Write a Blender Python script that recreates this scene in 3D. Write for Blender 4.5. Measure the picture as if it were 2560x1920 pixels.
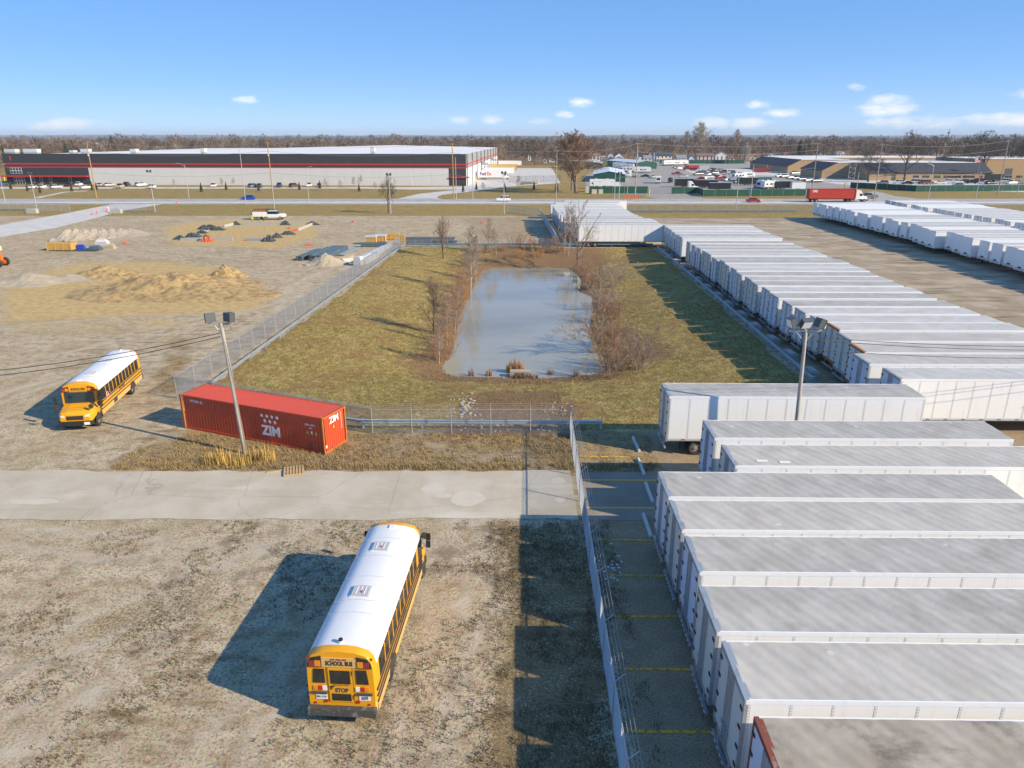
import bpy, math, random
import numpy as np
from mathutils import Vector, Matrix
for _o in list(bpy.data.objects): bpy.data.objects.remove(_o)
SC = bpy.context.scene
COL = SC.collection
R = math.radians
# ------------------------------------------------------------------ camera
CAM_H, FPX, HORIZON = 19.6, 1800.0, 343.0          # metres, focal length and horizon row of a 2560 x 1920 frame
PITCH = math.atan((960 - HORIZON) / FPX)
cam = bpy.data.objects.new('camera', bpy.data.cameras.new('camera'))
COL.objects.link(cam); SC.camera = cam
cam.location = (0, 0, CAM_H); cam.rotation_euler = (math.pi/2 - PITCH, 0, 0)
cam.data.sensor_fit = 'HORIZONTAL'; cam.data.sensor_width = 36.0; cam.data.lens = 36.0 * FPX / 2560
cam.data.clip_start = 0.5; cam.data.clip_end = 40000
# ------------------------------------------------------------------ sun, sky, exposure
SUN_EL = R(29.0); SUN_AZ = math.atan2(-0.41, 0.912)           # direction towards the sun, measured from +x
to_sun = Vector((math.cos(SUN_AZ)*math.cos(SUN_EL), math.sin(SUN_AZ)*math.cos(SUN_EL), math.sin(SUN_EL)))
sun = bpy.data.objects.new('sun', bpy.data.lights.new('sun', 'SUN')); COL.objects.link(sun)
sun.data.energy = 3.1; sun.data.angle = R(0.5); sun.data.color = (1.0, 0.85, 0.62)
sun.rotation_euler = (-to_sun).to_track_quat('-Z', 'Y').to_euler(); sun.location = (60, -40, 60)
W = bpy.data.worlds.new('World'); SC.world = W; W.use_nodes = True
W.cycles.sampling_method = 'MANUAL'; W.cycles.sample_map_resolution = 256
wn, wl = W.node_tree.nodes, W.node_tree.links
wn.clear()
w_out = wn.new('ShaderNodeOutputWorld'); w_bg = wn.new('ShaderNodeBackground'); w_bg.inputs[1].default_value = 0.15
sky = wn.new('ShaderNodeTexSky'); sky.sky_type = 'NISHITA'; sky.sun_disc = False
sky.sun_elevation = SUN_EL; sky.sun_rotation = math.pi/2 - SUN_AZ
sky.altitude = 3000; sky.air_density = 0.42; sky.dust_density = 0.0; sky.ozone_density = 2.0
# small fair-weather clouds low over the horizon: patches of noise round a few bearings, the same all round the sky
w_tc = wn.new('ShaderNodeTexCoord'); w_sep = wn.new('ShaderNodeSeparateXYZ'); wl.new(w_tc.outputs['Generated'], w_sep.inputs[0])
def wm(op, a, b=None, c=None):
    n = wn.new('ShaderNodeMath'); n.operation = op
    for i, v in enumerate((a, b, c)):
        if v is None: continue
        if isinstance(v, (int, float)): n.inputs[i].default_value = v
        else: wl.new(v, n.inputs[i])
    return n.outputs[0]
w_el = wm('MULTIPLY', wm('ARCSINE', w_sep.outputs[2]), 57.2958)
w_az = wm('MULTIPLY', wm('ARCTAN2', w_sep.outputs[0], w_sep.outputs[1]), 57.2958)
w_comb = wn.new('ShaderNodeCombineXYZ'); wl.new(wm('MULTIPLY', w_az, 0.55), w_comb.inputs[0]); wl.new(wm('MULTIPLY', w_el, 1.5), w_comb.inputs[1])
w_nz = wn.new('ShaderNodeTexNoise'); w_nz.inputs['Scale'].default_value = 0.75; w_nz.inputs['Detail'].default_value = 9; w_nz.inputs['Roughness'].default_value = 0.68
wl.new(w_comb.outputs[0], w_nz.inputs['Vector'])
CLOUDS = [(-30.0, 0.7, 3.6, 0.55, .8), (-19.0, 2.45, 1.1, 0.33, .9), (-3.8, 1.2, 1.1, 0.35, .75), (-1.6, 1.25, 1.2, 0.45, .8), (2.3, 1.15, 1.2, 0.3, .7),
          (3.8, 1.6, 1.0, .3, .8), (5.2, 2.4, 1.2, .5, .85), (14.6, 1.0, 1.6, .5, .9), (17.4, 1.0, 1.9, .5, 1.0), (18.0, 2.2, 1.2, .35, .6), (19.2, 1.6, 1.6, .35, .8),
          (26.0, 2.0, 2.2, .8, 1.0), (27.5, 0.9, 3.2, .5, .8), (33.2, 1.0, 3.0, .55, .95), (35.3, 2.6, 2.6, .7, .95), (24, 3.2, .7, .25, .4), (0.6, .2, .8, .3, .6)]
for k in range(-8, 9):
    if abs(k*21 - 0) > 42: CLOUDS.append((k*21.0 + (k*k % 7), 1.2 + (k*5 % 4)*.5, 3.0 + (k % 3), .7, .9))
acc = None
for (az, el, wa, we, amp) in CLOUDS:
    dx = wm('MULTIPLY', wm('SUBTRACT', w_az, az), 1/wa); dy = wm('MULTIPLY', wm('SUBTRACT', w_el, el), 1/we)
    d = wm('MULTIPLY', wm('SUBTRACT', 1.0, wm('ADD', wm('MULTIPLY', dx, dx), wm('MULTIPLY', dy, dy))), amp)
    acc = d if acc is None else wm('MAXIMUM', acc, d)
cl = wm('ADD', wm('MAXIMUM', acc, -0.6), wm('MULTIPLY', wm('SUBTRACT', w_nz.outputs[0], 0.5), 3.0))
w_mr = wn.new('ShaderNodeMapRange'); w_mr.interpolation_type = 'SMOOTHSTEP'
wl.new(cl, w_mr.inputs[0]); w_mr.inputs[1].default_value = 0.0; w_mr.inputs[2].default_value = 1.35; w_mr.inputs[3].default_value = 0; w_mr.inputs[4].default_value = 1.05
w_hue = wn.new('ShaderNodeHueSaturation'); w_hue.inputs['Saturation'].default_value = 2.46; w_hue.inputs['Hue'].default_value = .509; w_hue.inputs['Value'].default_value = 1.88
w_gam = wn.new('ShaderNodeGamma'); w_gam.inputs[1].default_value = 0.3; wl.new(sky.outputs[0], w_gam.inputs[0]); wl.new(w_gam.outputs[0], w_hue.inputs['Color'])
w_mix = wn.new('ShaderNodeMixRGB'); wl.new(w_mr.outputs[0], w_mix.inputs[0]); wl.new(w_hue.outputs[0], w_mix.inputs[1]); w_mix.inputs[2].default_value = (3.5, 3.5, 3.55, 1)
wl.new(w_mix.outputs[0], w_bg.inputs[0]); wl.new(w_bg.outputs[0], w_out.inputs[0])
VS = SC.view_settings
VS.view_transform = 'Standard'; VS.look = 'None'; VS.exposure = 1.17; VS.gamma = 1.0; VS.use_curve_mapping = False
SC.render.engine = 'CYCLES'
SC.cycles.max_bounces = 6; SC.cycles.transparent_max_bounces = 12; SC.cycles.diffuse_bounces = 3; SC.cycles.glossy_bounces = 3
SC.cycles.use_denoising = True; SC.cycles.caustics_reflective = False; SC.cycles.caustics_refractive = False

# ------------------------------------------------------------------ survey: a row and column measured in the 2560 x 1920 photograph -> metres on the ground (or at height z)
def P(px, py, z=0.0):
    u = (px-1280)/FPX; w = (py-960)/FPX
    t = (z-CAM_H)/(-math.sin(PITCH)-w*math.cos(PITCH))
    return (u*t, (math.cos(PITCH)-w*math.sin(PITCH))*t)
def PV(px, py, z=0.0):
    a = P(px, py, z); return Vector((a[0], a[1], z))
def HT(px, py, Y):
    u = (px-1280)/FPX; w = (py-960)/FPX
    t = Y/(math.cos(PITCH)-w*math.sin(PITCH))
    return (u*t, CAM_H+(-math.sin(PITCH)-w*math.cos(PITCH))*t)

# ------------------------------------------------------------------ materials
MATS = {}
def nodes_of(name):
    m = bpy.data.materials.new(name); m.use_nodes = True
    nt = m.node_tree
    return m, nt.nodes, nt.links, nt.nodes['Principled BSDF']
class NT:
    """small helper round one material's node tree"""
    def __init__(s, name):
        s.m, s.n, s.l, s.b = nodes_of(name)
        s.b.inputs['Roughness'].default_value = 0.8
    def new(s, t): return s.n.new(t)
    def put(s, sock, v):
        if isinstance(v, (int, float)): sock.default_value = v
        elif isinstance(v, (tuple, list)): sock.default_value = (*v, 1)[:4] if len(sock.default_value) == 4 else v
        else: s.l.new(v, sock)
    def math(s, op, a, b=None, clamp=False):
        n = s.new('ShaderNodeMath'); n.operation = op; n.use_clamp = clamp
        s.put(n.inputs[0], a)
        if b is not None: s.put(n.inputs[1], b)
        return n.outputs[0]
    def mix(s, f, a, b, mode='MIX'):
        n = s.new('ShaderNodeMixRGB'); n.blend_type = mode
        s.put(n.inputs[0], f); s.put(n.inputs[1], a); s.put(n.inputs[2], b)
        return n.outputs[0]
    def pos(s): 
        return s.new('ShaderNodeNewGeometry').outputs['Position']
    def obj(s): return s.new('ShaderNodeTexCoord').outputs['Object']
    def noise(s, vec, scale, detail=4, rough=.55, dist=0):
        n = s.new('ShaderNodeTexNoise'); s.l.new(vec, n.inputs['Vector']); n.inputs['Scale'].default_value = scale
        n.inputs['Detail'].default_value = detail; n.inputs['Roughness'].default_value = rough; n.inputs['Distortion'].default_value = dist
        return n.outputs[0]
    def vor(s, vec, scale, feat='F1'):
        n = s.new('ShaderNodeTexVoronoi'); s.l.new(vec, n.inputs['Vector']); n.inputs['Scale'].default_value = scale; n.feature = feat
        return n
    def scale(s, vec, v, rot=(0, 0, 0), loc=(0, 0, 0)):
        n = s.new('ShaderNodeMapping'); s.l.new(vec, n.inputs['Vector']); n.inputs['Scale'].default_value = v; n.inputs['Rotation'].default_value = rot; n.inputs['Location'].default_value = loc
        return n.outputs[0]
    def ramp(s, f, lo, hi, a=0.0, b=1.0):
        n = s.new('ShaderNodeMapRange'); n.interpolation_type = 'SMOOTHSTEP'
        s.put(n.inputs[0], f); n.inputs[1].default_value = lo; n.inputs[2].default_value = hi; n.inputs[3].default_value = a; n.inputs[4].default_value = b
        return n.outputs[0]
    def attr(s, name):
        n = s.new('ShaderNodeAttribute'); n.attribute_name = name
        q = s.new('ShaderNodeSeparateColor'); s.l.new(n.outputs['Color'], q.inputs[0])
        return q.outputs
    def bump(s, h, strength=.3, dist=.05):
        n = s.new('ShaderNodeBump'); n.inputs['Strength'].default_value = strength; n.inputs['Distance'].default_value = dist
        s.l.new(h, n.inputs['Height']); s.l.new(n.outputs[0], s.b.inputs['Normal'])
    def col(s, v): s.put(s.b.inputs['Base Color'], v)

def mat(name, col, rough=.6, metal=0.0, var=.12, vscale=1.5, dark=None, dscale=.6, dlo=.55, dhi=.75, bump=0, bscale=20, local=False, spec=.5):
    """painted or plain surface: uneven tone, optional second (dirt or rust) colour in noise patches, optional fine bump"""
    if name in MATS: return MATS[name]
    t = NT(name)
    v = t.obj() if local else t.pos()
    lo = tuple(c*(1-var) for c in col); hi = tuple(min(1, c*(1+var*.6)) for c in col)
    c = t.mix(t.noise(v, vscale, 5), lo, hi) if var else col
    if dark: c = t.mix(t.ramp(t.noise(v, dscale, 6, .65), dlo, dhi), c, dark)
    t.col(c)
    t.b.inputs['Roughness'].default_value = rough; t.b.inputs['Metallic'].default_value = metal; t.b.inputs['Specular IOR Level'].default_value = spec
    if bump: t.bump(t.noise(v, bscale, 4), bump, .02)
    MATS[name] = t.m
    return t.m

# ------------------------------------------------------------------ mesh builder and scene graph
class MB:
    def __init__(s): s.v = []; s.f = []; s.mi = []
    def face(s, pts, m=0):
        n = len(s.v); s.v.extend([tuple(p) for p in pts]); s.f.append(tuple(range(n, n+len(pts)))); s.mi.append(m); return s
    def box(s, x0, x1, y0, y1, z0, z1, m=0, M=None):
        n = len(s.v)
        vs = [(x0, y0, z0), (x1, y0, z0), (x1, y1, z0), (x0, y1, z0), (x0, y0, z1), (x1, y0, z1), (x1, y1, z1), (x0, y1, z1)]
        if M is not None: vs = [tuple(M @ Vector(q)) for q in vs]
        s.v.extend(vs)
        for f in ((0, 3, 2, 1), (4, 5, 6, 7), (0, 1, 5, 4), (1, 2, 6, 5), (2, 3, 7, 6), (3, 0, 4, 7)):
            s.f.append(tuple(n+i for i in f)); s.mi.append(m)
        return s
    def loft(s, rings, m=0, cap=True, capm=None, ms=None):
        """rings: lists of equally many points (closed sections); joins them, ms = material for each side"""
        n = len(s.v); k = len(rings[0])
        for r in rings: s.v.extend([tuple(p) for p in r])
        for i in range(len(rings)-1):
            for j in range(k):
                a, b = n+i*k+j, n+i*k+(j+1) % k
                s.f.append((a, b, b+k, a+k)); s.mi.append(ms[j] if ms else m)
        if cap:
            s.f.append(tuple(n+j for j in range(k))[::-1]); s.mi.append(m if capm is None else capm)
            e = n+(len(rings)-1)*k
            s.f.append(tuple(e+j for j in range(k))); s.mi.append(m if capm is None else capm)
        return s
    def extrude(s, pts, axis, a, b, m=0, capm=None):
        """closed 2-D outline swept along an axis ('x','y','z') from a to b"""
        def at(p, t):
            return (t, p[0], p[1]) if axis == 'x' else (p[0], t, p[1]) if axis == 'y' else (p[0], p[1], t)
        return s.loft([[at(p, a) for p in pts], [at(p, b) for p in pts]], m, True, capm)
    def tube(s, p0, p1, r0, r1=None, n=6, m=0, cap=True):
        p0 = Vector(p0); p1 = Vector(p1); r1 = r0 if r1 is None else r1
        d = (p1-p0).normalized(); a = d.orthogonal().normalized(); b = d.cross(a)
        ring = lambda c, r: [c+a*(r*math.cos(2*math.pi*i/n))+b*(r*math.sin(2*math.pi*i/n)) for i in range(n)]
        return s.loft([ring(p0, r0), ring(p1, r1)], m, cap)
    def path(s, pts, r, n=5, m=0):
        pts = [Vector(p) for p in pts]; rings = []
        rr = r if isinstance(r, (list, tuple)) else [r]*len(pts)
        for i, p in enumerate(pts):
            d = (pts[min(i+1, len(pts)-1)]-pts[max(i-1, 0)]).normalized()
            a = d.cross(Vector((0, 0, 1))) if abs(d.z) < .95 else d.cross(Vector((1, 0, 0)))
            a.normalize(); b = d.cross(a)
            rings.append([p+a*(rr[i]*math.cos(2*math.pi*j/n))+b*(rr[i]*math.sin(2*math.pi*j/n)) for j in range(n)])
        return s.loft(rings, m, True)
    def disc(s, c, axis, r, w, n=16, m=0, capm=None):
        """short cylinder centred at c along axis"""
        e = {'x': Vector((1, 0, 0)), 'y': Vector((0, 1, 0)), 'z': Vector((0, 0, 1))}[axis]; c = Vector(c)
        a = e.orthogonal().normalized(); b = e.cross(a)
        ring = lambda q: [q+a*(r*math.cos(2*math.pi*i/n))+b*(r*math.sin(2*math.pi*i/n)) for i in range(n)]
        return s.loft([ring(c-e*w/2), ring(c+e*w/2)], m, True, capm)
    def mesh(s, name, mats, smooth=False):
        me = bpy.data.meshes.new(name); me.from_pydata(s.v, [], s.f)
        for x in (mats if isinstance(mats, (list, tuple)) else [mats]): me.materials.append(x)
        if any(s.mi): me.polygons.foreach_set('material_index', s.mi)
        if smooth: me.polygons.foreach_set('use_smooth', [True]*len(s.f))
        me.update(); return me

def link(name, data, parent=None, loc=(0, 0, 0), rot=(0, 0, 0), scl=None):
    o = bpy.data.objects.new(name, data); COL.objects.link(o)
    if parent is not None: o.parent = parent
    o.location = loc; o.rotation_euler = rot
    if scl is not None: o.scale = scl if isinstance(scl, (tuple, list)) else (scl, scl, scl)
    return o
def tag(o, label, cat, group=None):
    o['label'] = label; o['category'] = cat
    if group: o['group'] = group
    return o
def struct(name, data, loc=(0, 0, 0), rot=(0, 0, 0)):
    o = link(name, data, None, loc, rot); o['kind'] = 'structure'; return o
def stuff(o): o['kind'] = 'stuff'; return o
class Pt:
    """a part kept in a kit: mesh, place in its thing, sub-parts"""
    def __init__(s, name, mesh, loc=(0, 0, 0), rot=(0, 0, 0), kids=(), label=None, slot=None):
        s.name, s.mesh, s.loc, s.rot, s.kids, s.label, s.slot = name, mesh, loc, rot, kids, label, slot
def put_part(p, parent, over=None, lab=None):
    o = link(p.name, p.mesh, parent, p.loc, p.rot)
    if p.label: o['label'] = p.label
    if over and p.slot in over:                                # this copy's own paint
        o.material_slots[0].link = 'OBJECT'; o.material_slots[0].material = over[p.slot]
    for k in p.kids: put_part(k, o, over)
    return o
def place(kit, name, label, cat, loc, rz=0.0, group=None, over=None, scl=None, rot=None):
    o = link(name, None, None, loc, rot or (0, 0, rz), scl); o.empty_display_size = .3
    tag(o, label, cat, group)
    for p in kit: put_part(p, o, over)
    return o
ORD = ['zeroth', 'first', 'second', 'third', 'fourth', 'fifth', 'sixth', 'seventh', 'eighth', 'ninth', 'tenth', 'eleventh', 'twelfth', 'thirteenth', 'fourteenth', 'fifteenth', 'sixteenth', 'seventeenth', 'eighteenth', 'nineteenth', 'twentieth']
ORD += ['twenty-'+o for o in ORD[1:10]] + ['thirtieth'] + ['thirty-'+o for o in ORD[1:10]]
def text_mesh(txt, size, m, depth=.004, bold=0.0, sx=1.0, shear=0.0, space=1.0):
    """lettering in the x-z plane, centred, facing -y"""
    c = bpy.data.curves.new('lettering', 'FONT'); c.body = txt; c.size = size; c.extrude = depth; c.offset = bold; c.align_x = 'CENTER'; c.align_y = 'CENTER'; c.shear = shear; c.space_character = space
    c.resolution_u = 3
    o = bpy.data.objects.new('lettering', c); COL.objects.link(o)
    bpy.context.view_layer.update()
    me = bpy.data.meshes.new_from_object(o.evaluated_get(bpy.context.evaluated_depsgraph_get()))
    bpy.data.objects.remove(o); bpy.data.curves.remove(c)
    me.transform(Matrix.Rotation(math.pi/2, 4, 'X') @ Matrix.Diagonal((sx, 1, 1, 1)))
    me.materials.clear(); me.materials.append(m)
    return me
# ================================================================== THE LARGE STRUCTURE: ground, pond, roads
rng = np.random.default_rng(7)
_perm = rng.random((256, 256))
def vnoise(x, y):
    xi = np.floor(x).astype(int); yi = np.floor(y).astype(int); fx = x-xi; fy = y-yi
    fx = fx*fx*(3-2*fx); fy = fy*fy*(3-2*fy)
    g = lambda i, j: _perm[i % 256, j % 256]
    return (g(xi, yi)*(1-fx)+g(xi+1, yi)*fx)*(1-fy)+(g(xi, yi+1)*(1-fx)+g(xi+1, yi+1)*fx)*fy
def fbm(x, y, o=4):
    s = 0; a = .5
    for k in range(o): s = s+a*vnoise(x*2**k+17*k, y*2**k+31*k); a *= .5
    return s
def seg_dist(px, py, poly):
    d = np.full(px.shape, 1e9)
    for (x0, y0), (x1, y1) in zip(poly, poly[1:]+poly[:1]):
        vx, vy = x1-x0, y1-y0; t = np.clip(((px-x0)*vx+(py-y0)*vy)/(vx*vx+vy*vy+1e-9), 0, 1)
        d = np.minimum(d, np.hypot(px-x0-t*vx, py-y0-t*vy))
    return d
def inside(px, py, poly):
    c = np.zeros(px.shape, bool)
    for (x0, y0), (x1, y1) in zip(poly, poly[1:]+poly[:1]):
        if y0 == y1: continue
        c ^= ((y0 > py) != (y1 > py)) & (px < (x1-x0)*(py-y0)/(y1-y0)+x0)
    return c
def zone(px, py, poly, soft=.6):
    """1 inside, 0 outside, soft edge"""
    d = seg_dist(px, py, poly); s = np.where(inside(px, py, poly), d, -d)
    return np.clip(.5+s/(2*soft), 0, 1)
WATER_Z = -2.0
POND = [P(1000+a/3.16, 500+b/3.16, WATER_Z) for a, b in [(338, 1308), (365, 1362), (445, 1390), (700, 1397), (880, 1402), (1150, 1404), (1350, 1392), (1530, 1372), (1612, 1345), (1590, 1240), (1545, 1170), (1500, 1080), (1492, 980),
        (1520, 880), (1505, 765), (1400, 722), (1432, 640), (1385, 585), (1330, 545), (1180, 536), (1000, 534), (850, 536), (720, 541), (645, 590), (600, 660), (560, 770), (500, 850), (470, 950), (440, 1030), (428, 1100), (440, 1195), (400, 1250)]]
RIM = [(-25.2, 55.5), (-22.5, 92), (-20.6, 134), (-18, 136.5), (26.3, 135.5), (26.0, 110), (25.4, 80), (24.6, 56), (22, 48.2), (8, 47.2), (-10, 47.2), (-15, 48.5), (-22.5, 52.2)]
def terrain(x, y):
    z = np.zeros(x.shape)
    m = inside(x, y, RIM)
    dr = seg_dist(x, y, RIM); dw = seg_dist(x, y, POND); wet = inside(x, y, POND)
    t = dw/(dw+dr+1e-6)
    h = WATER_Z*(1-t)**1.35 + .14*(fbm(x*.5, y*.5)-.45)*np.minimum(1, dr/2)*np.minimum(1, dw/1.0)
    h = np.where(wet, WATER_Z-.1-np.minimum(dw*.25, .6), h)
    z = np.where(m, h, z)
    return z
def ter(x, y): return float(terrain(np.array([float(x)]), np.array([float(y)]))[0])
def lattice(*parts):
    return np.concatenate([np.arange(a, b, s) for a, b, s in parts])
gx = lattice((-12000, -2000, 1000), (-2000, -400, 200), (-400, -140, 20), (-140, -60, 2.5), (-60, 32, .5), (32, 130, 2.5), (130, 400, 20), (400, 2000, 200), (2000, 12001, 1000))
gy = lattice((-60, 8, 8), (8, 140, .5), (140, 320, 2.5), (320, 700, 20), (700, 2000, 100), (2000, 16001, 1000))
GX, GY = np.meshgrid(gx, gy)
fx, fy = GX.ravel(), GY.ravel()
GZ = terrain(fx, fy)
nx, ny = len(gx), len(gy)
idx = (np.arange(ny-1)[:, None]*nx+np.arange(nx-1)[None, :]).ravel()
quads = np.stack([idx, idx+1, idx+1+nx, idx+nx], 1)
me = bpy.data.meshes.new('ground')
me.vertices.add(len(fx)); me.vertices.foreach_set('co', np.stack([fx, fy, GZ], 1).ravel())
me.loops.add(quads.size); me.loops.foreach_set('vertex_index', quads.ravel())
me.polygons.add(len(quads)); me.polygons.foreach_set('loop_start', np.arange(0, quads.size, 4)); me.polygons.foreach_set('loop_total', np.full(len(quads), 4))
me.update(); me.validate()
me.polygons.foreach_set('use_smooth', [True]*len(quads))
# ---- what covers the ground where (weights painted per vertex; the shader breaks the edges up)
n1 = fbm(fx*.12, fy*.12); n2 = fbm(fx*.4+50, fy*.4)
jx, jy = fx+(n2-.5)*3, fy+(n1-.5)*3
dw = seg_dist(fx, fy, POND)
basin = inside(fx, fy, RIM)
grass = np.maximum(basin*1.0, np.clip((fy-193-(fx < 8)*0+(fx > 8)*6-(fx+40)*.0)/1.5, 0, 1))
grass = np.maximum(grass, zone(jx, jy, [P(1560, 1000), P(1690, 1060), P(1660, 985), P(1480, 960)], 1)*.9)
litter = basin*np.clip(1.25-dw/(2.6+5*n1), 0, 1)*np.where(fx < 0, 1.0, .9)
litter = np.maximum(litter, basin*np.clip((fy-121)/3, 0, 1)*np.clip((fx+8)/6, 0, 1)*np.clip((20-fx)/5, 0, 1)*.95)
litter = np.maximum(litter, zone(jx, jy, [(9.5, 66), (16, 68), (15, 78), (12, 84), (9, 80)], 2))
litter = np.maximum(litter, zone(jx, jy, [(-4.5, 46), (-3.5, 57), (0, 59.5), (4.2, 57.5), (5, 50), (4.5, 46)], .8))
litter = np.maximum(litter, np.clip((fy-530)/40, 0, 1)*.95)
clay = zone(jx, jy, [P(30, 700), P(200, 655), P(420, 655), P(570, 668), P(640, 720), P(700, 735), P(640, 775), P(420, 790), P(150, 800), P(0, 810), P(0, 760)], 2.5)
clay = np.maximum(clay, zone(jx, jy, [P(405, 566), P(560, 548), P(790, 552), P(800, 590), P(700, 622), P(430, 612)], 2))
clay = np.maximum(clay, .8*zone(jx, jy, [P(0, 820), P(120, 790), P(500, 800), P(430, 830), P(150, 850)], 3)*n2*1.6)
asph = zone(fx, fy, [(4.1, -50), (4.1, 46.4), (9, 47), (23, 48), (25.5, 54), (26.2, 80), (27, 136), (30, 138), (60, 138), (60, -50)], .35)
asph = np.maximum(asph, zone(jx, jy, [P(1350, 545), P(1362, 602), P(1470, 602), P(1480, 545)], 1))
yard = zone(fx, fy, [(44, 20), (44, 138), (30, 138), (29, 197), (75, 199), (200, 200), (300, 20)], 1.5)
asph = np.maximum(asph*(1-yard), yard*.0)
dry = zone(jx, jy, [(-25, 40.3), (-25, 46), (-19, 50), (-10, 48), (4.2, 47.2), (9, 46.6), (9, 40.3)], .7)
dry = np.maximum(dry, .8*zone(jx, jy, [P(330, 985), P(470, 985), P(475, 860), P(430, 830), P(380, 930)], 1.5))
dry = np.maximum(dry, zone(jx, jy, [(-24.6, 54), (-19, 137), (-17, 137), (-22.5, 54)], .4)*.9)
weed = np.clip((fbm(fx*.09+9, fy*.09)-.47)*7, 0, 1)*.55
weed = np.maximum(weed, zone(jx, jy, [(-18.5, 22), (-12, 25), (-10.5, 29), (-14, 31), (-20, 27)], 2.5)*.85)
weed = np.maximum(weed, zone(jx, jy, [(-3.5, 8), (-1.2, 14), (-.7, 24), (-1.2, 34), (3.9, 34), (3.6, 8)], .7)*1.0)
weed = np.maximum(weed, zone(jx, jy, [(-4, 22), (-2, 22), (-1.6, 33), (-3.4, 32)], .7)*.55)
weed = np.maximum(weed, zone(jx, jy, [(-12, 8), (-17, 17), (-13, 19), (-8, 13)], 1.5)*.6)
weed = np.maximum(weed, zone(jx, jy, [P(1120, 545), P(1350, 540), P(1370, 600), P(1180, 600)], 3)*.8)
weed = np.maximum(weed, zone(jx, jy, [P(820, 590), P(1120, 560), P(1120, 600)], 4)*.35)
TRK = [[(-40, 12), (-24, 20), (-14, 29), (-8, 36)], [(-30, 33), (-16, 31), (-6, 30), (-1, 27)], [(-9, 8), (-9.5, 18), (-7, 27), (-2.5, 33)], [(-22, 9), (-17, 20), (-13, 33)], [(-60, 52), (-44, 60), (-38, 74), (-30, 90), (-27, 120)], [(-70, 66), (-50, 78), (-34, 84), (-29, 100)], [(-48, 44), (-36, 62), (-30, 70), (-29, 110)], [(-60, 112), (-40, 108), (-28, 118), (-26, 150), (-5, 175)], [(-90, 140), (-60, 125), (-40, 128), (-30, 140)], [(-50, 190), (-30, 170), (-26, 150)], [(-3.2, 8), (-2.9, 20), (-2.6, 34)], [(-75, 95), (-55, 92), (-45, 88)], [(-20, 188), (-5, 165), (4, 150)]]
trk = np.zeros(fx.shape)
for tr_ in TRK:
    dd = np.full(fx.shape, 1e9)
    for (x0, y0), (x1, y1) in zip(tr_, tr_[1:]):
        vx, vy = x1-x0, y1-y0; q_ = np.clip(((jx-x0)*vx+(jy-y0)*vy)/(vx*vx+vy*vy), 0, 1); dd = np.minimum(dd, np.hypot(jx-x0-q_*vx, jy-y0-q_*vy))
    trk = np.maximum(trk, np.exp(-((dd-.95)/.38)**2))
for nm, ch in (('cover_a', (grass, clay, litter)), ('cover_b', (asph, dry, weed)), ('cover_c', (yard, basin*1.0, trk))):
    a = me.color_attributes.new(nm, 'FLOAT_COLOR', 'POINT')
    c = np.ones((len(fx), 4), np.float32)
    for k in range(3): c[:, k] = np.clip(ch[k], 0, 1)
    a.data.foreach_set('color', c.ravel())
# ---- ground shader
t = NT('ground_cover'); v = t.pos()
A_, B_, C_ = t.attr('cover_a'), t.attr('cover_b'), t.attr('cover_c')
nb = t.noise(v, .22, 6, .6); nm_ = t.noise(v, 1.1, 6, .62); nf = t.noise(v, 6.5, 5, .65); nff = t.noise(v, 26, 3, .7)
st = t.noise(t.scale(v, (.35, 1.3, 1), (0, 0, .35)), 1.0, 5, .65)
pebble = t.vor(v, 17); n15 = t.noise(v, 13, 5, .75)
# gravel and bare dirt
gravel = t.mix(t.ramp(nb, .35, .65), (.56, .45, .285), (.72, .60, .425))
gravel = t.mix(t.ramp(nm_, .42, .68), gravel, (.42, .31, .175))
gravel = t.mix(t.math('MULTIPLY', t.ramp(nf, .48, .62), .62), gravel, (.21, .155, .09))
gravel = t.mix(t.math('MULTIPLY', t.ramp(nff, .5, .68), .5), gravel, (.74, .65, .50))
gravel = t.mix(t.math('MULTIPLY', t.ramp(n15, .50, .62), .55), gravel, (.20, .145, .085))
gravel = t.mix(t.math('MULTIPLY', t.math('MULTIPLY', t.ramp(st, .50, .64), t.ramp(t.math('MULTIPLY', t.noise(v, .05, 2), 1.0), .42, .58)), .75), gravel, (.24, .165, .09))
clod = t.vor(t.scale(v, (1, 1.5, 1), (0, 0, .5)), 3.2)
gravel = t.mix(t.math('MULTIPLY', t.math('MULTIPLY', t.ramp(clod.outputs['Distance'], .10, .26, 1, 0), t.ramp(t.math('ADD', nb, t.math('MULTIPLY', B_[2], .25)), .46, .62)), .7), gravel, (.13, .10, .065))
gravel = t.mix(t.ramp(pebble.outputs['Distance'], .0, .6), gravel, t.mix(.35, gravel, pebble.outputs['Color'], 'MULTIPLY'))
trm = t.math('MULTIPLY', C_[2], t.ramp(nm_, .35, .6))
gravel = t.mix(t.math('MULTIPLY', trm, .8), gravel, t.mix(t.ramp(nb, .45, .6), (.60, .53, .43), (.24, .19, .135)))
wd = t.ramp(t.math('ADD', t.math('MULTIPLY', B_[2], .52), t.math('ADD', t.math('MULTIPLY', nf, .55), t.math('MULTIPLY', n15, .65))), .96, 1.10)
gravel = t.mix(t.math('MULTIPLY', wd, .85), gravel, t.mix(nff, (.13, .092, .042), (.27, .195, .095)))
# the lorry yard: tan hardstanding with long dark drag marks
yv = t.noise(t.scale(v, (.10, .55, 1)), 1.0, 6, .65)
yardc = t.mix(t.ramp(nb, .4, .65), (.36, .29, .20), (.48, .405, .30))
yardc = t.mix(t.math('MULTIPLY', t.ramp(nff, .45, .7), .4), yardc, (.15, .13, .11))
yardc = t.mix(t.math('MULTIPLY', t.ramp(yv, .50, .66), .85), yardc, (.17, .12, .075))
gravel = t.mix(C_[0], gravel, yardc)
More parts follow.
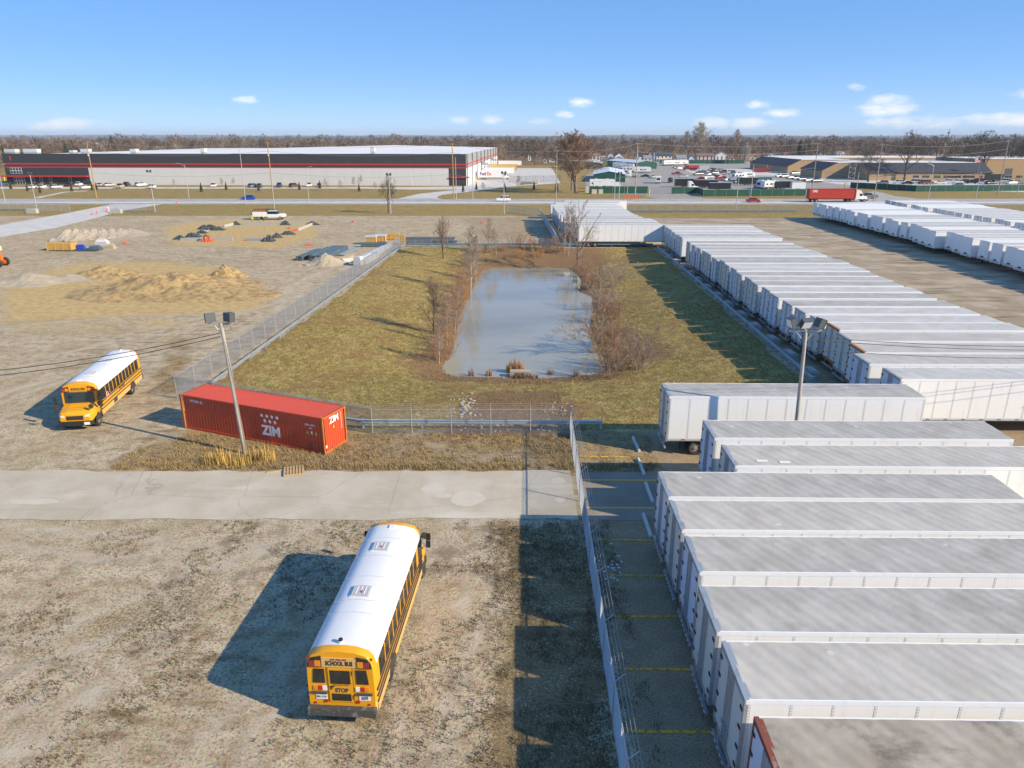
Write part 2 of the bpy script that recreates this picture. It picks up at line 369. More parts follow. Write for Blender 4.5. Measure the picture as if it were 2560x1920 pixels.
# worn dark asphalt with grit
asp = t.mix(t.ramp(nm_, .35, .7), (.36, .265, .16), (.47, .355, .22))
asp = t.mix(t.math('MULTIPLY', t.ramp(n15, .48, .58), .8), asp, (.16, .115, .06))
asp = t.mix(t.math('MULTIPLY', t.ramp(nff, .54, .66), .6), asp, (.46, .42, .35))
c = t.mix(t.ramp(t.math('ADD', B_[0], t.math('MULTIPLY', t.math('SUBTRACT', nf, .5), .5)), .4, .6), gravel, asp)
# yellow clay
cl_ = t.mix(t.ramp(nm_, .35, .65), (.60, .43, .19), (.46, .32, .135))
cl_ = t.mix(t.math('MULTIPLY', t.ramp(nf, .5, .7), .6), cl_, (.27, .18, .08))
c = t.mix(t.math('MULTIPLY', t.ramp(t.math('ADD', A_[1], t.math('MULTIPLY', t.math('SUBTRACT', nm_, .5), 1.3)), .25, .85), .88), c, cl_)
# dry winter weeds along the road
dg = t.mix(t.ramp(nm_, .38, .62), (.35, .24, .11), (.16, .105, .048))
dg = t.mix(t.ramp(nf, .46, .66), dg, (.46, .37, .22))
dg = t.mix(t.math('MULTIPLY', t.ramp(nff, .5, .7), .6), dg, (.13, .095, .05))
dg = t.mix(t.math('MULTIPLY', t.ramp(nb, .52, .62), .5), dg, (.42, .36, .28))
c = t.mix(t.ramp(t.math('ADD', B_[1], t.math('MULTIPLY', t.math('SUBTRACT', nf, .5), .9)), .35, .65), c, dg)
# mown winter grass
gs = t.noise(t.scale(v, (1.0, .6, 1), (0, 0, .9)), 2.2, 6, .74)
gr = t.mix(t.ramp(t.noise(v, .5, 5, .65), .36, .66), (.36, .265, .09), (.20, .165, .042))
gr = t.mix(t.ramp(gs, .40, .64), gr, (.50, .375, .145))
gr = t.mix(t.math('MULTIPLY', t.ramp(nf, .47, .60), .85), gr, (.105, .085, .022))
gr = t.mix(t.math('MULTIPLY', t.ramp(t.math('ADD', t.math('MULTIPLY', nm_, .5), t.math('MULTIPLY', nb, .5)), .48, .60), .75), gr, (.25, .145, .065))
c = t.mix(t.ramp(t.math('ADD', A_[0], t.math('MULTIPLY', t.math('SUBTRACT', nf, .5), .7)), .35, .65), c, gr)
# leaf litter and reddish stems round the pond
lt = t.mix(t.ramp(nf, .4, .62), (.27, .155, .08), (.13, .08, .045))
lt = t.mix(t.math('MULTIPLY', t.ramp(nff, .55, .7), .7), lt, (.45, .31, .21))
c = t.mix(t.math('MULTIPLY', t.ramp(t.math('ADD', A_[2], t.math('MULTIPLY', t.math('SUBTRACT', nm_, .5), 1.5)), .3, .8), .9), c, lt)
t.col(c); t.b.inputs['Roughness'].default_value = .95; t.b.inputs['Specular IOR Level'].default_value = .15
hb = t.math('ADD', t.math('ADD', t.math('MULTIPLY', nf, .8), t.math('MULTIPLY', nff, .35)), t.math('MULTIPLY', t.math('MULTIPLY', gs, A_[0]), 1.6))
t.bump(hb, .55, .10)
me.materials.append(t.m)
struct('ground', me)

# ---- pond: grey, milky with thin ice near the shore, broken by faint ripples
t = NT('pond_water'); v = t.pos()
ice = t.ramp(t.math('ADD', t.noise(t.scale(v, (.5, 1.4, 1)), .07, 4, .5, .3), t.math('MULTIPLY', t.noise(v, .9, 4), .10)), .36, .74)
t.col(t.mix(ice, (.26, .245, .175), (.36, .34, .265)))
t.put(t.b.inputs['Roughness'], t.math('ADD', t.math('MULTIPLY', ice, .07), .02)); t.b.inputs['IOR'].default_value = 1.62
t.b.inputs['Specular IOR Level'].default_value = .5
t.bump(t.math('ADD', t.noise(t.scale(v, (.5, 1.6, 1)), 1.8, 3), t.noise(v, 9, 2)), .05, .02)
mb = MB(); mb.face([(-12, 62, WATER_Z), (14, 62, WATER_Z), (16, 126, WATER_Z), (-9, 126, WATER_Z)])
struct('pond', mb.mesh('pond', t.m))

# ---- paved sheets
def concrete_mat(name, a, b, stain, crack=.35, slab=0.0, dark=(.16, .14, .12)):
    t = NT(name); v = t.pos()
    c = t.mix(t.ramp(t.noise(v, .35, 6, .6), .35, .68), a, b)
    c = t.mix(t.ramp(t.noise(t.scale(v, (.25, 1, 1)), .45, 5, .6), .55, .74), c, stain)
    c = t.mix(t.math('MULTIPLY', t.ramp(t.noise(v, 24, 3, .7), .52, .70), .4), c, tuple(q*.6 for q in a))
    if crack:
        e = t.vor(t.mix(.55, v, t.noise(v, .8, 3), 'ADD'), .16, 'DISTANCE_TO_EDGE')
        c = t.mix(t.math('MULTIPLY', t.ramp(e.outputs['Distance'], .0, .006, 1, 0), crack), c, dark)
    if slab:
        s = t.new('ShaderNodeSeparateXYZ'); t.l.new(v, s.inputs[0])
        for k in (0, 1):
            f = t.math('ABSOLUTE', t.math('SUBTRACT', t.math('FRACT', t.math('MULTIPLY', s.outputs[k], 1/slab)), .5))
            c = t.mix(t.math('MULTIPLY', t.ramp(f, .49, .497), .35), c, dark)
    t.col(c); t.b.inputs['Roughness'].default_value = .9; t.b.inputs['Specular IOR Level'].default_value = .25
    t.bump(t.noise(v, 30, 3), .15, .02)
    return t.m
M_road = concrete_mat('worn_concrete', (.45, .395, .30), (.54, .485, .39), (.60, .555, .47), .3)
M_street = concrete_mat('street_concrete', (.34, .33, .31), (.44, .43, .41), (.52, .51, .49), .2)
M_drive = concrete_mat('new_concrete', (.52, .50, .47), (.62, .60, .57), (.66, .64, .62), .0, 5.0)
M_lot = concrete_mat('lot_asphalt', (.29, .27, .24), (.37, .35, .315), (.42, .40, .365), .25)
M_asph = concrete_mat('old_asphalt', (.25, .21, .165), (.32, .275, .215), (.37, .325, .26), .4)
M_dirtside = concrete_mat('kerb_dirt', (.26, .19, .13), (.34, .26, .18), (.38, .31, .23), 0)
M_white_line = mat('white_road_paint', (.72, .71, .68), .8, var=.2, vscale=3)
def worn_paint(name, colr, under, lo=.42, hi=.56):
    t = NT(name); v = t.pos()
    t.col(colr); tb_ = t.new('ShaderNodeBsdfTransparent'); mx_ = t.new('ShaderNodeMixShader'); t.l.new(t.ramp(t.noise(v, 5, 5, .7), lo, hi), mx_.inputs[0])
    t.l.new(tb_.outputs[0], mx_.inputs[1]); t.l.new(t.b.outputs[0], mx_.inputs[2]); t.l.new(mx_.outputs[0], t.n['Material Output'].inputs[0]); return t.m
M_yellow = worn_paint('yellow_stall_paint', (.78, .45, .05), 0, .30, .42)
M_yellow2 = worn_paint('worn_yellow_stall_paint', (.78, .43, .04), 0, .40, .52)
def sheet(name, pts, m, z=.012, thick=.0, kind='structure'):
    mb = MB()
    if thick: mb.extrude([(p[0], p[1]) for p in pts], 'z', z-thick, z)
    else: mb.face([(p[0], p[1], z) for p in pts])
    o = link(name, mb.mesh(name, m)); o['kind'] = kind; return o
# access road with a slightly ragged edge
def ragged(x0, x1, y, amp, step=.6, s=0):
    xs = np.arange(x0, x1+.01, step if x1 > x0 else -step)
    return [(float(x), float(y+amp*(vnoise(np.array([x*.9+s]), np.array([s*1.7]))[0]-.5)+.35*amp*(vnoise(np.array([x*3.1+s]), np.array([s*2.7]))[0]-.5))) for x in xs]
near = ragged(-75, 4.0, 34.55, .28, .6, 3); far = ragged(-75, 4.0, 40.5, .35, .6, 11)[::-1]
sheet('access_road', near+far, M_road, .02)
sheet('asphalt_apron', [(4.0, 34.45), (31, 34.2), (31, 40.1), (4.0, 40.35)], M_asph, .016)
# light repair patches on the access road
patch = mat('pale_concrete_patch', (.56, .51, .42), .9, var=.12)
for k, (px, py, rx, ry) in enumerate([(1170, 1246, .95, .95), (1110, 1240, .5, .3), (1085, 1222, .7, .75), (90, 1255, 1.4, .35), (1395, 1202, .45, .45), (1400, 1250, .3, .35)]):
    a = P(px, py); pr = random.Random(k)
    o = sheet('road_patch', [(a[0]+rx*math.cos(q*.4488)*(1+pr.uniform(-.12, .12)), a[1]+ry*math.sin(q*.4488)*(1+pr.uniform(-.12, .12))) for q in range(14)], patch, .024)
# stall lines beside the fence
for k, (x0, y0, x1, y1, wear) in enumerate([(4.2, 46.9, 5.6, 46.85, 1), (4.4, 42.7, 7.6, 42.55, 1), (4.17, 39.28, 8.72, 39.2, 0), (4.04, 35.83, 8.0, 35.78, 0), (4.3, 32.45, 7.46, 32.36, 1), (4.6, 29.27, 7.4, 29.19, 1), (4.38, 26.18, 7.4, 26.14, 1), (4.31, 22.91, 7.3, 22.89, 1), (4.1, 19.82, 7.2, 19.76, 1), (4.05, 16.6, 7.1, 16.55, 1)]):
    sheet('stall_line', [(x0, y0-.07), (x1, y1-.07), (x1, y1+.07), (x0, y0+.07)], M_yellow2 if wear else M_yellow, .021)
# the public street, its pale centre line, kerbs and the dusty strip behind the far kerb
S0, S1 = 228.0, 247.5
sheet('street', [(-420, S0), (420, S0), (420, S1), (-420, S1)], M_street, .03)
for nm, y, w in (('edge_line', S0+1.0, .14), ('edge_line', S1-1.2, .14)): sheet(nm, [(-420, y-w/2), (420, y-w/2), (420, y+w/2), (-420, y+w/2)], M_white_line, .036)
M_medline = mat('yellow_road_paint', (.55, .38, .08), .8)
for y in (S0+9.5, S0+9.9): sheet('centre_line', [(-420, y), (420, y), (420, y+.12), (-420, y+.12)], M_medline, .036)
M_turn = concrete_mat('pale_turn_lane', (.55, .55, .54), (.66, .66, .65), (.7, .7, .7), 0)
sheet('street_lane', [(-420, S0+5.4), (420, S0+5.4), (420, S0+9.2), (-420, S0+9.2)], M_turn, .034)
for y in (S0-.15, S1):
    mb = MB(); mb.box(-420, 420, y, y+.15, -.02, .15); struct('kerb', mb.mesh('kerb', mat('kerb_concrete', (.42, .39, .34), .9, var=.2)))
sheet('sidewalk', [(-420, S1+.15), (420, S1+.15), (420, S1+2.6), (-420, S1+2.6)], M_dirtside, .02)
# site driveway (upper left)
sheet('site_driveway', [P(-80, 572), P(0, 563), P(140, 538), P(275, 512), P(335, 507), P(430, 507), P(300, 528), P(240, 545), P(140, 570), P(0, 593), P(-80, 607)], M_drive, .02)
# warehouse parking, drive and truck yard
sheet('warehouse_parking', [P(-300, 468), P(0, 468), P(600, 468), P(1010, 468), P(1166, 466), P(1180, 474), P(1030, 474), P(900, 471.5), P(600, 471.5), P(0, 472), P(-300, 472)], M_drive, .02)
sheet('warehouse_drive', [P(994, 497), P(1045, 485), P(1120, 477), P(1166, 473), P(1260, 468), P(1160, 481), P(1105, 487), P(1092, 493), P(1100, 497)], M_drive, .024)
sheet('truck_yard', [P(1150, 474), P(1180, 474), P(1265, 467), P(1401, 458), P(1380, 420.5), P(1300, 420.5), P(1180, 421), P(1166, 464)], M_drive, .028)
sheet('yard_island', [P(1300, 462.5), P(1345, 459.5), P(1333, 455), P(1305, 454)], mat('island_grass', (.20, .18, .07), .95, var=.4, vscale=2), .04)
sheet('footpath', [P(85, 494), P(160, 479.5), P(215, 477), P(220, 478), P(165, 481), P(100, 495)], M_drive, .02)
# storage compound, its entrance and the school car park
sheet('storage_lot', [P(1470, 484), P(1757, 491), P(2120, 489), P(2140, 462), P(2060, 430), P(1960, 405), P(1700, 402), P(1560, 402), P(1460, 440)], M_lot, .02)
sheet('lot_entrance', [P(1640, 497), P(1612, 490), P(1620, 484), P(1678, 484), P(1715, 489), P(1760, 495), P(1800, 497)], M_lot, .024)
sheet('school_parking', [P(1740, 436), P(1960, 440), P(2090, 460), P(2190, 468), P(2600, 482), P(2700, 478), P(2600, 464), P(2300, 450), P(2180, 448), P(2050, 438), P(1990, 424), P(1700, 422)], M_drive, .03)
sheet('side_street', [P(2120, 497), P(2150, 487), P(2185, 478), P(2215, 484), P(2235, 490), P(2300, 497)], M_street, .026)
# ================================================================== TRAILERS
def streaky_white(name, col, streak, amt=.5):
    t = NT(name); v = t.obj()
    c = t.mix(t.noise(t.pos(), .7, 5), tuple(q*.93 for q in col), col)
    s = t.noise(t.scale(t.pos(), (2.2, 2.2, .25)), 1.6, 5, .65)
    c = t.mix(t.math('MULTIPLY', t.ramp(s, .52, .78), amt), c, streak)
    t.col(c); t.b.inputs['Roughness'].default_value = .42; return t.m
M_side = streaky_white('trailer_white', (.88, .88, .87), (.62, .59, .54), .4)
M_door = streaky_white('door_white', (.74, .76, .80), (.50, .48, .44), .5)
M_door_b = streaky_white('door_cool_white', (.68, .74, .85), (.50, .52, .56), .4)
M_door_c = streaky_white('door_cream', (.70, .69, .62), (.46, .42, .35), .55)
M_galv = mat('galvanised', (.50, .53, .55), .5, .55, var=.25, vscale=2, dark=(.33, .35, .36), dscale=1.2)
M_rust = mat('rusted_frame', (.42, .19, .06), .85, .1, var=.35, vscale=3, dark=(.20, .075, .03), dscale=2)
M_redox = mat('red_oxide_frame', (.24, .07, .045), .8, 0, var=.35, vscale=3, dark=(.35, .25, .2), dscale=2)
M_black = mat('black_rubber', (.022, .022, .023), .85, 0, var=.3)
M_tyre = mat('tyre_rubber', (.030, .029, .028), .9, 0, var=.4, vscale=4, dark=(.12, .105, .085), dscale=2, dlo=.5)
M_rim = mat('dull_wheel', (.42, .40, .37), .6, .3, var=.3, dark=(.18, .13, .09), dscale=3)
M_under = mat('chassis_steel', (.06, .055, .05), .8, .2, var=.4, dark=(.13, .08, .05), dscale=2)
M_red = mat('red_lens', (.5, .02, .02), .35, var=.05)
t = NT('barricade_tape'); s_ = t.new('ShaderNodeSeparateXYZ'); t.l.new(t.obj(), s_.inputs[0])
fr = t.math('FRACT', t.math('MULTIPLY', t.math('ADD', s_.outputs[1], s_.outputs[2]), 3.3))
t.col(t.mix(t.ramp(fr, .49, .51), (.62, .60, .58), (.42, .06, .05))); M_tape = t.m
t = NT('side_tape'); s_ = t.new('ShaderNodeSeparateXYZ'); t.l.new(t.obj(), s_.inputs[0])
fr = t.math('FRACT', t.math('MULTIPLY', s_.outputs[0], .82))
t.col(t.mix(t.ramp(fr, .78, .79), (.60, .60, .58), (.50, .05, .045))); M_sidetape = t.m
t = NT('riveted_seam'); v = t.obj(); s_ = t.new('ShaderNodeSeparateXYZ'); t.l.new(v, s_.inputs[0])
fr = t.math('ABSOLUTE', t.math('SUBTRACT', t.math('FRACT', t.math('MULTIPLY', s_.outputs[2], 9.0)), .5))
t.col(t.mix(t.ramp(fr, .30, .34), (.60, .61, .62), (.76, .77, .77))); t.b.inputs['Roughness'].default_value = .5; M_seam = t.m
def roof_mat(name, a, b, stain, amt, ripple=True, white=.0):
    t = NT(name); v = t.pos(); o = t.obj()
    c = t.mix(t.ramp(t.noise(v, .8, 5, .6), .35, .7), a, b)
    if amt: c = t.mix(t.math('MULTIPLY', t.ramp(t.noise(v, .45, 6, .65, .4), .50, .72), amt), c, stain)
    c = t.mix(t.math('MULTIPLY', t.ramp(t.noise(t.scale(v, (1, .2, 1)), 3.5, 4, .7), .55, .75), .22), c, tuple(q*.55 for q in a))
    vo = t.vor(v, .55); c = t.mix(t.math('MULTIPLY', t.ramp(vo.outputs['Distance'], .05, .08, 1, 0), .4), c, (.78, .78, .77))
    t.col(c); t.b.inputs['Roughness'].default_value = .55; t.b.inputs['Specular IOR Level'].default_value = .4
    if ripple:
        w = t.new('ShaderNodeTexWave'); t.l.new(t.scale(o, (1, 1, 1), (0, 0, -.55)), w.inputs['Vector']); w.inputs['Scale'].default_value = .62
        w.inputs['Distortion'].default_value = 1.6; w.inputs['Detail'].default_value = 3; w.inputs['Detail Scale'].default_value = 1.2
        t.bump(t.math('ADD', w.outputs['Fac'], t.math('MULTIPLY', t.noise(v, 1.4, 4, .6), 1.1)), .22, .05)
    return t.m
M_roof = roof_mat('weathered_roof', (.40, .38, .34), (.49, .47, .43), (.30, .275, .235), .6)
M_roof2 = roof_mat('pale_roof', (.50, .485, .445), (.60, .58, .545), (.44, .42, .39), .35)
M_roof3 = roof_mat('tan_roof', (.47, .44, .39), (.54, .51, .46), (.36, .33, .28), .5)
M_roof4 = roof_mat('dirty_brown_roof', (.36, .31, .24), (.46, .41, .34), (.15, .115, .08), .85)
M_roofw = roof_mat('clean_white_roof', (.76, .76, .75), (.82, .82, .81), (.6, .6, .6), .2)
TL, TW, TH, TZ = 16.15, 1.30, 4.1, 1.14
def wheel_kit(mesh_name, r, w, rim_r, rim_m, tyre_m, axis='y', n=20):
    tb = MB(); e = w/2
    prof = [(rim_r*.96, -e*.8), (r*.86, -e), (r*.97, -e*.85), (r, -e*.55), (r, e*.55), (r*.97, e*.85), (r*.86, e), (rim_r*.96, e*.8)]
    rings = []
    for i in range(n):
        a = 2*math.pi*i/n
        rings.append([(q*math.cos(a), y, q*math.sin(a)) for q, y in prof])
    k = len(prof)
    for rr in rings: tb.v.extend(rr)
    for i in range(n):
        for j in range(k-1):
            a, b = i*k+j, ((i+1) % n)*k+j
            tb.f.append((a, a+1, b+1, b)); tb.mi.append(0)
    rb = MB(); rb.disc((0, 0, 0), 'y', rim_r, w*.62, n, 0); rb.disc((0, 0, 0), 'y', rim_r*.42, w*.86, 10, 0)
    for q in range(5):
        a = q*2*math.pi/5; rb.disc((rim_r*.68*math.cos(a), 0, rim_r*.68*math.sin(a)), 'y', rim_r*.12, w*.68, 6, 1)
    return tb.mesh(mesh_name+'_tyre', tyre_m), rb.mesh(mesh_name+'_rim', [rim_m, M_under])
TT, TR = wheel_kit('trailer', .51, .62, .30, M_rim, M_tyre)
def P_wheel(x, y, z=.51): return Pt('wheel', TT, (x, y, z), (0, 0, 0), [Pt('rim', TR)])
def trailer_kit(detail):
    L, w, h, z0 = TL, TW, TH, TZ
    K = []
    b = MB(); b.box(.10, L-.02, -w+.012, w-.012, z0+.02, h-.035)
    K.append(Pt('body', b.mesh('trailer_body', M_side), slot='side'))
    b = MB(); b.box(L-.03, L, -w, w, z0, h-.02); b.box(L, L+.03, -w+.25, w-.25, z0+.10, z0+.32, 1); b.box(L, L+.05, -.35, .35, z0+.35, z0+.55, 2)
    K.append(Pt('front_wall', b.mesh('front_wall', [M_side, M_galv, M_under])))
    # roof skin, sagging a little between the bows
    nx_, ny_ = (150, 14) if detail else (26, 4)
    b = MB(); X = np.linspace(.12, L-.03, nx_); Y = np.linspace(-w+.03, w-.03, ny_); q = np.random.default_rng(3)
    for i, x in enumerate(X):
        for j, y in enumerate(Y):
            e = 1-(y/w)**2
            ph = x/1.22+.34*y+.25*math.sin(x*.7)
            zz = h+.006-.016*(math.sin(math.pi*ph)**2)*(.25+.75*e) + .012*e
            if detail: zz += .010*float(vnoise(np.array([x*1.3+7]), np.array([y*1.1+3+x*.5]))[0])*(.3+e)-.009*max(0, math.sin(math.pi*ph*2))*(abs(y)/w)**5
            b.v.append((x, y, zz))
    for i in range(nx_-1):
        for j in range(ny_-1):
            a = i*ny_+j; b.f.append((a, a+ny_, a+ny_+1, a+1)); b.mi.append(0)
    K.append(Pt('roof', b.mesh('trailer_roof', M_roof, True), slot='roof'))
    for sy in (-1, 1):
        b = MB(); y0, y1 = (-w-.012, -w+.035) if sy < 0 else (w-.035, w+.012)
        b.box(.02, L, y0, y1, h-.15, h+.012); K.append(Pt('top_rail', b.mesh('top_rail', M_side)))
        b = MB(); b.box(.02, L, y0, y1, z0-.10, z0+.05, 0); b.box(.1, L-.1, y0-.004, y1+.004, z0-.03, z0+.03, 1)
        K.append(Pt('bottom_rail', b.mesh('bottom_rail', [M_galv, M_sidetape])))
    if detail:
        pb = MB(); pb.box(.02, 1.20, -.012, 0, z0+.06, h-.16); pm = pb.mesh('side_panel', M_side)
        sb = MB(); sb.box(-.045, .045, -.022, 0, z0+.055, h-.152); sm = sb.mesh('seam_post', M_seam)
        for i in range(13): K.append(Pt('side_panel', pm, (.14+i*1.225, -w+.008, 0)))
        for i in range(14): K.append(Pt('seam_post', sm, (.14+i*1.225, -w+.012, 0)))
    # rear frame, doors with hinges and lock rods
    b = MB()
    for sy in (-1, 1): b.box(-.02, .12, sy*w-(.10 if sy > 0 else .006), sy*w+(.006 if sy > 0 else .10), z0-.12, h+.014)
    b.box(-.022, .20, -w+.1, w-.1, h-.16, h+.02); b.box(-.02, .12, -w+.1, w-.1, z0-.18, z0+.06)
    K.append(Pt('rear_frame', b.mesh('rear_frame', M_galv), slot='frame'))
    db = MB(); db.box(-.012, .06, -.585, .585, z0+.07, h-.17); dm = db.mesh('door', M_door)
    hb = MB(); hb.box(-.045, 0, -.10, .10, -.05, .05); hm = hb.mesh('hinge', M_under)
    rb = MB(); rb.tube((-.045, 0, z0-.05), (-.045, 0, h-.12), .022, n=6); rb.box(-.075, -.02, -.05, .16, 1.75, 1.82); rm = rb.mesh('lock_rod', M_galv)
    for sy in (-1, 1):
        kids = [Pt('hinge', hm, (0, sy*.52, z)) for z in (1.5, 2.2, 2.95, 3.65)]
        kids += [Pt('lock_rod', rm, (0, -sy*.50, 0)), Pt('lock_rod', rm, (0, -sy*.34, 0))] if detail else [Pt('lock_rod', rm, (0, -sy*.45, 0))]
        K.append(Pt('door', dm, (0, sy*.596, 0), (0, 0, 0), kids, slot='door'))
    b = MB(); b.box(-.06, .05, -1.2, 1.2, .48, .60, 0); b.box(-.064, -.059, -1.19, 1.19, .49, .59, 1)
    K.append(Pt('bumper', b.mesh('bumper', [M_galv, M_tape])))
    b = MB(); b.box(-.02, .06, -.05, .05, .6, z0-.1); bsm = b.mesh('bumper_strut', M_galv)
    for sy in (-1, 1): K.append(Pt('bumper_strut', bsm, (0, sy*.62, 0), slot='frame'))
    for sy in (-1, 1):
        lb = MB(); lb.disc((-.03, 0, 0), 'x', .06, .03, 10); lm = lb.mesh('tail_light', M_red)
        K.append(Pt('tail_light', lm, (0, sy*.9, z0-.06)))
        fb = MB(); fb.box(-.012, .012, -.32, .32, .28, 1.0); fm = fb.mesh('mud_flap', M_black)
        K.append(Pt('mud_flap', fm, (1.05, sy*.88, 0)))
        for x in (2.0, 3.25): K.append(P_wheel(x, sy*.90))
        gb = MB(); gb.box(-.06, .06, -.06, .06, .12, z0-.1); gb.box(-.16, .16, -.14, .14, .02, .12); gm = gb.mesh('landing_leg', M_under)
        K.append(Pt('landing_leg', gm, (12.6, sy*.72, 0)))
    b = MB(); b.box(1.1, 4.2, -.55, .55, .62, z0-.1); b.box(1.9, 2.1, -.9, .9, .45, .58); b.box(3.15, 3.35, -.9, .9, .45, .58); b.box(.1, L, -.45, -.35, z0-.1, z0+.02); b.box(.1, L, .35, .45, z0-.1, z0+.02)
    K.append(Pt('chassis', b.mesh('chassis', M_under)))
    return K
KIT_T, KIT_TF = trailer_kit(True), trailer_kit(False)
prnd = random.Random(5)
ROW_RZ = R(-0.9)
# nine trailers of the near row
def od(d=None, f=None, r=None):
    o = {}
    if d: o['door'] = d
    if f: o['frame'] = f
    if r: o['roof'] = r
    return o
NEAR = [(9.95, 44.1, od(M_door_c), 'white trailer farthest back in the near row, lamp pole before its long side'),
        (11.03, 37.4, od(M_door_b), 'white trailer just in front of the lamp pole, set back to the right'),
        (11.13, 33.9, od(M_door_c), 'white trailer with two pale roof patches near its rear, set back from the stall lines'),
        (7.15, 30.7, od(), 'white trailer whose rear stands beside the nearest wheel stop'),
        (7.1, 27.75, od(M_door_c), 'white trailer second in front of the wheel stops, wrinkled grey roof'),
        (7.1, 24.75, od(M_door_b), 'white trailer fifth from the bottom corner of the photo in the near row'),
        (6.82, 21.25, od(M_door_c), 'white trailer third from the brown dirty trailer in the near row'),
        (6.82, 18.15, od(M_door_c), 'white trailer next to the brown dirty trailer in the bottom right corner'),
        (6.85, 14.95, od(M_door_b, M_redox, M_roof4), 'trailer with a brown stained roof and red oxide rear frame, bottom right corner')]
for i, (x, y, o, lab) in enumerate(NEAR):
    if 'roof' not in o and i in (2, 4, 7): o['roof'] = M_roof3
    place(KIT_T, 'box_trailer', lab, 'trailer', (x, y, 0), ROW_RZ+prnd.uniform(-.003, .003), 'white box trailers in the near row', o, scl=(1, 1, prnd.uniform(.985, 1.006)))
# the long row beside the pond
ROWA = [(28.2, 137.2), (28.1, 133.9), (28.0, 130.7), (27.9, 127.4), (27.85, 124.2), (27.7, 121), (27.65, 115.1), (27.6, 111.6), (27.6, 108.5), (27.7, 105.5), (27.5, 102.4), (27.5, 99.3), (27.8, 96.5), (27.5, 93.5), (27.5, 90.4), (27.15, 87.2), (27.4, 84.2), (27.1, 81.2),
        (27.4, 78.1), (27.15, 74.8), (27.3, 71.4), (27.35, 68.2), (27.6, 65.1), (27.85, 62.0), (27.45, 58.8), (27.0, 55.5), (25.9, 52.4), (26.45, 49.0)]
nA = len(ROWA)
for i, (x, y) in enumerate(ROWA):
    k = nA-i                                                        # counted from the near end
    o = od(prnd.choice([M_door, M_door_b, M_door_c, M_door_c]), None, prnd.choice([M_roof2, M_roof2, M_roof, M_roof3]))
    extra = ''
    if k in (5,): o['frame'] = M_rust; extra = ' with rusty rear frame'
    if k in (3,): o['frame'] = M_rust; o['roof'] = M_roof3; extra = ' with rusted header'
    if k == 12: o['roof'] = M_roof3; extra = ' with a tan roof'
    lab = f'white trailer{extra}, {ORD[k]} from the near end of the pond row' if k > 1 else 'white box trailer at the near end of the row beside the pond, faintly lettered'
    place(KIT_T if k in (1, 2) else KIT_TF, 'box_trailer', lab, 'trailer', (x, y-1.3, 0), R(-.6), 'white box trailers in the row beside the pond', o, scl=(prnd.uniform(.99, 1.01), 1, prnd.uniform(.975, 1.01)))
# block of trailers behind the pond
ROWB = [(13.4, 192.8), (10.8, 187.9), (9.3, 180.6), (9.7, 176.6), (9.7, 172.8), (9.7, 169.0), (9.8, 165.6), (9.8, 162.4), (9.9, 159.2), (10.2, 155.9), (10.6, 152.4), (12.0, 149.0), (12.2, 145.5), (12.0, 142.0), (12.4, 138.9)]
for i, (x, y) in enumerate(ROWB):
    k = len(ROWB)-i
    lab = f'white box trailer, {ORD[k]} from the pond in the block behind it' if k > 1 else 'white box trailer broadside at the far end of the pond, bare trees in front'
    place(KIT_T if k == 1 else KIT_TF, 'box_trailer', lab, 'trailer', (x, y-1.3, 0), R(-.5), 'white box trailers in the block behind the pond', od(None, None, prnd.choice([M_roof, M_roof2])))
# the far right block: noses to the left, and a second row behind it
ROWC = [(76.0, 186.4), (75.9, 183.0), (75.6, 179.9), (75.7, 176.9), (76.1, 174.0), (76.3, 171.1), (76.3, 168.2), (75.6, 165.0), (75.9, 161.7), (75.4, 158.5), (75.9, 155.4), (75.6, 152.3), (75.8, 149.0), (75.4, 145.7), (75.7, 142.7), (75.9, 139.6), (75.0, 136.4), (74.6, 133.4), (74.2, 130.4),
        (75.7, 127.1), (75.1, 123.7), (74.5, 120.3), (75.2, 116.8), (74.9, 113.3), (74.9, 109.9), (74.3, 106.6), (74.4, 103.2), (74.2, 99.8), (74.4, 96.4), (74.3, 93)]
for i, (x, y) in enumerate(ROWC):
    lab = f'white box trailer nose-out, {ORD[i+1]} from the street in the far right row'
    place(KIT_TF, 'box_trailer', lab, 'trailer', (x+TL, y-1.3, 0), math.pi+prnd.uniform(-.006, .006), 'white trailers in the far right row', scl=(1, 1, prnd.uniform(.97, 1.01)), over=od(None, None, prnd.choice([M_roof2, M_roof2, M_roofw, M_roof3])))
for i in range(24):
    y = 191.5-i*3.22
    place(KIT_TF, 'box_trailer', f'white box trailer, {ORD[i+1]} from the street in the row behind the far right row', 'trailer', (96.8+prnd.uniform(-.5, .5), y, 0), prnd.uniform(-.004, .004), 'white trailers in the row behind the far right row', od(M_door, None, prnd.choice([M_roof2, M_roof2, M_roofw])))
xe = P(2530, 545)
place(KIT_TF, 'box_trailer', 'white box trailer alone by the street fence at the right edge', 'trailer', (138, 196, 0), 0, None, od(None, None, M_roof2))
# faint ghost lettering left on the near trailer of the pond row
gm_ = text_mesh('ARROW', 1.0, mat('ghost_lettering', (.60, .61, .60), .5), .002, .02, 1.1, .25)
gl_ = [o for o in COL.objects if o.get('label', '').startswith('white box trailer at the near end of the row beside')][0]
link('lettering', gm_, gl_, (10.6, -TW-.0045, 2.3))
# two pale patches on the third trailer's roof
pb = MB(); pb.box(-.28, .28, -.13, .13, 0, .004); pm = pb.mesh('roof_patch', mat('pale_roof_patch', (.78, .78, .77), .6))
t3 = [o for o in COL.objects if o.get('label', '').startswith('white trailer with two pale roof')][0]
link('roof_patch', pm, t3, (2.6, -.9, TH+.028)); link('roof_patch', pm, t3, (1.5, -.75, TH+.030))

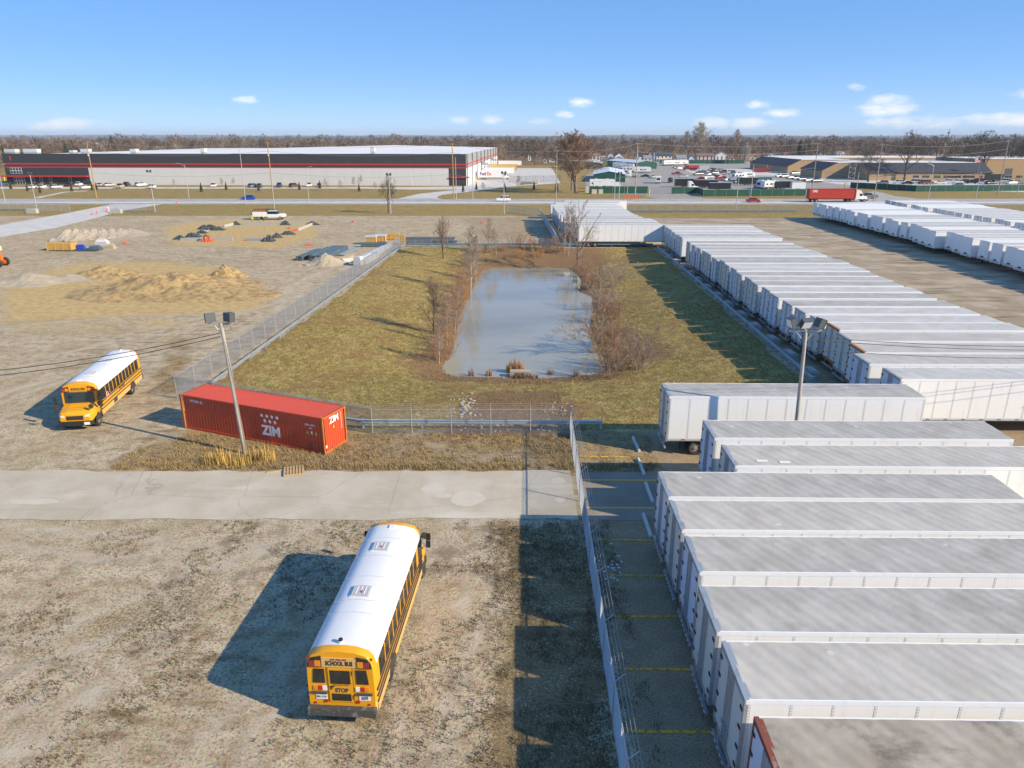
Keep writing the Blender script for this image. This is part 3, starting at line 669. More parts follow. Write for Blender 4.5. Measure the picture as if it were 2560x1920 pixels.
# ================================================================== FENCES AND GUARDRAILS
M_wire = mat('chain_link_wire', (.52, .54, .55), .55, .4, var=.2)
M_post = mat('fence_post_steel', (.48, .50, .51), .5, .5, var=.2)
def wire_panel(wid, hgt, pitch=.085, r=.0038):
    b = MB()
    n = int((wid+hgt)/pitch)
    for i in range(n+1):
        c = i*pitch
        for sgn in (1, -1):
            # line x - z = c - hgt  (or mirrored), clipped to the panel
            pts = []
            x0, z0 = c-hgt, 0.0
            x1, z1 = c, hgt
            if x0 < 0: z0 = -x0; x0 = 0.0
            if x1 > wid: z1 = hgt-(x1-wid); x1 = wid
            if z1 <= z0+.01: continue
            if sgn < 0: x0, x1 = wid-x0, wid-x1
            d = Vector((x1-x0, 0, z1-z0)).normalized(); a = Vector((-d.z, 0, d.x))*r; e = Vector((0, r, 0))
            p0 = Vector((x0, 0, z0)); p1 = Vector((x1, 0, z1))
            n0 = len(b.v)
            b.v += [tuple(p0+a), tuple(p0-a*.5+e), tuple(p0-a*.5-e), tuple(p1+a), tuple(p1-a*.5+e), tuple(p1-a*.5-e)]
            for q in ((0, 1, 4, 3), (1, 2, 5, 4), (2, 0, 3, 5)): b.f.append(tuple(n0+k for k in q)); b.mi.append(0)
    return b
_panels = {}
def fence(name, label, p0, p1, bay, hgt=1.83, barb=0, lean=0.0, zfun=None, ends=(1, 1), group=None, wire=M_wire, post=M_post, screen=None):
    """chain-link run from p0 to p1: posts, top rail, wire panel in each bay; barb = +1/-1 outriggers to one side, 2 = upright"""
    p0 = Vector((p0[0], p0[1], 0)); p1 = Vector((p1[0], p1[1], 0)); L = (p1-p0).length; n = max(1, round(L/bay)); w = L/n
    rz = math.atan2(p1.y-p0.y, p1.x-p0.x)
    root = link(name, None, None, p0, (0, 0, rz)); tag(root, label, 'fence', group)
    key = (round(w, 2), hgt, screen is not None)
    if key not in _panels:
        if screen is None: _panels[key] = wire_panel(w, hgt).mesh('wire_panel', wire)
        else:
            b = MB(); b.box(.04, w-.04, -.012, .012, .06, hgt-.03); _panels[key] = b.mesh('screen_panel', screen)
    b = MB(); b.tube((0, 0, -.1), (0, 0, hgt+.05), .038, n=8)
    if barb in (1, -1): b.tube((0, 0, hgt+.02), (0, -barb*.34, hgt+.36), .02, n=5)
    if barb == 2: b.tube((0, 0, hgt), (0, 0, hgt+.42), .02, n=5)
    pm = b.mesh('post', post)
    b = MB(); b.tube((0, 0, hgt), (w, 0, hgt), .026, n=6, cap=False); rm = b.mesh('top_rail', post)
    sb = None
    if barb:
        b = MB()
        for k in (0.35, .68, 1.0):
            o = Vector((0, -barb*.34*k, hgt+.36*k)) if barb in (1, -1) else Vector((0, 0, hgt+.42*k))
            b.tube(o, o+Vector((w, 0, 0)), .007, n=3, cap=False)
            for q in range(int(w/.14)): c = o+Vector(((q+.5)*.14, 0, 0)); b.tube(c+Vector((-.018, .012, -.022)), c+Vector((.018, -.012, .022)), .0055, n=3, cap=False)
        sb = b.mesh('barbed_wire', wire)
    for i in range(n+1):
        if (i == 0 and not ends[0]) or (i == n and not ends[1]): continue
        z = zfun(p0+(p1-p0)*(i/n)) if zfun else 0
        link('post', pm, root, (i*w, 0, z))
    for i in range(n):
        link('wire_panel' if screen is None else 'screen_panel', _panels[key], root, (i*w, 0, 0)); link('top_rail', rm, root, (i*w, 0, 0))
        if sb: link('barbed_wire', sb, root, (i*w, 0, 0))
    return root
FC = (4.02, 46.46); FL = (-9.74, 46.46); FK = (-26.5, 53.6); FE = (-21.2, 137.6)
fence('chain_link_fence', 'long chain-link fence with barbed wire between gravel lot and trailer stalls', FC, (3.32, 7.0), 3.3, 1.83, -1)
fence('chain_link_fence', 'short chain-link fence crossing in front of the riprap inlet', FL, FC, 2.75, 1.83, 2, ends=(1, 0))
fence('chain_link_fence', 'chain-link fence running behind the red container', FK, FL, 3.0, 1.83, 1, ends=(1, 0))
fence('chain_link_fence', 'long chain-link fence between the dirt lot and the left pond bank', FE, FK, 3.0, 1.83, 0, ends=(1, 0))
fence('chain_link_fence', 'low chain-link fence along the far bank of the pond', FE, (8.7, 138.0), 3.0, 1.2, 0, ends=(0, 1))
fence('chain_link_fence', 'chain-link fence leading from the pond to the street beside the trailer block', (8.7, 138.0), (7.6, 190.5), 3.0, 1.83, -1, ends=(0, 1))
fence('chain_link_fence', 'chain-link fence along the street verge right of the trailer block', (27.5, 203), (78, 203.5), 3.2, 2.0, 0)
fence('chain_link_fence', 'chain-link fence at the street behind the far right trailers', (78, 203.5), (150, 204), 3.2, 2.0, 0, ends=(0, 1))
fence('chain_link_fence', 'short chain-link return fence left of the trailer block', (7.6, 190.5), (-1, 203), 3.0, 1.9, 0, ends=(0, 1))
# W-beam guardrails
M_beam = mat('guardrail_steel', (.42, .46, .48), .5, .5, var=.3, vscale=1.3, dark=(.24, .27, .29), dscale=.9)
M_beam2 = mat('blue_painted_guardrail', (.16, .27, .34), .6, .2, var=.25, vscale=1.2, dark=(.30, .33, .33), dscale=1.1)
def guardrail(label, pts, bay=3.81, zf=None, m=M_beam, top=.72):
    root = link('guardrail', None, None, (pts[0][0], pts[0][1], 0)); tag(root, label, 'guardrail', 'steel guardrails'); o0 = Vector((pts[0][0], pts[0][1], 0))
    prof = [(.0, -.155), (.08, -.10), (.08, -.06), (0, -.01), (0, .01), (.08, .06), (.08, .10), (0, .155), (-.012, .155), (-.012, -.155)]
    for (a, b) in zip(pts, pts[1:]):
        a = Vector((a[0], a[1], 0)); b = Vector((b[0], b[1], 0)); L = (b-a).length; n = max(1, round(L/bay)); d = (b-a)/n; rz = math.atan2(d.y, d.x)
        w = d.length
        bb = MB(); bb.loft([[(0, -q[0]-.10, q[1]+top-.16) for q in prof], [(w+.05, -q[0]-.10, q[1]+top-.16) for q in prof]]); bm = bb.mesh('beam', m)
        pb = MB(); pb.box(-.06, .06, -.09, .09, -.5, top); pm = pb.mesh('post', m)
        for i in range(n):
            q = a+d*i-o0; z = zf if zf is not None else 0
            link('beam', bm, root, (q.x, q.y, z), (0, 0, rz)); link('post', pm, root, (q.x, q.y, z), (0, 0, rz))
        q = b-o0; link('post', pm, root, (q.x, q.y, 0), (0, 0, rz))
    return root
guardrail('steel guardrail along the left bank of the pond inside the fence', [(-24.7, 56.2), (-20.3, 136.2)])
M_beam3 = mat('pale_blue_guardrail', (.46, .56, .60), .55, .15, var=.2, vscale=1.3)
guardrail('steel guardrail in front of the riprap inlet behind the short fence', [(-15.5, 49.2), (-10.6, 47.5), (6.3, 47.3)], m=M_beam3)
guardrail('dark guardrail across the far bank of the pond', [(-19.8, 136.9), (26.4, 136.6)], m=M_beam2)
guardrail('steel guardrail with concrete blocks along the right bank of the pond', [(26.8, 133.5), (26.2, 100), (25.2, 57.0)], m=M_beam)
guardrail('guardrail along the street verge behind the trailer yard', [(28, 201), (77.5, 201.3)], m=M_beam2)
M_block = mat('concrete_block', (.44, .43, .40), .9, var=.25, vscale=2, dark=(.25, .24, .22), dscale=1.5, bump=.2)
bb = MB(); bb.box(-.42, .42, -.9, .9, 0, .58); bb.box(-.30, .30, -.72, .72, .58, .68); blk = bb.mesh('concrete_block', M_block)
NB = 14
for i in range(NB):
    y = 59.3+i*5.35; x = 25.95+(y-57)*.0155+prnd.uniform(-.08, .08)
    o = link('concrete_block', blk, None, (x, y, 0), (0, 0, prnd.uniform(-.06, .06)))
    tag(o, f'grey concrete ballast block behind the pond guardrail, {ORD[i+1]} from its near end', 'block', 'concrete blocks behind the guardrail')
# wheel stops
bb = MB(); bb.extrude([(-.10, 0), (.10, 0), (.075, .12), (.05, .15), (-.05, .15), (-.075, .12)], 'y', -1.2, 1.2); ws = bb.mesh('wheel_stop', mat('pale_concrete', (.60, .60, .58), .9, var=.2, dark=(.42, .40, .36)))
for k, (x, y, rz, nm) in enumerate([(8.35, 44.5, .02, 'farthest from the road'), (8.1, 40.95, .0, 'at the far edge of the asphalt'), (7.98, 37.55, .0, 'between the two bright yellow lines'), (7.2, 33.8, 0, 'half hidden behind a trailer corner')]):
    o = link('wheel_stop', ws, None, (x, y, .016), (0, 0, rz)); tag(o, f'white concrete wheel stop {nm}', 'wheel stop', 'wheel stops at the trailer stalls')
# ================================================================== SCHOOL BUSES
M_bus = mat('school_bus_yellow', (.78, .36, .012), .35, var=.06, vscale=1, dark=(.62, .36, .08), dscale=.5, dlo=.55, dhi=.8)
M_busdust = mat('dusty_lower_yellow', (.74, .42, .12), .6, var=.12, vscale=1.5, dark=(.60, .40, .20), dscale=1.2, dlo=.45)
M_busroof = mat('bus_white_roof', (.74, .75, .76), .4, var=.05, vscale=1.2, dark=(.70, .70, .70), dscale=.7)
M_glass = mat('dark_window_glass', (.012, .014, .016), .08, var=.2, spec=.8)
M_trim = mat('black_trim', (.025, .024, .023), .55, var=.3)
M_ltrim = mat('worn_black_trim', (.07, .066, .06), .7, var=.3)
M_white = mat('white_plastic', (.80, .80, .80), .4, var=.04)
M_amber = mat('amber_lens', (.80, .26, .02), .3, var=.05)
M_dred = mat('dark_red_lens', (.26, .04, .035), .35, var=.1)
M_steelw = mat('bus_wheel_steel', (.30, .27, .22), .7, .2, var=.3, dark=(.40, .36, .29), dscale=3)
M_tan = mat('faded_sign_yellow', (.66, .42, .16), .6, var=.08)
M_grey = mat('grey_plastic', (.45, .46, .47), .5, var=.08)
M_signred = mat('sign_red', (.60, .02, .03), .4, var=.05)
M_lamp_clear = mat('clear_lamp', (.75, .78, .80), .15, var=.05)
SEC = [(-1.20, .62), (-1.22, 1.05), (-1.22, 1.68), (-1.20, 2.42), (-1.14, 2.74), (-.98, 2.96), (-.55, 3.10), (0, 3.14), (.55, 3.10), (.98, 2.96), (1.14, 2.74), (1.20, 2.42), (1.22, 1.68), (1.22, 1.05), (1.20, .62)]
BL = 8.75
def bus_kit(number):
    K = []
    def ring(x, s=1.0, dz=0.0, zs=1.0): return [(x, y*s, (z-1.6)*zs+1.6+dz) for y, z in SEC]
    rings = [ring(0, .955, 0, .975), ring(.06, .985, 0, .99), ring(.22), ring(BL-.25), ring(BL-.06, .985, 0, .985), ring(BL, .96, 0, .965)]
    ms = [2, 0, 0, 0] + [0]*6 + [0, 0, 0, 2] + [3]
    b = MB(); b.loft(rings, 0, True, 0, ms); K.append(Pt('body', b.mesh('bus_body', [M_bus, M_busroof, M_busdust, M_under], True)))
    K[-1].mesh.set_sharp_from_angle(angle=R(38))
    # white roof skin
    b = MB(); rs = []
    for x in np.linspace(.30, BL-.35, 8): rs.append([(x, y*1.004, z+.008) for y, z in SEC[3:12]])
    k = 9
    for r in rs: b.v.extend(r)
    for i in range(7):
        for j in range(k-1):
            a = i*k+j; b.f.append((a, a+1, a+1+k, a+k)); b.mi.append(0)
    roof = b.mesh('bus_roof', M_busroof, True)
    # roof joints, hatches, strobe
    kids = []
    for x in (2.1, 2.85, 4.4, 5.9, 7.3):
        b = MB(); b.path([(x, y*1.004, z+.010) for y, z in SEC[4:11]], .012, 4); kids.append(Pt('roof_seam', b.mesh('roof_seam', mat('seam_grey', (.42, .43, .44), .5))))
    K.append(Pt('roof', roof, kids=kids))
    b = MB(); b.box(-.34, .34, -.38, .38, 0, .03, 1); b.extrude([(-.29, -.32), (.29, -.32), (.32, -.1), (.32, .1), (.29, .32), (-.29, .32)], 'z', .03, .085, 0)
    for q in (-.16, 0, .16): b.box(-.24, .24, q-.02, q+.02, .085, .10, 1)
    hatch = b.mesh('roof_hatch', [M_grey, M_seam])
    b = MB(); b.box(-.07, .07, -.03, .03, 0, .02); hl = b.mesh('hatch_handle', M_signred)
    for x in (3.35, 6.55): K.append(Pt('roof_hatch', hatch, (x, .08, 3.125), kids=[Pt('hatch_handle', hl, (-.12, -.05, .10))]))
    b = MB(); b.disc((0, 0, .05), 'z', .085, .10, 12, 0); b.disc((0, 0, .13), 'z', .075, .07, 12, 1); K.append(Pt('strobe_light', b.mesh('strobe_light', [M_white, M_trim]), (.42, .02, 3.13)))
    b = MB(); b.box(-.12, .12, -.13, .13, 0, .10); K.append(Pt('roof_vent', b.mesh('roof_vent', M_white), (BL-.55, -.05, 3.10)))
    # side windows with pillars
    for sy in (-1, 1):
        n = 11 if sy > 0 else 10; x0 = .72; pitch = .66
        for i in range(n):
            xa = x0+i*pitch
            b = MB(); 
            for zz0, zz1, off in ((1.66, 2.02, .010), (2.04, 2.40, .014)):
                ya = 1.222+off*.5
                b.loft([[(xa+.05, sy*(1.195+off), zz1), (xa+.05, sy*(ya), zz0), (xa+.05, sy*1.15, zz0), (xa+.05, sy*1.15, zz1)], [(xa+pitch-.05, sy*(1.195+off), zz1), (xa+pitch-.05, sy*ya, zz0), (xa+pitch-.05, sy*1.15, zz0), (xa+pitch-.05, sy*1.15, zz1)]])
            K.append(Pt('window', b.mesh('bus_window', M_glass)))
        b = MB(); xe = x0+n*pitch
        b.loft([[(x0-.12, sy*1.210, 2.425), (x0-.12, sy*1.226, 1.58), (x0-.12, sy*1.15, 1.58), (x0-.12, sy*1.15, 2.425)], [(xe+.1, sy*1.210, 2.425), (xe+.1, sy*1.226, 1.58), (xe+.1, sy*1.15, 1.58), (xe+.1, sy*1.15, 2.425)]])
        K.append(Pt('window_band', b.mesh('window_band', M_trim)))
        for i in range(1, n):
            xa = x0+i*pitch
            b = MB(); b.loft([[(xa-.035, sy*1.232, 2.42), (xa-.035, sy*1.242, 1.66), (xa-.035, sy*1.18, 1.66), (xa-.035, sy*1.18, 2.42)], [(xa+.035, sy*1.232, 2.42), (xa+.035, sy*1.242, 1.66), (xa+.035, sy*1.18, 1.66), (xa+.035, sy*1.18, 2.42)]])
            K.append(Pt('window_pillar', b.mesh('window_pillar', M_bus)))
        for z, h in ((1.50, .035), (1.24, .03), (1.00, .03)):
            b = MB(); b.box(.08, BL-.2, sy*1.245-.02, sy*1.245+.02, z-h, z+h); K.append(Pt('rub_rail', b.mesh('rub_rail', M_ltrim)))
        b = MB(); b.box(.15, BL-.3, sy*1.225-.012, sy*1.225+.012, .60, 1.0); K.append(Pt('skirt_panel', b.mesh('skirt_panel', M_busdust)))
        tx = text_mesh('FIRST STUDENT', .16, M_trim, .002, .004); K.append(Pt('lettering', tx, (4.4, sy*1.232, 1.37), (0, 0, 0 if sy < 0 else math.pi)))
    # engine flap or battery box on the left side and driver's window
    b = MB(); b.box(5.6, 6.3, 1.236, 1.246, .66, .96); K.append(Pt('battery_box', b.mesh('battery_box', M_ltrim)))
    b = MB(); b.box(8.02, 8.62, 1.19, 1.228, 1.62, 2.42); K.append(Pt('driver_window', b.mesh('driver_window', M_glass)))
    b = MB(); b.box(7.85, 8.65, -1.228, -1.19, .85, 2.45); K.append(Pt('entrance_door', b.mesh('entrance_door', M_glass)))
    # --- rear
    b = MB(); b.box(-.035, 0, -.42, .42, 1.02, 2.42); door = b.mesh('rear_door', M_bus)
    g = MB(); g.box(-.045, -.03, -.35, .35, 1.78, 2.34); g1 = g.mesh('door_glass', M_glass)
    g = MB(); g.box(-.045, -.03, -.34, .34, 1.07, 1.36); g2 = g.mesh('door_glass', M_glass)
    g = MB(); g.box(-.06, -.035, .30, .345, 1.55, 1.68); g.box(-.075, -.035, .22, .36, 1.665, 1.69); hd = g.mesh('door_handle', M_trim)
    st = text_mesh('STOP', .235, M_ltrim, .003, .012, .82); sn = text_mesh('EMERGENCY DOOR', .06, M_trim, .002)
    g = MB(); g.tube((-.04, 0, -.09), (-.04, 0, .09), .018, n=6); hg = g.mesh('hinge', M_ltrim)
    s_ = text_mesh('SCHOOL BUS', .25, M_trim, .003, .010, .60, 0, 1.05)
    fr = MB()
    for q in (-.43, .43): fr.box(-.016, -.004, q-.008, q+.008, 1.0, 2.44)
    K.append(Pt('door_gap', fr.mesh('door_gap', M_trim)))
    K.append(Pt('rear_door', door, kids=[Pt('door_glass', g1), Pt('door_glass', g2), Pt('door_handle', hd), Pt('lettering', st, (-.038, -.02, 1.50), (0, 0, -math.pi/2)), Pt('lettering', sn, (-.038, 0, 1.725), (0, 0, -math.pi/2)), Pt('hinge', hg, (0, -.43, 2.25)), Pt('hinge', hg, (0, -.43, 1.25))]))
    for sy in (-1, 1):
        g = MB(); g.extrude([(sy*.55, 1.78), (sy*.98, 1.78), (sy*.92, 2.36), (sy*.55, 2.36)] if sy > 0 else [(sy*.55, 2.36), (sy*.92, 2.36), (sy*.98, 1.78), (sy*.55, 1.78)], 'x', -.022, .05); K.append(Pt('rear_window', g.mesh('rear_window', M_glass)))
        g = MB(); g.extrude([(sy*.62, 2.46), (sy*1.12, 2.46), (sy*1.10, 2.62), (sy*.98, 2.82), (sy*.62, 2.90)], 'x', -.045, .03); lb = g.mesh('light_housing', M_trim)
        g = MB(); g.box(-.06, -.04, -.10, .10, -.12, .12); la, lr = g.mesh('warning_light', M_amber), g.mesh('warning_light', M_dred)
        K.append(Pt('light_housing', lb, kids=[Pt('warning_light', la, (0, sy*.74, 2.62)), Pt('warning_light', lr, (0, sy*.95, 2.60))]))
        g = MB(); g.box(-.03, 0, -.075, .075, -.085, .085)
        for k, (yy, mm) in enumerate([(.58, M_white), (.74, M_red), (.90, M_amber)]): K.append(Pt('tail_light', g.mesh('tail_light', mm), (0, sy*yy, 1.56)))
        g = MB(); g.box(-.05, 0, -.28, .28, -.04, .04); K.append(Pt('rub_rail', g.mesh('rear_rail', M_ltrim), (0, sy*.80, 1.36)))
        g = MB(); g.disc((-.01, 0, 0), 'x', .07, .04, 12); K.append(Pt('reflector', g.mesh('reflector', M_red), (0, sy*.56, 1.02)))
        g = MB(); g.disc((-.01, 0, 0), 'x', .045, .03, 10); K.append(Pt('reflector', g.mesh('reflector', M_red), (0, sy*.95, .92)))
        g = MB(); g.disc((0, 0, 0), 'x', .05, .05, 8); K.append(Pt('marker_light', g.mesh('marker_light', M_red), (.05, sy*1.10, 2.78)))
    g = MB(); g.box(-.03, .03, -.61, .61, 2.46, 2.84); K.append(Pt('sign_board', g.mesh('sign_board', M_tan), kids=[Pt('lettering', s_, (-.034, 0, 2.62), (0, 0, -math.pi/2))]))
    for q in (-.2, 0, .2): 
        g = MB(); g.box(-.05, -.02, q-.07, q+.07, 2.775, 2.815); K.append(Pt('marker_light', g.mesh('marker_light', M_dred)))
    g = MB(); g.box(-.02, 0, -.19, .19, -.10, .10); pl = g.mesh('plate', M_white)
    K.append(Pt('number_plate', pl, (0, -.80, 1.19), kids=[Pt('lettering', text_mesh(number, .19, mat('plate_blue', (.02, .05, .16), .5), .002, .006, .85), (-.022, 0, 0), (0, 0, -math.pi/2))]))
    K.append(Pt('licence_plate', pl, (0, .72, 1.19), kids=[Pt('lettering', text_mesh('BSA 3170', .11, mat('plate_blue', (.02, .05, .16), .5), .002, .003, .8), (-.022, 0, 0), (0, 0, -math.pi/2))]))
    g = MB(); g.box(-.20, .02, -1.20, 1.20, .52, .82); K.append(Pt('rear_bumper', g.mesh('rear_bumper', mat('dusty_black_bumper', (.07, .07, .068), .7, var=.35, vscale=5, dark=(.22, .21, .19), dscale=4, dlo=.5, dhi=.7))))
    # --- front: cowl, hood, fenders
    b = MB()
    hr = []
    for x, w, zb, zt in ((BL-.05, 1.22, .95, 1.66), (BL+.25, 1.23, .95, 1.62), (BL+.75, 1.20, .92, 1.52), (BL+1.15, 1.08, .72, 1.38), (BL+1.28, .96, .74, 1.22)):
        hr.append([(x, -w, zb), (x, -w, zt-.28), (x, -w*.86, zt-.08), (x, -w*.5, zt), (x, w*.5, zt), (x, w*.86, zt-.08), (x, w, zt-.28), (x, w, zb)])
    b.loft(hr, 0); K.append(Pt('hood', b.mesh('hood', M_bus)))
    g = MB(); g.extrude([(-1.0, 1.66), (1.0, 1.66), (.98, 2.46), (-.98, 2.46)][::-1], 'x', BL-.02, BL+.03); 
    K.append(Pt('windshield', g.mesh('windshield', mat('windshield_glass', (.02, .045, .06), .06, var=.3, spec=.9)), kids=[]))
    g = MB(); g.box(BL-.02, BL+.045, -.6, .6, 2.52, 2.88); K.append(Pt('sign_board', g.mesh('sign_board', M_bus), kids=[Pt('lettering', text_mesh('SCHOOL BUS', .25, M_trim, .003, .010, .60, 0, 1.05), (BL+.05, 0, 2.68), (0, 0, math.pi/2))]))
    for sy in (-1, 1):
        g = MB(); g.extrude([(sy*.62, 2.50), (sy*1.12, 2.50), (sy*1.08, 2.80), (sy*.62, 2.88)], 'x', BL-.03, BL+.04); lb = g.mesh('light_housing', M_trim)
        g = MB(); g.box(.04, .06, -.10, .10, -.11, .11); la, lr = g.mesh('warning_light', M_amber), g.mesh('warning_light', M_signred)
        K.append(Pt('light_housing', lb, kids=[Pt('warning_light', la, (BL, sy*.75, 2.66)), Pt('warning_light', lr, (BL, sy*.97, 2.64))]))
        g = MB(); g.extrude([(sy*.62, 1.02), (sy*.90, 1.05), (sy*.93, 1.16), (sy*.72, 1.19)] if sy > 0 else [(sy*.72, 1.19), (sy*.93, 1.16), (sy*.90, 1.05), (sy*.62, 1.02)], 'x', BL+1.12, BL+1.29); K.append(Pt('headlight', g.mesh('headlight', M_lamp_clear)))
        # side mirrors on bent arms
        g = MB(); g.path([(BL+.1, sy*1.12, 2.35), (BL+.45, sy*1.40, 2.30), (BL+.47, sy*1.42, 1.75), (BL+.1, sy*1.1, 1.6)], .02, 4); arm = g.mesh('mirror_arm', M_trim)
        g = MB(); g.box(-.05, .05, -.10, .10, -.16, .16); mh = g.mesh('mirror_head', M_trim)
        K.append(Pt('mirror', arm, kids=[Pt('mirror_head', mh, (BL+.46, sy*1.44, 2.10)), Pt('mirror_head', mh, (BL+.47, sy*1.42, 1.70))]))
        g = MB(); g.path([(BL+.7, sy*.95, 1.40), (BL+1.1, sy*1.12, 1.72)], .02, 4); arm = g.mesh('mirror_arm', M_trim)
        g = MB(); 
        for i in range(3): g.disc((0, 0, 0), 'x', (.17, .14, .08)[i], (.06, .12, .18)[i], 12)
        K.append(Pt('crossover_mirror', arm, kids=[Pt('mirror_head', g.mesh('mirror_bowl', M_ltrim), (BL+1.12, sy*1.13, 1.75))]))
    g = MB(); g.box(BL+1.2, BL+1.31, -.55, .55, .84, 1.12)
    for q in range(4): g.box(BL+1.305, BL+1.325, -.5, .5, .865+q*.065, .89+q*.065, 1)
    K.append(Pt('grille', g.mesh('grille', [M_trim, M_ltrim])))
    g = MB(); g.extrude([(BL+1.15, -1.15), (BL+1.38, -1.0), (BL+1.45, -.6), (BL+1.45, .6), (BL+1.38, 1.0), (BL+1.15, 1.15)], 'z', .44, .72); K.append(Pt('front_bumper', g.mesh('front_bumper', M_trim)))
    K.append(Pt('licence_plate', pl, (BL+1.44, .80, .60), (0, 0, math.pi), kids=[]))
    # stop arm on the left side
    g = MB(); g.loft([[(.23*math.cos(R(22.5+45*i)), -.012, .23*math.sin(R(22.5+45*i))) for i in range(8)], [(.23*math.cos(R(22.5+45*i)), .012, .23*math.sin(R(22.5+45*i))) for i in range(8)]], 0); sg = g.mesh('stop_sign', M_signred)
    g = MB(); g.loft([[(.26*math.cos(R(22.5+45*i)), -.008, .26*math.sin(R(22.5+45*i))) for i in range(8)], [(.26*math.cos(R(22.5+45*i)), .008, .26*math.sin(R(22.5+45*i))) for i in range(8)]], 0); sr = g.mesh('stop_sign_rim', M_white)
    K.append(Pt('stop_arm', sr, (7.25, 1.27, 1.66), kids=[Pt('stop_sign', sg), Pt('lettering', text_mesh('STOP', .15, M_white, .002, .004, .8), (0, .014, 0), (0, 0, math.pi))]))
    # wheels and arches
    tt, tr = wheel_kit('bus', .49, .30, .29, M_steelw, M_tyre)
    for x in (2.35, BL+.35):
        for sy in (-1, 1):
            K.append(Pt('wheel', tt, (x, sy*1.05, .49), kids=[Pt('rim', tr)]))
            yy = 1.238 if x < 5 else 1.222
            g = MB(); g.extrude([(x+.60*math.cos(R(a)), .49+.60*math.sin(R(a))) for a in range(0, 181, 20)], 'y', sy*yy-.004, sy*yy+.004); K.append(Pt('wheel_arch', g.mesh('wheel_arch', M_under)))
    g = MB(); g.box(.4, BL+.9, -.5, .5, .45, .66); K.append(Pt('chassis', g.mesh('bus_chassis', M_under)))
    return K
place(bus_kit('609'), 'school_bus', 'yellow school bus in the foreground, rear door to the camera, number 609', 'bus', (-5.90, 20.15, 0), math.atan2(8.2, .52), 'yellow school buses')
place(bus_kit('611'), 'school_bus', 'yellow school bus farther off at the left, its hood and windshield facing the camera', 'bus', (-32.05, 56.9, 0), math.atan2(-9.5, 1.35), 'yellow school buses')

# ================================================================== RED CONTAINER
M_cont = mat('container_red', (.60, .085, .032), .55, var=.2, vscale=1.2, dark=(.30, .08, .05), dscale=1.6, dlo=.56, dhi=.7)
M_cont_top = mat('container_red_roof', (.55, .075, .038), .6, var=.12, vscale=1.2, dark=(.50, .12, .07), dscale=1.0, dlo=.6)
M_contrust = mat('rusty_container_frame', (.50, .16, .03), .8, var=.3, vscale=2, dark=(.14, .05, .025), dscale=2)
M_cwhite = mat('container_white_paint', (.82, .82, .82), .6, var=.08)
def corrugated(length, n, depth):
    """outline of a trapezoid wave: (along, out)"""
    pts = []; p = length/n
    for i in range(n): pts += [(i*p, 0), (i*p+p*.36, 0), (i*p+p*.5, -depth), (i*p+p*.86, -depth)]
    pts.append((length, 0)); return pts
def container_kit(L, w, h, red, redtop, frame, marks):
    K = []
    wave = corrugated(L-.3, 44, .036)
    for sy in (-1, 1):
        b = MB(); o = [(x+.15, sy*(w-.02+d)) for x, d in wave]
        for (a, c) in zip(o, o[1:]): b.face([(a[0], a[1], .16), (c[0], c[1], .16), (c[0], c[1], h-.10), (a[0], a[1], h-.10)] if sy < 0 else [(c[0], c[1], .16), (a[0], a[1], .16), (a[0], a[1], h-.10), (c[0], c[1], h-.10)])
        K.append(Pt('side_wall', b.mesh('corrugated_side', red)))
        b = MB(); b.box(.0, L, sy*w-.03, sy*w+.03, 0, .16); b.box(0, L, sy*w-.03, sy*w+.03, h-.10, h); K.append(Pt('side_rail', b.mesh('side_rail', red)))
    b = MB(); o = [(x+.15, h-.012+d*.6) for x, d in wave]
    for (a, c) in zip(o, o[1:]): b.face([(a[0], -w+.03, a[1]), (c[0], -w+.03, c[1]), (c[0], w-.03, c[1]), (a[0], w-.03, a[1])])
    b.box(0, .15, -w, w, h-.08, h-.002); b.box(L-.15, L, -w, w, h-.08, h-.002)
    K.append(Pt('roof', b.mesh('corrugated_roof', redtop)))
    wv = corrugated(2*w-.3, 9, .045)
    for x, s in ((0, -1), (L, 1)):
        b = MB(); o = [(x+s*(-.02+d), y-w+.15) for y, d in wv]
        for (a, c) in zip(o, o[1:]): b.face([(a[0], a[1], .16), (c[0], c[1], .16), (c[0], c[1], h-.1), (a[0], a[1], h-.1)] if s > 0 else [(c[0], c[1], .16), (a[0], a[1], .16), (a[0], a[1], h-.1), (c[0], c[1], h-.1)])
        K.append(Pt('end_wall', b.mesh('corrugated_end', red)))
        b = MB(); b.box(x-.04 if s > 0 else x-.002, x+.002 if s > 0 else x+.04, -w, w, 0, .16); b.box(x-.04 if s > 0 else x-.002, x+.002 if s > 0 else x+.04, -w, w, h-.12, h-.002); K.append(Pt('end_rail', b.mesh('end_rail', frame)))
        for sy in (-1, 1):
            b = MB(); b.box(x-.08, x+.08 if s < 0 else x+.008, sy*w-.085, sy*w+.035, .0, h+.006) if s < 0 else b.box(x-.08, x+.01, sy*w-.085, sy*w+.035, 0, h+.006)
            K.append(Pt('corner_post', b.mesh('corner_post', frame)))
            b = MB(); b.box(-.1, .1, -.09, .09, -.06, .06); cm = b.mesh('corner_casting', frame)
            for z in (.06, h-.05): K.append(Pt('corner_casting', cm, (x-s*.06, sy*(w-.05), z)))
    b = MB(); b.box(.1, L-.1, -w+.08, w-.08, .03, .15); K.append(Pt('floor', b.mesh('container_floor', M_under)))
    return K+marks
def star(n, r0, r1, m):
    b = MB(); pts = [((r0 if i % 2 == 0 else r1)*math.cos(R(90+i*180/n)), (r0 if i % 2 == 0 else r1)*math.sin(R(90+i*180/n))) for i in range(2*n)]
    b.extrude(pts, 'y', -.004, .004); return b.mesh('star', m)
CLn, CW, CHt = 12.0, 1.2, 2.56
y_ = -CW-.012
marks = [Pt('lettering', text_mesh('ZIM', .95, M_cwhite, .003, .035, .95), (7.7, y_, .95))]
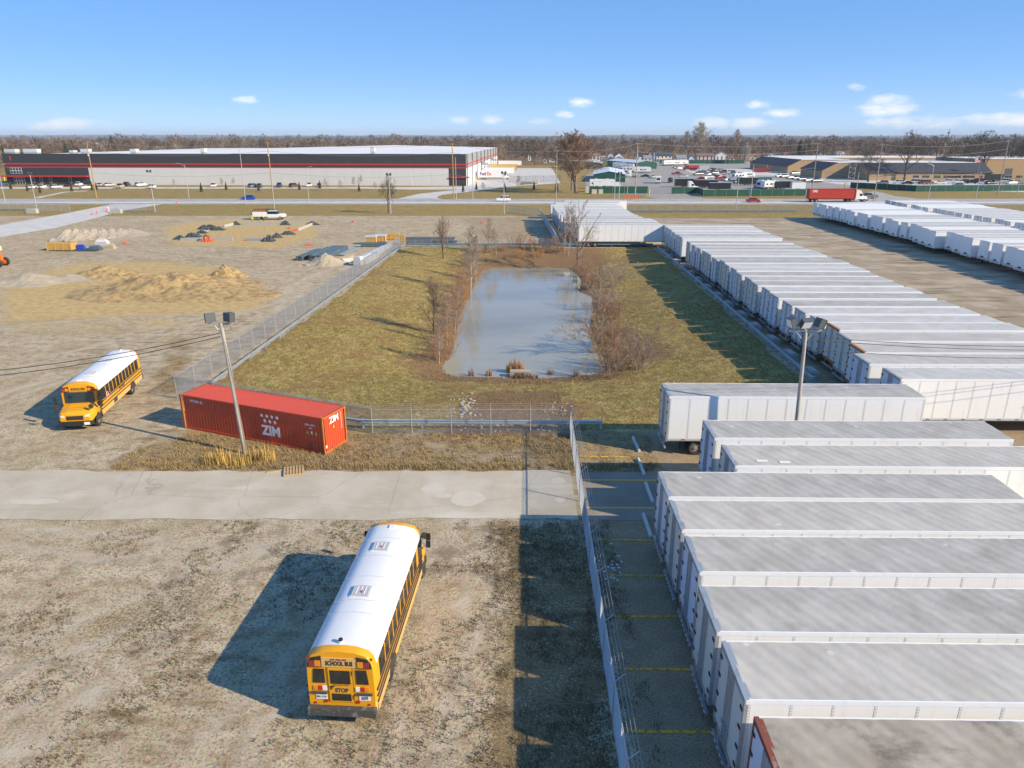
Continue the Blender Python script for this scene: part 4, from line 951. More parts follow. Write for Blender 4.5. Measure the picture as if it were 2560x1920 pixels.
stm = star(7, .15, .065, M_cwhite)
for i in range(4): marks.append(Pt('star', stm, (7.05+i*.42, y_, 2.02)))
for i in range(3): marks.append(Pt('star', stm, (7.26+i*.42, y_, 1.66)))
marks += [Pt('lettering', text_mesh('YMTU2201 (0)', .26, M_cwhite, .002, .004, .7), (1.35, y_, 2.18)), Pt('lettering', text_mesh('ZCSU 204813', .17, M_cwhite, .002, .003, .8), (10.95, y_, 1.92)), Pt('lettering', text_mesh('45G1', .13, M_cwhite, .002, .003, .9), (11.0, y_, 1.70))]
b = MB(); b.extrude([(-.11, -.09), (.11, -.09), (0, .11)], 'y', -.003, .003); tri = b.mesh('warning_label', mat('label_yellow', (.75, .55, .03), .5))
b = MB(); b.box(-.07, .07, -.003, .003, -.10, .10); lb_ = b.mesh('warning_label', mat('label_yellow', (.75, .55, .03), .5)); lw_ = b.mesh('inspection_label', M_cwhite)
marks += [Pt('warning_label', tri, (10.72, y_, 1.40)), Pt('inspection_label', lw_, (11.05, y_, 1.40)), Pt('warning_label', lb_, (11.4, y_, 1.36))]
marks += [Pt('lettering', text_mesh('ZIM', .62, M_cwhite, .003, .022, .95), (CLn+.012, -.05, 2.10), (0, 0, math.pi/2)), Pt('warning_label', tri, (CLn+.012, -.15, 1.62), (0, 0, math.pi/2))]
marks += [Pt('lettering', text_mesh('Z\nC\nS\nU\n2\n0\n4\n8', .15, M_cwhite, .002, .003), (CLn+.012, .72, 1.75), (0, 0, math.pi/2)), Pt('inspection_label', lw_, (CLn+.012, -1.05, .5), (0, 0, math.pi/2))]
ang = math.atan2(42.95-47.45, -12.15+23.05)
dirx = Vector((math.cos(ang), math.sin(ang), 0)); nrm = Vector((-math.sin(ang), math.cos(ang), 0))
cpos = Vector((-12.15, 42.95, 0))-dirx*CLn+nrm*CW
place(container_kit(CLn, CW, CHt, M_cont, M_cont_top, M_contrust, marks), 'shipping_container', 'red corrugated shipping container with white star lettering by the pond fence', 'container', cpos, ang)

# ================================================================== FLOODLIGHT POLES AND OVERHEAD WIRES
M_wood = mat('weathered_pole_wood', (.42, .38, .32), .9, var=.3, vscale=4, dark=(.25, .21, .17), dscale=2.5, bump=.3, bscale=30)
M_wood2 = mat('new_pole_wood', (.48, .27, .085), .85, var=.25, vscale=2)
M_cable = mat('black_cable', (.02, .02, .022), .6, var=0)
M_lampg = mat('floodlight_grey', (.10, .11, .12), .5, .2, var=.15)
def light_pole(label, base, top, heads, r=.16, cat='light pole', name='floodlight_pole', wood=None, group=None):
    """heads: (dx, dy, dz, rz, tilt) from the top"""
    base = Vector(base); top = Vector(top); root = link(name, None, None, base); tag(root, label, cat, group)
    b = MB(); n = 7; pts = [Vector((0, 0, -.4))+(top-base)*0, *[(top-base)*(i/n) for i in range(1, n+1)]]
    b.path(pts, [r*(1-.35*i/n) for i in range(n+1)], 9); link('pole', b.mesh('pole', wood or M_wood, True), root)
    tp = top-base
    b = MB(); b.box(-.07, .07, -.07, .07, -.22, .22); b.box(-.055, -.04, -.05, .05, 0, 0)
    hb = MB(); hb.box(-.17, .17, -.30, .30, -.27, .27, 0); hb.box(.17, .20, -.32, .32, -.29, .29, 0); hb.box(.199, .206, -.27, .27, -.24, .24, 1); hm = hb.mesh('floodlight', [M_lampg, M_lamp_clear])
    yb = MB(); yb.path([(0, -.02, 0), (0, .02, .35)], .05, 5); ym = yb.mesh('yoke', M_galv)
    if heads:
        ab = MB(); h0 = Vector(heads[0][:3]); h1 = Vector(heads[-1][:3])
        ab.box(min(h0.x, h1.x)-.15, max(h0.x, h1.x)+.15, -.045, .045, -.12, -.02); link('crossarm', ab.mesh('crossarm', M_wood), root, tp)
        for s in (h0, h1):
            bb_ = MB(); bb_.tube((s.x*.75, 0, -.1), (0, 0, -.75), .022, n=5); link('brace', bb_.mesh('brace', M_galv), root, tp)
    for dx, dy, dz, rz, tilt in heads:
        o = link('floodlight', hm, root, tp+Vector((dx, dy, dz)), (0, tilt, rz)); link('yoke', ym, root, tp+Vector((dx, dy, dz-.42)))
    return root
LP_B, LP_T = Vector((-17.46, 43.11, 0)), Vector((-17.98, 43.3, 8.75))
lp = light_pole('weathered leaning light pole with two grey floodlights beside the red container', LP_B, LP_T, [(-.62, 0, .34, R(120), .2), (.52, 0, .36, R(60), .12)], .15)
b = MB(); b.path([(0, 0, 0), (.22, -.1, -.25), (.28, -.12, -.5)], .012, 4); link('cable_loop', b.mesh('cable_loop', M_cable), lp, LP_T-LP_B+Vector((.35, 0, .1)))
b = MB(); b.path([LP_T-LP_B+Vector((.10, -.1, -1.0)), (LP_T-LP_B)*.5+Vector((.16, -.1, 0)), Vector((.14, -.1, .3))], .012, 4); link('conduit', b.mesh('conduit', M_cable), lp)
RP_B, RP_T = Vector((17.45, 40.75, 0)), Vector((17.15, 40.75, 9.0))
rp = light_pole('weathered light pole with three black floodlights among the trailers', RP_B, RP_T, [(-.85, 0, .42, R(190), .3), (-.1, -.1, .40, R(-80), .55), (.75, 0, .38, R(10), .35)], .15)
def wires(label, a, b_, strands, sag, r=.014, name='overhead_wire', n=18, group='overhead wires'):
    a = Vector(a); b_ = Vector(b_)
    for k, (off, sg) in enumerate(strands):
        pts = []
        for i in range(n+1):
            q = i/n; p = a.lerp(b_, q)+Vector(off); p.z -= 4*sg*sag*q*(1-q); pts.append(p)
        m = MB(); m.path([p-a for p in pts], r, 4); o = link(name, m.mesh('wire', M_cable), None, a); tag(o, label[k] if isinstance(label, list) else label, 'wire', group)
wires(['thick black twisted cable leaving the container light pole to the left', 'thinner black cable under the twisted one left of the container pole'], LP_T+Vector((-.15, 0, -.65)), (-62.0, 40.5, 7.5), [((0, 0, 0), 1), ((0, 0, -.22), 1.05)], 2.3, .022)
wires(['upper black cable from the trailer light pole to the right', 'middle black cable from the trailer light pole to the right', 'lower black cable from the trailer light pole to the right'], RP_T+Vector((.2, 0, -.45)), (62, 47, 8.2), [((0, 0, 0), 1), ((0, 0, -.15), 1.08), ((0, -.05, -.75), 1.0)], 1.2, .018)

# ================================================================== PALLET, LOOSE BOARD, TALL DRY GRASS
M_pal = mat('pallet_wood', (.52, .36, .18), .85, var=.25, vscale=3, dark=(.36, .24, .12), dscale=3)
a = P(735, 1180); root = link('wood_pallet', None, None, (a[0], a[1], .02), (0, 0, .28)); tag(root, 'pale wooden pallet lying at the far edge of the access road', 'pallet')
b = MB(); b.box(-.06, .06, -.6, .6, .10, .12); pm = b.mesh('plank', M_pal)
for i in range(7): link('plank', pm, root, (-.54+i*.18, 0, 0))
b = MB(); b.box(-.6, .6, -.02, .02, .02, .10); pm = b.mesh('stringer', M_pal)
for y in (-.58, 0, .58): link('stringer', pm, root, (0, y, 0))
b = MB(); b.box(-.6, .6, -.05, .05, 0, .02); pm = b.mesh('bottom_board', M_pal)
for y in (-.5, .5): link('bottom_board', pm, root, (0, y, 0))
a = P(698, 1178); b = MB(); b.box(-.75, .75, -.07, .07, 0, .05); o = link('loose_board', b.mesh('loose_board', M_pal), None, (a[0], a[1], .02), (0, 0, .32)); tag(o, 'loose plank leaning off the left side of the pallet', 'board')
M_reed = mat('dry_reed', (.58, .38, .10), .9, var=.35, vscale=3)
def blades(seed, n, rx, ry, h0, h1, w=.016, lean=.25):
    q = random.Random(seed); b = MB()
    for i in range(n):
        r = math.sqrt(q.random()); a_ = q.uniform(0, 6.28); x, y = r*rx*math.cos(a_), r*ry*math.sin(a_)
        h = q.uniform(h0, h1)*(1.15-.5*r); az = q.uniform(0, 6.28); l = q.uniform(0, lean)*h; w_ = w*q.uniform(.7, 1.4)
        dx, dy = math.cos(az), math.sin(az); ax, ay = -dy*w_, dx*w_
        p1 = (x+dx*l*.4, y+dy*l*.4, h*.6); p2 = (x+dx*l, y+dy*l, h)
        b.face([(x-ax, y-ay, -.05), (x+ax, y+ay, -.05), (p1[0]+ax*.8, p1[1]+ay*.8, p1[2]), (p1[0]-ax*.8, p1[1]-ay*.8, p1[2])])
        b.face([(p1[0]-ax*.8, p1[1]-ay*.8, p1[2]), (p1[0]+ax*.8, p1[1]+ay*.8, p1[2]), p2])
    return b
for k, (px, py, rx, ry, n) in enumerate([(565, 1160, 1.5, .6, 260), (650, 1150, 1.1, .6, 170)]):
    a = P(px, py); o = link('tall_dry_grass', blades(40+k, n, rx, ry, .4, 1.45, .016).mesh('tall_dry_grass', M_reed), None, (a[0], a[1], 0))
    tag(o, ['tall golden dry grass left of the pole foot by the road', 'tall golden dry grass right of the pole foot before the container'][k], 'grass clump', 'dry grass clumps at the light pole')
# ================================================================== TREES AND BUSHES (bare, winter)
M_bark = mat('grey_brown_bark', (.20, .155, .115), .95, var=.3, vscale=2)
M_barkd = mat('dark_bark', (.105, .085, .068), .95, var=.3, vscale=2)
M_barkp = mat('pale_bark', (.46, .40, .32), .9, var=.3, vscale=2, dark=(.25, .2, .15), dscale=1)
M_twig = mat('brown_twigs', (.26, .19, .13), .95, var=.35, vscale=1)
M_twigr = mat('reddish_twigs', (.34, .21, .125), .95, var=.35, vscale=1)
M_twigg = mat('mauve_grey_twigs', (.33, .26, .20), .95, var=.3, vscale=1)
M_twigo = mat('orange_straw_stems', (.48, .26, .10), .95, var=.35, vscale=1)
class Grow:
    """bare tree: trunk mesh and crown mesh of tapered branches down to twigs"""
    def __init__(s, seed): s.q = random.Random(seed); s.tr = MB(); s.cr = MB()
    def limb(s, p, d, L, r, sides, segs, wander, lift, target):
        q = s.q; pts = [Vector(p)]; dirs = [Vector(d).normalized()]; rr = [r]
        for i in range(segs):
            v = dirs[-1]+Vector((q.gauss(0, wander), q.gauss(0, wander), q.gauss(0, wander)+lift)); v.normalize()
            pts.append(pts[-1]+v*(L/segs)); dirs.append(v); rr.append(r*(1-.78*(i+1)/segs))
        rings = []
        for i, c in enumerate(pts):
            a = dirs[i].orthogonal().normalized(); b = dirs[i].cross(a)
            rings.append([c+a*(rr[i]*math.cos(6.2832*j/sides))+b*(rr[i]*math.sin(6.2832*j/sides)) for j in range(sides)])
        target.loft(rings, 0, False)
        return pts, dirs, rr
    def branch(s, p, d, L, r, lev, P_):
        segs = (5, 4, 3, 2)[min(lev, 3)]; sides = (6, 4, 3, 3)[min(lev, 3)]
        pts, dirs, rr = s.limb(p, d, L, r, sides, segs, P_['wander'], P_['lift'], s.cr)
        if lev >= P_['levels']: return
        n = P_['kids'][lev]; q = s.q
        for k in range(n):
            t = q.uniform(P_['from'], 1.0)*(len(pts)-1); i = min(int(t), len(pts)-2); c = pts[i].lerp(pts[i+1], t-i)
            a = dirs[i].orthogonal().normalized(); a.rotate(Matrix.Rotation(q.uniform(0, 6.283), 3, dirs[i]))
            ang = R(q.uniform(*P_['angle'])); v = dirs[i]*math.cos(ang)+a*math.sin(ang)
            s.branch(c, v, L*q.uniform(*P_['ratio'])*(1.15-.5*t/len(pts)), max(P_['twig'], r*.42), lev+1, P_)
    def tree(s, H, r, clear, scaff, P_, lean=0):
        q = s.q
        pts, dirs, rr = s.limb((0, 0, -.3), (lean, lean*.4, 1), H*P_.get('leader', .8), r, 8, 8, P_.get('tw', .05), .05, s.tr)
        n = len(pts)-1
        for k in range(scaff):
            f = clear+(1-clear)*(k+q.random())/scaff; t = f*n; i = min(int(t), n-1); c = pts[i].lerp(pts[i+1], t-i)
            az = k*2.4+q.uniform(-.5, .5); an = R(q.uniform(*P_['scaff_angle'])*(1.1-.5*f))
            d = Vector((math.cos(az)*math.sin(an), math.sin(az)*math.sin(an), math.cos(an)))
            s.branch(c, d, H*P_['scaff_len']*(1.15-.75*f)*q.uniform(.8, 1.15), max(rr[i]*.55, P_['twig']*2), 0, P_)
        return s
    def bush(s, H, stems, rad, P_):
        q = s.q
        for k in range(stems):
            az = q.uniform(0, 6.283); rd = rad*math.sqrt(q.random())*.35; an = R(q.uniform(3, P_['spread']))
            d = Vector((math.cos(az)*math.sin(an), math.sin(az)*math.sin(an), math.cos(an)))
            s.branch((rd*math.cos(az), rd*math.sin(az), -.15), d, H*q.uniform(.55, 1.0), P_['stem'], 0, P_)
        return s
def tkit(g, bark, twig, name='tree'):
    K = []
    if g.tr.v: K.append(Pt('trunk', g.tr.mesh(name+'_trunk', bark, True)))
    K.append(Pt('crown', g.cr.mesh(name+'_crown', twig)))
    return K
PEAR = dict(levels=2, kids=(11, 6), wander=.07, lift=.05, angle=(18, 42), ratio=(.28, .5), twig=.018, scaff_angle=(16, 36), scaff_len=.62, leader=.88)
SLIM = dict(levels=2, kids=(9, 5), wander=.10, lift=.03, angle=(25, 55), ratio=(.35, .6), twig=.021, scaff_angle=(30, 58), scaff_len=.36, leader=.97, tw=.06)
SLIM['from'] = .25; PEAR['from'] = .15
BUSH = dict(levels=2, kids=(7, 5), wander=.12, lift=.03, angle=(20, 55), ratio=(.3, .55), twig=.017, spread=48, stem=.035); BUSH['from'] = .25
WISP = dict(levels=1, kids=(5,), wander=.08, lift=.0, angle=(12, 35), ratio=(.25, .5), twig=.014, spread=26, stem=.02); WISP['from'] = .3
OAK = dict(levels=3, kids=(5, 5, 4), wander=.13, lift=.03, angle=(25, 60), ratio=(.42, .68), twig=.036, scaff_angle=(28, 62), scaff_len=.50, leader=.72); OAK['from'] = .25
ELM = dict(levels=3, kids=(6, 5, 4), wander=.09, lift=.05, angle=(18, 45), ratio=(.38, .6), twig=.050, scaff_angle=(14, 40), scaff_len=.55, leader=.85); ELM['from'] = .2
K_pear = [tkit(Grow(11+i).tree(7.5, .12, .20, 15, PEAR), M_barkd, M_twig, 'pear') for i in range(2)]
K_slim = [tkit(Grow(21+i).tree(8.0, .10, .2, 20, SLIM, .06*(i-1)), M_barkp, M_twigg, 'sapling') for i in range(3)]
K_bush = [tkit(Grow(31+i).bush(4.0, 16, 1.6, BUSH), M_bark, [M_twigg, M_twig, M_twigr][i], 'bush') for i in range(3)]
K_wisp = [tkit(Grow(41+i).bush(2.4, 26, 2.2, WISP), M_bark, [M_twigr, M_twigo, M_twigr][i], 'brush') for i in range(3)]
K_oak = [tkit(Grow(51+i).tree(15, .36, .25, 13, OAK), M_barkd, M_barkd, 'oak') for i in range(3)]
M_twige = mat('tawny_twigs', (.36, .235, .145), .95, var=.3, vscale=.6)
K_elm = [tkit(Grow(61+i).tree(16, .30, .14, 26, ELM), M_bark, [M_twige, M_barkp][i], 'elm') for i in range(2)]
def PT(px, py):
    z = 0.0
    for k in range(6): a = P(px, py, z); z = ter(*a)
    return Vector((a[0], a[1], z))
def grow_at(kit, base, top, ref, name, label, cat, group=None, wide=1.0, rz=None):
    """stand a kit of height ref at a surveyed foot so that it reaches the surveyed top row"""
    p = PT(*base); h = HT(base[0], top, p.y)[1]-p.z; s = h/ref
    return place(kit, name, label, cat, p, prnd.uniform(0, 6.28) if rz is None else rz, group, scl=(s*wide, s*wide, s))
grow_at(K_pear[0], (1109, 647), 549, 7.6, 'upright_tree', 'dense upright bare tree near the far left corner of the pond', 'tree', 'upright trees left of the pond', 1.15)
grow_at(K_pear[1], (1083, 834), 697, 7.6, 'upright_tree', 'dense narrow bare tree halfway down the left bank of the pond', 'tree', 'upright trees left of the pond', .95)
for k, (bx, by, ty, w, lab) in enumerate([(1176, 736, 575, .9, 'tall pale-stemmed sapling at the upper left shore of the pond'), (1190, 705, 600, .8, 'slender sapling just behind the tall pale one at the upper left shore'), (1134, 848, 708, .8, 'white-barked sapling on the left shore beside the narrow tree'),
        (1098, 911, 790, .7, 'leaning sapling at the near left corner of the pond'), (1223, 658, 547, .8, 'slim tree left of centre on the far pond bank'), (1242, 665, 570, .7, 'thin sapling right of the slim tree on the far pond bank'), (1118, 862, 740, .6, 'thin sapling between the narrow tree and the water'),
        (1411, 660, 528, .8, 'bare tree with two close trunks at the far right of the pond'), (1420, 662, 540, .75, 'bare tree close against the two-trunk tree behind the pond')]):
    grow_at(K_slim[k % 3], (bx, by), ty, 8.1, 'sapling', lab, 'tree', 'saplings round the pond', w)
K_bare = tkit(Grow(66).tree(10, .14, .16, 15, dict(PEAR, scaff_angle=(18, 52), twig=.022, kids=(8, 5), wander=.1)), M_bark, M_twigg, 'bare')
grow_at(K_bare, (1443, 677), 517, 10, 'bare_tree', 'tallest branching bare tree at the far right corner of the pond', 'tree', None, 1.1)
for k, (bx, by, ty, w, kk, lab) in enumerate([(1532, 716, 646, 1.2, 0, 'broad mauve-grey bush at the upper right shore of the pond'), (1500, 700, 660, 1.1, 1, 'low brown bush behind the broad one at the upper right shore'), (1506, 772, 704, 1.2, 0, 'mauve-grey bush halfway down the right shore'), (1530, 800, 735, 1.1, 2, 'reddish bush behind the halfway bush on the right shore'),
        (1494, 880, 764, 1.1, 1, 'large spreading bush overhanging the water on the right shore'), (1519, 946, 856, .8, 1, 'slender bush at the near right corner of the pond'), (1601, 921, 806, .75, 0, 'bare bush standing alone up the right bank'), (1460, 690, 640, 1.0, 2, 'reddish bush below the tallest bare tree'), (1545, 860, 800, .9, 2, 'reddish bush between the large bush and the lone one')]):
    grow_at(K_bush[kk], (bx, by), ty, 3.9, 'bush', lab, 'bush', 'bushes on the right shore of the pond', w)
for k, (bx, by, ty) in enumerate([(1180, 668, 612), (1210, 652, 606), (1262, 656, 618), (1300, 652, 610), (1335, 650, 608), (1372, 655, 612), (1398, 662, 606)]): grow_at(K_bush[(2, 1, 2, 0)[k % 4]], (bx, by), ty, 3.9, 'bush', f'brown bush on the far pond bank, {ORD[k+1]} from the left', 'bush', 'bushes on the far pond bank', 1.3)
WHERE = [('on the far bank of the pond', [(1170, 660), (1195, 655), (1260, 660), (1290, 655), (1318, 658), (1340, 655), (1366, 660), (1390, 655), (1345, 668), (1300, 668)]), ('along the left shore of the pond', [(1168, 700), (1160, 725), (1150, 750), (1140, 772), (1150, 735), (1128, 810), (1140, 790), (1120, 850), (1128, 830), (1112, 880), (1105, 900), (1185, 690), (1120, 770)]),
         ('along the right shore of the pond', [(1480, 720), (1520, 760), (1500, 800), (1520, 860), (1525, 910), (1550, 925), (1470, 705)])]
for wn_, lst in WHERE:
    for k, (bx, by) in enumerate(sorted(lst) if 'far bank' in wn_ else sorted(lst, key=lambda e: e[1])):
        p = PT(bx, by); s = prnd.uniform(.75, 1.25)
        place(K_wisp[k % 3], 'brush_clump', f'low reddish brush {wn_}, {ORD[k+1]} from the {"left" if "far bank" in wn_ else "far end"}', 'brush', p, prnd.uniform(0, 6), f'brush {wn_}', scl=(s*1.1, s*1.1, s))
# reeds and sedge at the near shore, drain headwall
a = P(1288, 930, -1.95); o = link('reed_clump', blades(71, 260, .9, .4, .7, 1.7, .022, .3).mesh('reed_clump', M_twigo), None, (a[0], a[1], -2.0)); tag(o, 'orange reeds standing behind the concrete drain in the pond', 'reeds')
a = P(1312, 944, -1.9); o = link('sedge_clump', blades(72, 300, 1.3, .4, .3, .7, .02, .5).mesh('sedge_clump', M_twig), None, (a[0], a[1], -1.95)); tag(o, 'grey-brown sedge in front of the concrete drain', 'sedge')
for k, (px, py) in enumerate([(1440, 940), (1375, 935), (1222, 938), (1180, 938)]):
    a = P(px, py, -1.95); o = link('sedge_clump', blades(80+k, 60, .35, .2, .3, 1.1, .016, .4).mesh('sedge_clump', M_twigr), None, (a[0], a[1], -2.0)); tag(o, ['sparse sedge stalks at the right end of the near shore', 'sparse sedge stalks right of the concrete drain', 'small sedge tuft left of the orange reeds', 'leftmost small sedge tuft on the near shore'][k], 'sedge', 'sedge tufts on the near shore')
a = P(1300, 940, -1.9); root = link('drain_headwall', None, None, (a[0], a[1]+.1, -2.1), (0, 0, -.05)); tag(root, 'concrete drain box with a rusty grate at the near shore of the pond', 'drain')
b = MB(); b.box(-.95, .95, -.35, .35, 0, .72); link('box', b.mesh('drain_box', mat('pale_old_concrete', (.42, .36, .29), .9, var=.25)), root)
for q in range(6): 
    if q == 0: b = MB(); b.box(-.40, .40, -.012, .012, -.018, .018); gmz = b.mesh('grate_bar', M_rust)
    link('grate_bar', gmz, root, (0, -.37, .32+q*.055))
# riprap
def rock_mesh(seed, m):
    q = random.Random(seed); b = MB(); lat = 5
    pts = []
    for i in range(9):
        for z in (-.45, 0, .5):
            a_ = i*math.tau/9; r_ = (1 if z == 0 else .72)*q.uniform(.75, 1.15); pts.append((r_*math.cos(a_), r_*.8*math.sin(a_), z*q.uniform(.8, 1.1)))
    for i in range(9):
        j = (i+1) % 9
        b.f += [(i*3, j*3, j*3+1, i*3+1), (i*3+1, j*3+1, j*3+2, i*3+2)]; b.mi += [0, 0]
    b.v = pts+[(0, 0, .62)]; b.f += [(i*3+2, ((i+1) % 9)*3+2, 27) for i in range(9)]; b.mi += [0]*9
    return b
M_rock = mat('pale_limestone', (.40, .36, .30), .9, var=.3, vscale=2, dark=(.26, .23, .2), dscale=2)
RK = [rock_mesh(i, M_rock).mesh('rock', M_rock) for i in range(6)]
q = random.Random(9)
n_rk = 0
def rock(x, y, s, where, grp):
    z = ter(x, y); o = link('rock', q.choice(RK), None, (x, y, z+s*.12), (q.uniform(-.3, .3), q.uniform(-.3, .3), q.uniform(0, 6)), (s, s*q.uniform(.6, 1), s*q.uniform(.5, .9)))
    tag(o, f'pale broken rock {where}', 'rock', grp)
for i in range(70):
    c = P(1165+q.gauss(0, 16), 1005+q.gauss(0, 18)); rock(c[0], c[1], q.uniform(.07, .20), 'in the heap at the left of the drainage inlet', 'rocks left of the inlet')
for i in range(45):
    c = P(1405+q.gauss(0, 22), 1010+q.gauss(0, 14)); rock(c[0], c[1], q.uniform(.05, .15), 'scattered at the right of the drainage inlet', 'rocks right of the inlet')
for i in range(120):
    x = q.uniform(-4.0, 4.2); y = q.uniform(46.8, 49.0); rock(x, y, q.uniform(.05, .14), 'in the line behind the short fence', 'rocks behind the short fence')
a = P(1372, 1066); b = MB(); b.loft([[(.25*math.cos(i*.785), .18*math.sin(i*.785), 0) for i in range(8)], [(.3*math.cos(i*.785+.2), .22*math.sin(i*.785+.2), .15) for i in range(8)], [(.12*math.cos(i*.785), .1*math.sin(i*.785), .3) for i in range(8)]])
o = link('plastic_bag', b.mesh('plastic_bag', mat('teal_plastic', (.03, .38, .36), .4)), None, (a[0], a[1]+.6, 0)); tag(o, 'turquoise plastic bag caught behind the short fence', 'bag')
# loose stones and weed tufts on the near gravel (uncounted)
def scatter(n, region, smin, smax, seed, m, name, flat=.6):
    r_ = np.random.default_rng(seed); x0, x1, y0, y1 = region
    xs = r_.uniform(x0, x1, n*2); ys = y0+(y1-y0)*r_.random(n*2)**1.3
    keep = fbm(xs*.5+3, ys*.5) > .40; xs, ys = xs[keep][:n], ys[keep][:n]; k = len(xs)
    base = np.array([(1, 0, 0), (0, 1, 0), (-1, 0, 0), (0, -1, 0), (0, 0, 1)], float)
    fc = np.array([(0, 1, 4), (1, 2, 4), (2, 3, 4), (3, 0, 4)])
    s = r_.uniform(smin, smax, k)**1; an = r_.uniform(0, 6.28, k); j = r_.uniform(.6, 1.3, (k, 5, 3))
    v = base[None]*j*s[:, None, None]; v[:, :, 2] *= flat
    ca, sa = np.cos(an)[:, None], np.sin(an)[:, None]; X = v[:, :, 0]*ca-v[:, :, 1]*sa; Y = v[:, :, 0]*sa+v[:, :, 1]*ca
    V = np.stack([X+xs[:, None], Y+ys[:, None], v[:, :, 2]+.0], 2).reshape(-1, 3); F = (fc[None]+5*np.arange(k)[:, None, None]).reshape(-1, 3)
    me_ = bpy.data.meshes.new(name); me_.from_pydata(V.tolist(), [], F.tolist()); me_.materials.append(m)
    o = link(name, me_); stuff(o); o['label'] = name.replace('_', ' ')+' strewn over the gravel'; return o
M_stone = mat('loose_stone', (.36, .31, .24), .9, var=.5, vscale=7)
scatter(9000, (-24, 3.2, 9, 34.2), .010, .034, 1, M_stone, 'loose_gravel')
scatter(7000, (4.2, 9, 12, 34.2), .010, .03, 2, M_stone, 'loose_grit')
def tufts(n, region, seed, h0, h1, m, name, thr=.52, fs=.35, per=7, spread=.13, mask=None):
    r_ = np.random.default_rng(seed); x0, x1, y0, y1 = region; b = MB(); q = random.Random(seed)
    xs = r_.uniform(x0, x1, n*4); ys = r_.uniform(y0, y1, n*4); keep = fbm(xs*fs+11, ys*fs+5) > thr
    if mask is not None: keep &= mask(xs, ys)
    xs, ys = xs[keep][:n], ys[keep][:n]; zs = terrain(xs, ys)
    for x, y, z in zip(xs, ys, zs):
        for k in range(per):
            az = q.uniform(0, 6.28); h = q.uniform(h0, h1); l = h*q.uniform(.3, 1.1); ox, oy = q.gauss(0, spread), q.gauss(0, spread)
            dx, dy = math.cos(az), math.sin(az); w_ = .012+.012*q.random()
            b.face([(x+ox-dy*w_, y+oy+dx*w_, z-.02), (x+ox+dy*w_, y+oy-dx*w_, z-.02), (x+ox+dx*l, y+oy+dy*l, z+h)])
    o = link(name, b.mesh(name, m)); stuff(o); o['label'] = name.replace('_', ' ')+' growing in loose patches'; return o
M_weed = mat('dead_weed', (.15, .115, .06), .95, var=.5, vscale=2)
M_weedl = mat('straw_weed', (.36, .26, .12), .95, var=.4, vscale=1.5)
M_grassb = mat('winter_grass_blades', (.24, .20, .065), .95, var=.5, vscale=.8)
tufts(4200, (-24, 3.6, 10, 34.3), 3, .04, .13, M_weed, 'low_dead_weeds', .50, .4, 8, .09)
tufts(1500, (-1.2, 3.8, 10, 34.3), 4, .05, .14, M_weed, 'roadside_dead_weeds', .40, .7, 9, .12)
tufts(500, (3.7, 5.2, 10, 34.3), 14, .04, .14, M_weed, 'fence_line_weeds', .40, .9, 8, .10)
tufts(2600, (-25, 4.0, 40.7, 46.3), 5, .07, .24, M_weedl, 'straw_weeds', .42, .6, 7, .12)
tufts(900, (-25, 9.0, 40.65, 41.5), 6, .08, .28, M_weedl, 'road_edge_straw', .30, .6, 8, .10)
tufts(9000, (-25, 26, 48, 90), 7, .05, .15, M_grassb, 'bank_grass', .36, .5, 6, .16, lambda x, y: inside(x, y, RIM) & ~inside(x, y, POND))
tufts(2500, (-9, 14, 50, 100), 8, .06, .3, M_twigr, 'shore_stems', .40, .5, 5, .18, lambda x, y: inside(x, y, RIM) & ~inside(x, y, POND) & (seg_dist(x, y, POND) < 3.2))

# ================================================================== DISTANT WOODS AND HILLS
def wood_proto(seed, H, n):
    q = np.random.default_rng(seed); V = []; 
    th = q.uniform(0, 6.283, n); u = q.uniform(0, 1, n); zz = H*(.28+.72*u); rad = H*.32*np.sin(np.pi*(.12+.84*u))**.8*np.sqrt(q.uniform(.05, 1, n))
    c = np.stack([rad*np.cos(th), rad*np.sin(th), zz], 1)
    d = np.stack([np.cos(th)*.7, np.sin(th)*.7, q.uniform(.4, 1.4, n)], 1)+q.normal(0, .3, (n, 3)); d /= np.linalg.norm(d, axis=1)[:, None]
    L = H*q.uniform(.06, .16, n); w = H*q.uniform(.006, .017, n)
    s = np.cross(d, q.normal(0, 1, (n, 3))); s /= np.linalg.norm(s, axis=1)[:, None]
    tri = np.stack([c-s*w[:, None], c+s*w[:, None], c+d*L[:, None]], 1).reshape(-1, 3)
    trunk = np.array([(-.018*H, 0, 0), (.018*H, 0, 0), (0, 0, .75*H), (0, -.018*H, 0), (0, .018*H, 0), (0, 0, .75*H)])
    return np.concatenate([trunk, tri])
def conifer_proto(seed, H, n):
    q = np.random.default_rng(seed); u = q.uniform(0, 1, n)**.8; th = q.uniform(0, 6.283, n); r1 = H*.26*(1-u)+.02*H; z = H*(.06+.92*u)
    a = np.stack([0*th, 0*th, z+.05*H], 1); o = np.stack([r1*np.cos(th), r1*np.sin(th), z-.04*H], 1); t_ = np.stack([-np.sin(th), np.cos(th), 0*th], 1)*H*.045
    return np.stack([a, o-t_, o+t_], 1).reshape(-1, 3)
protos = [wood_proto(i, 1.0, 150) for i in range(7)]+[conifer_proto(50, 1.0, 130)]
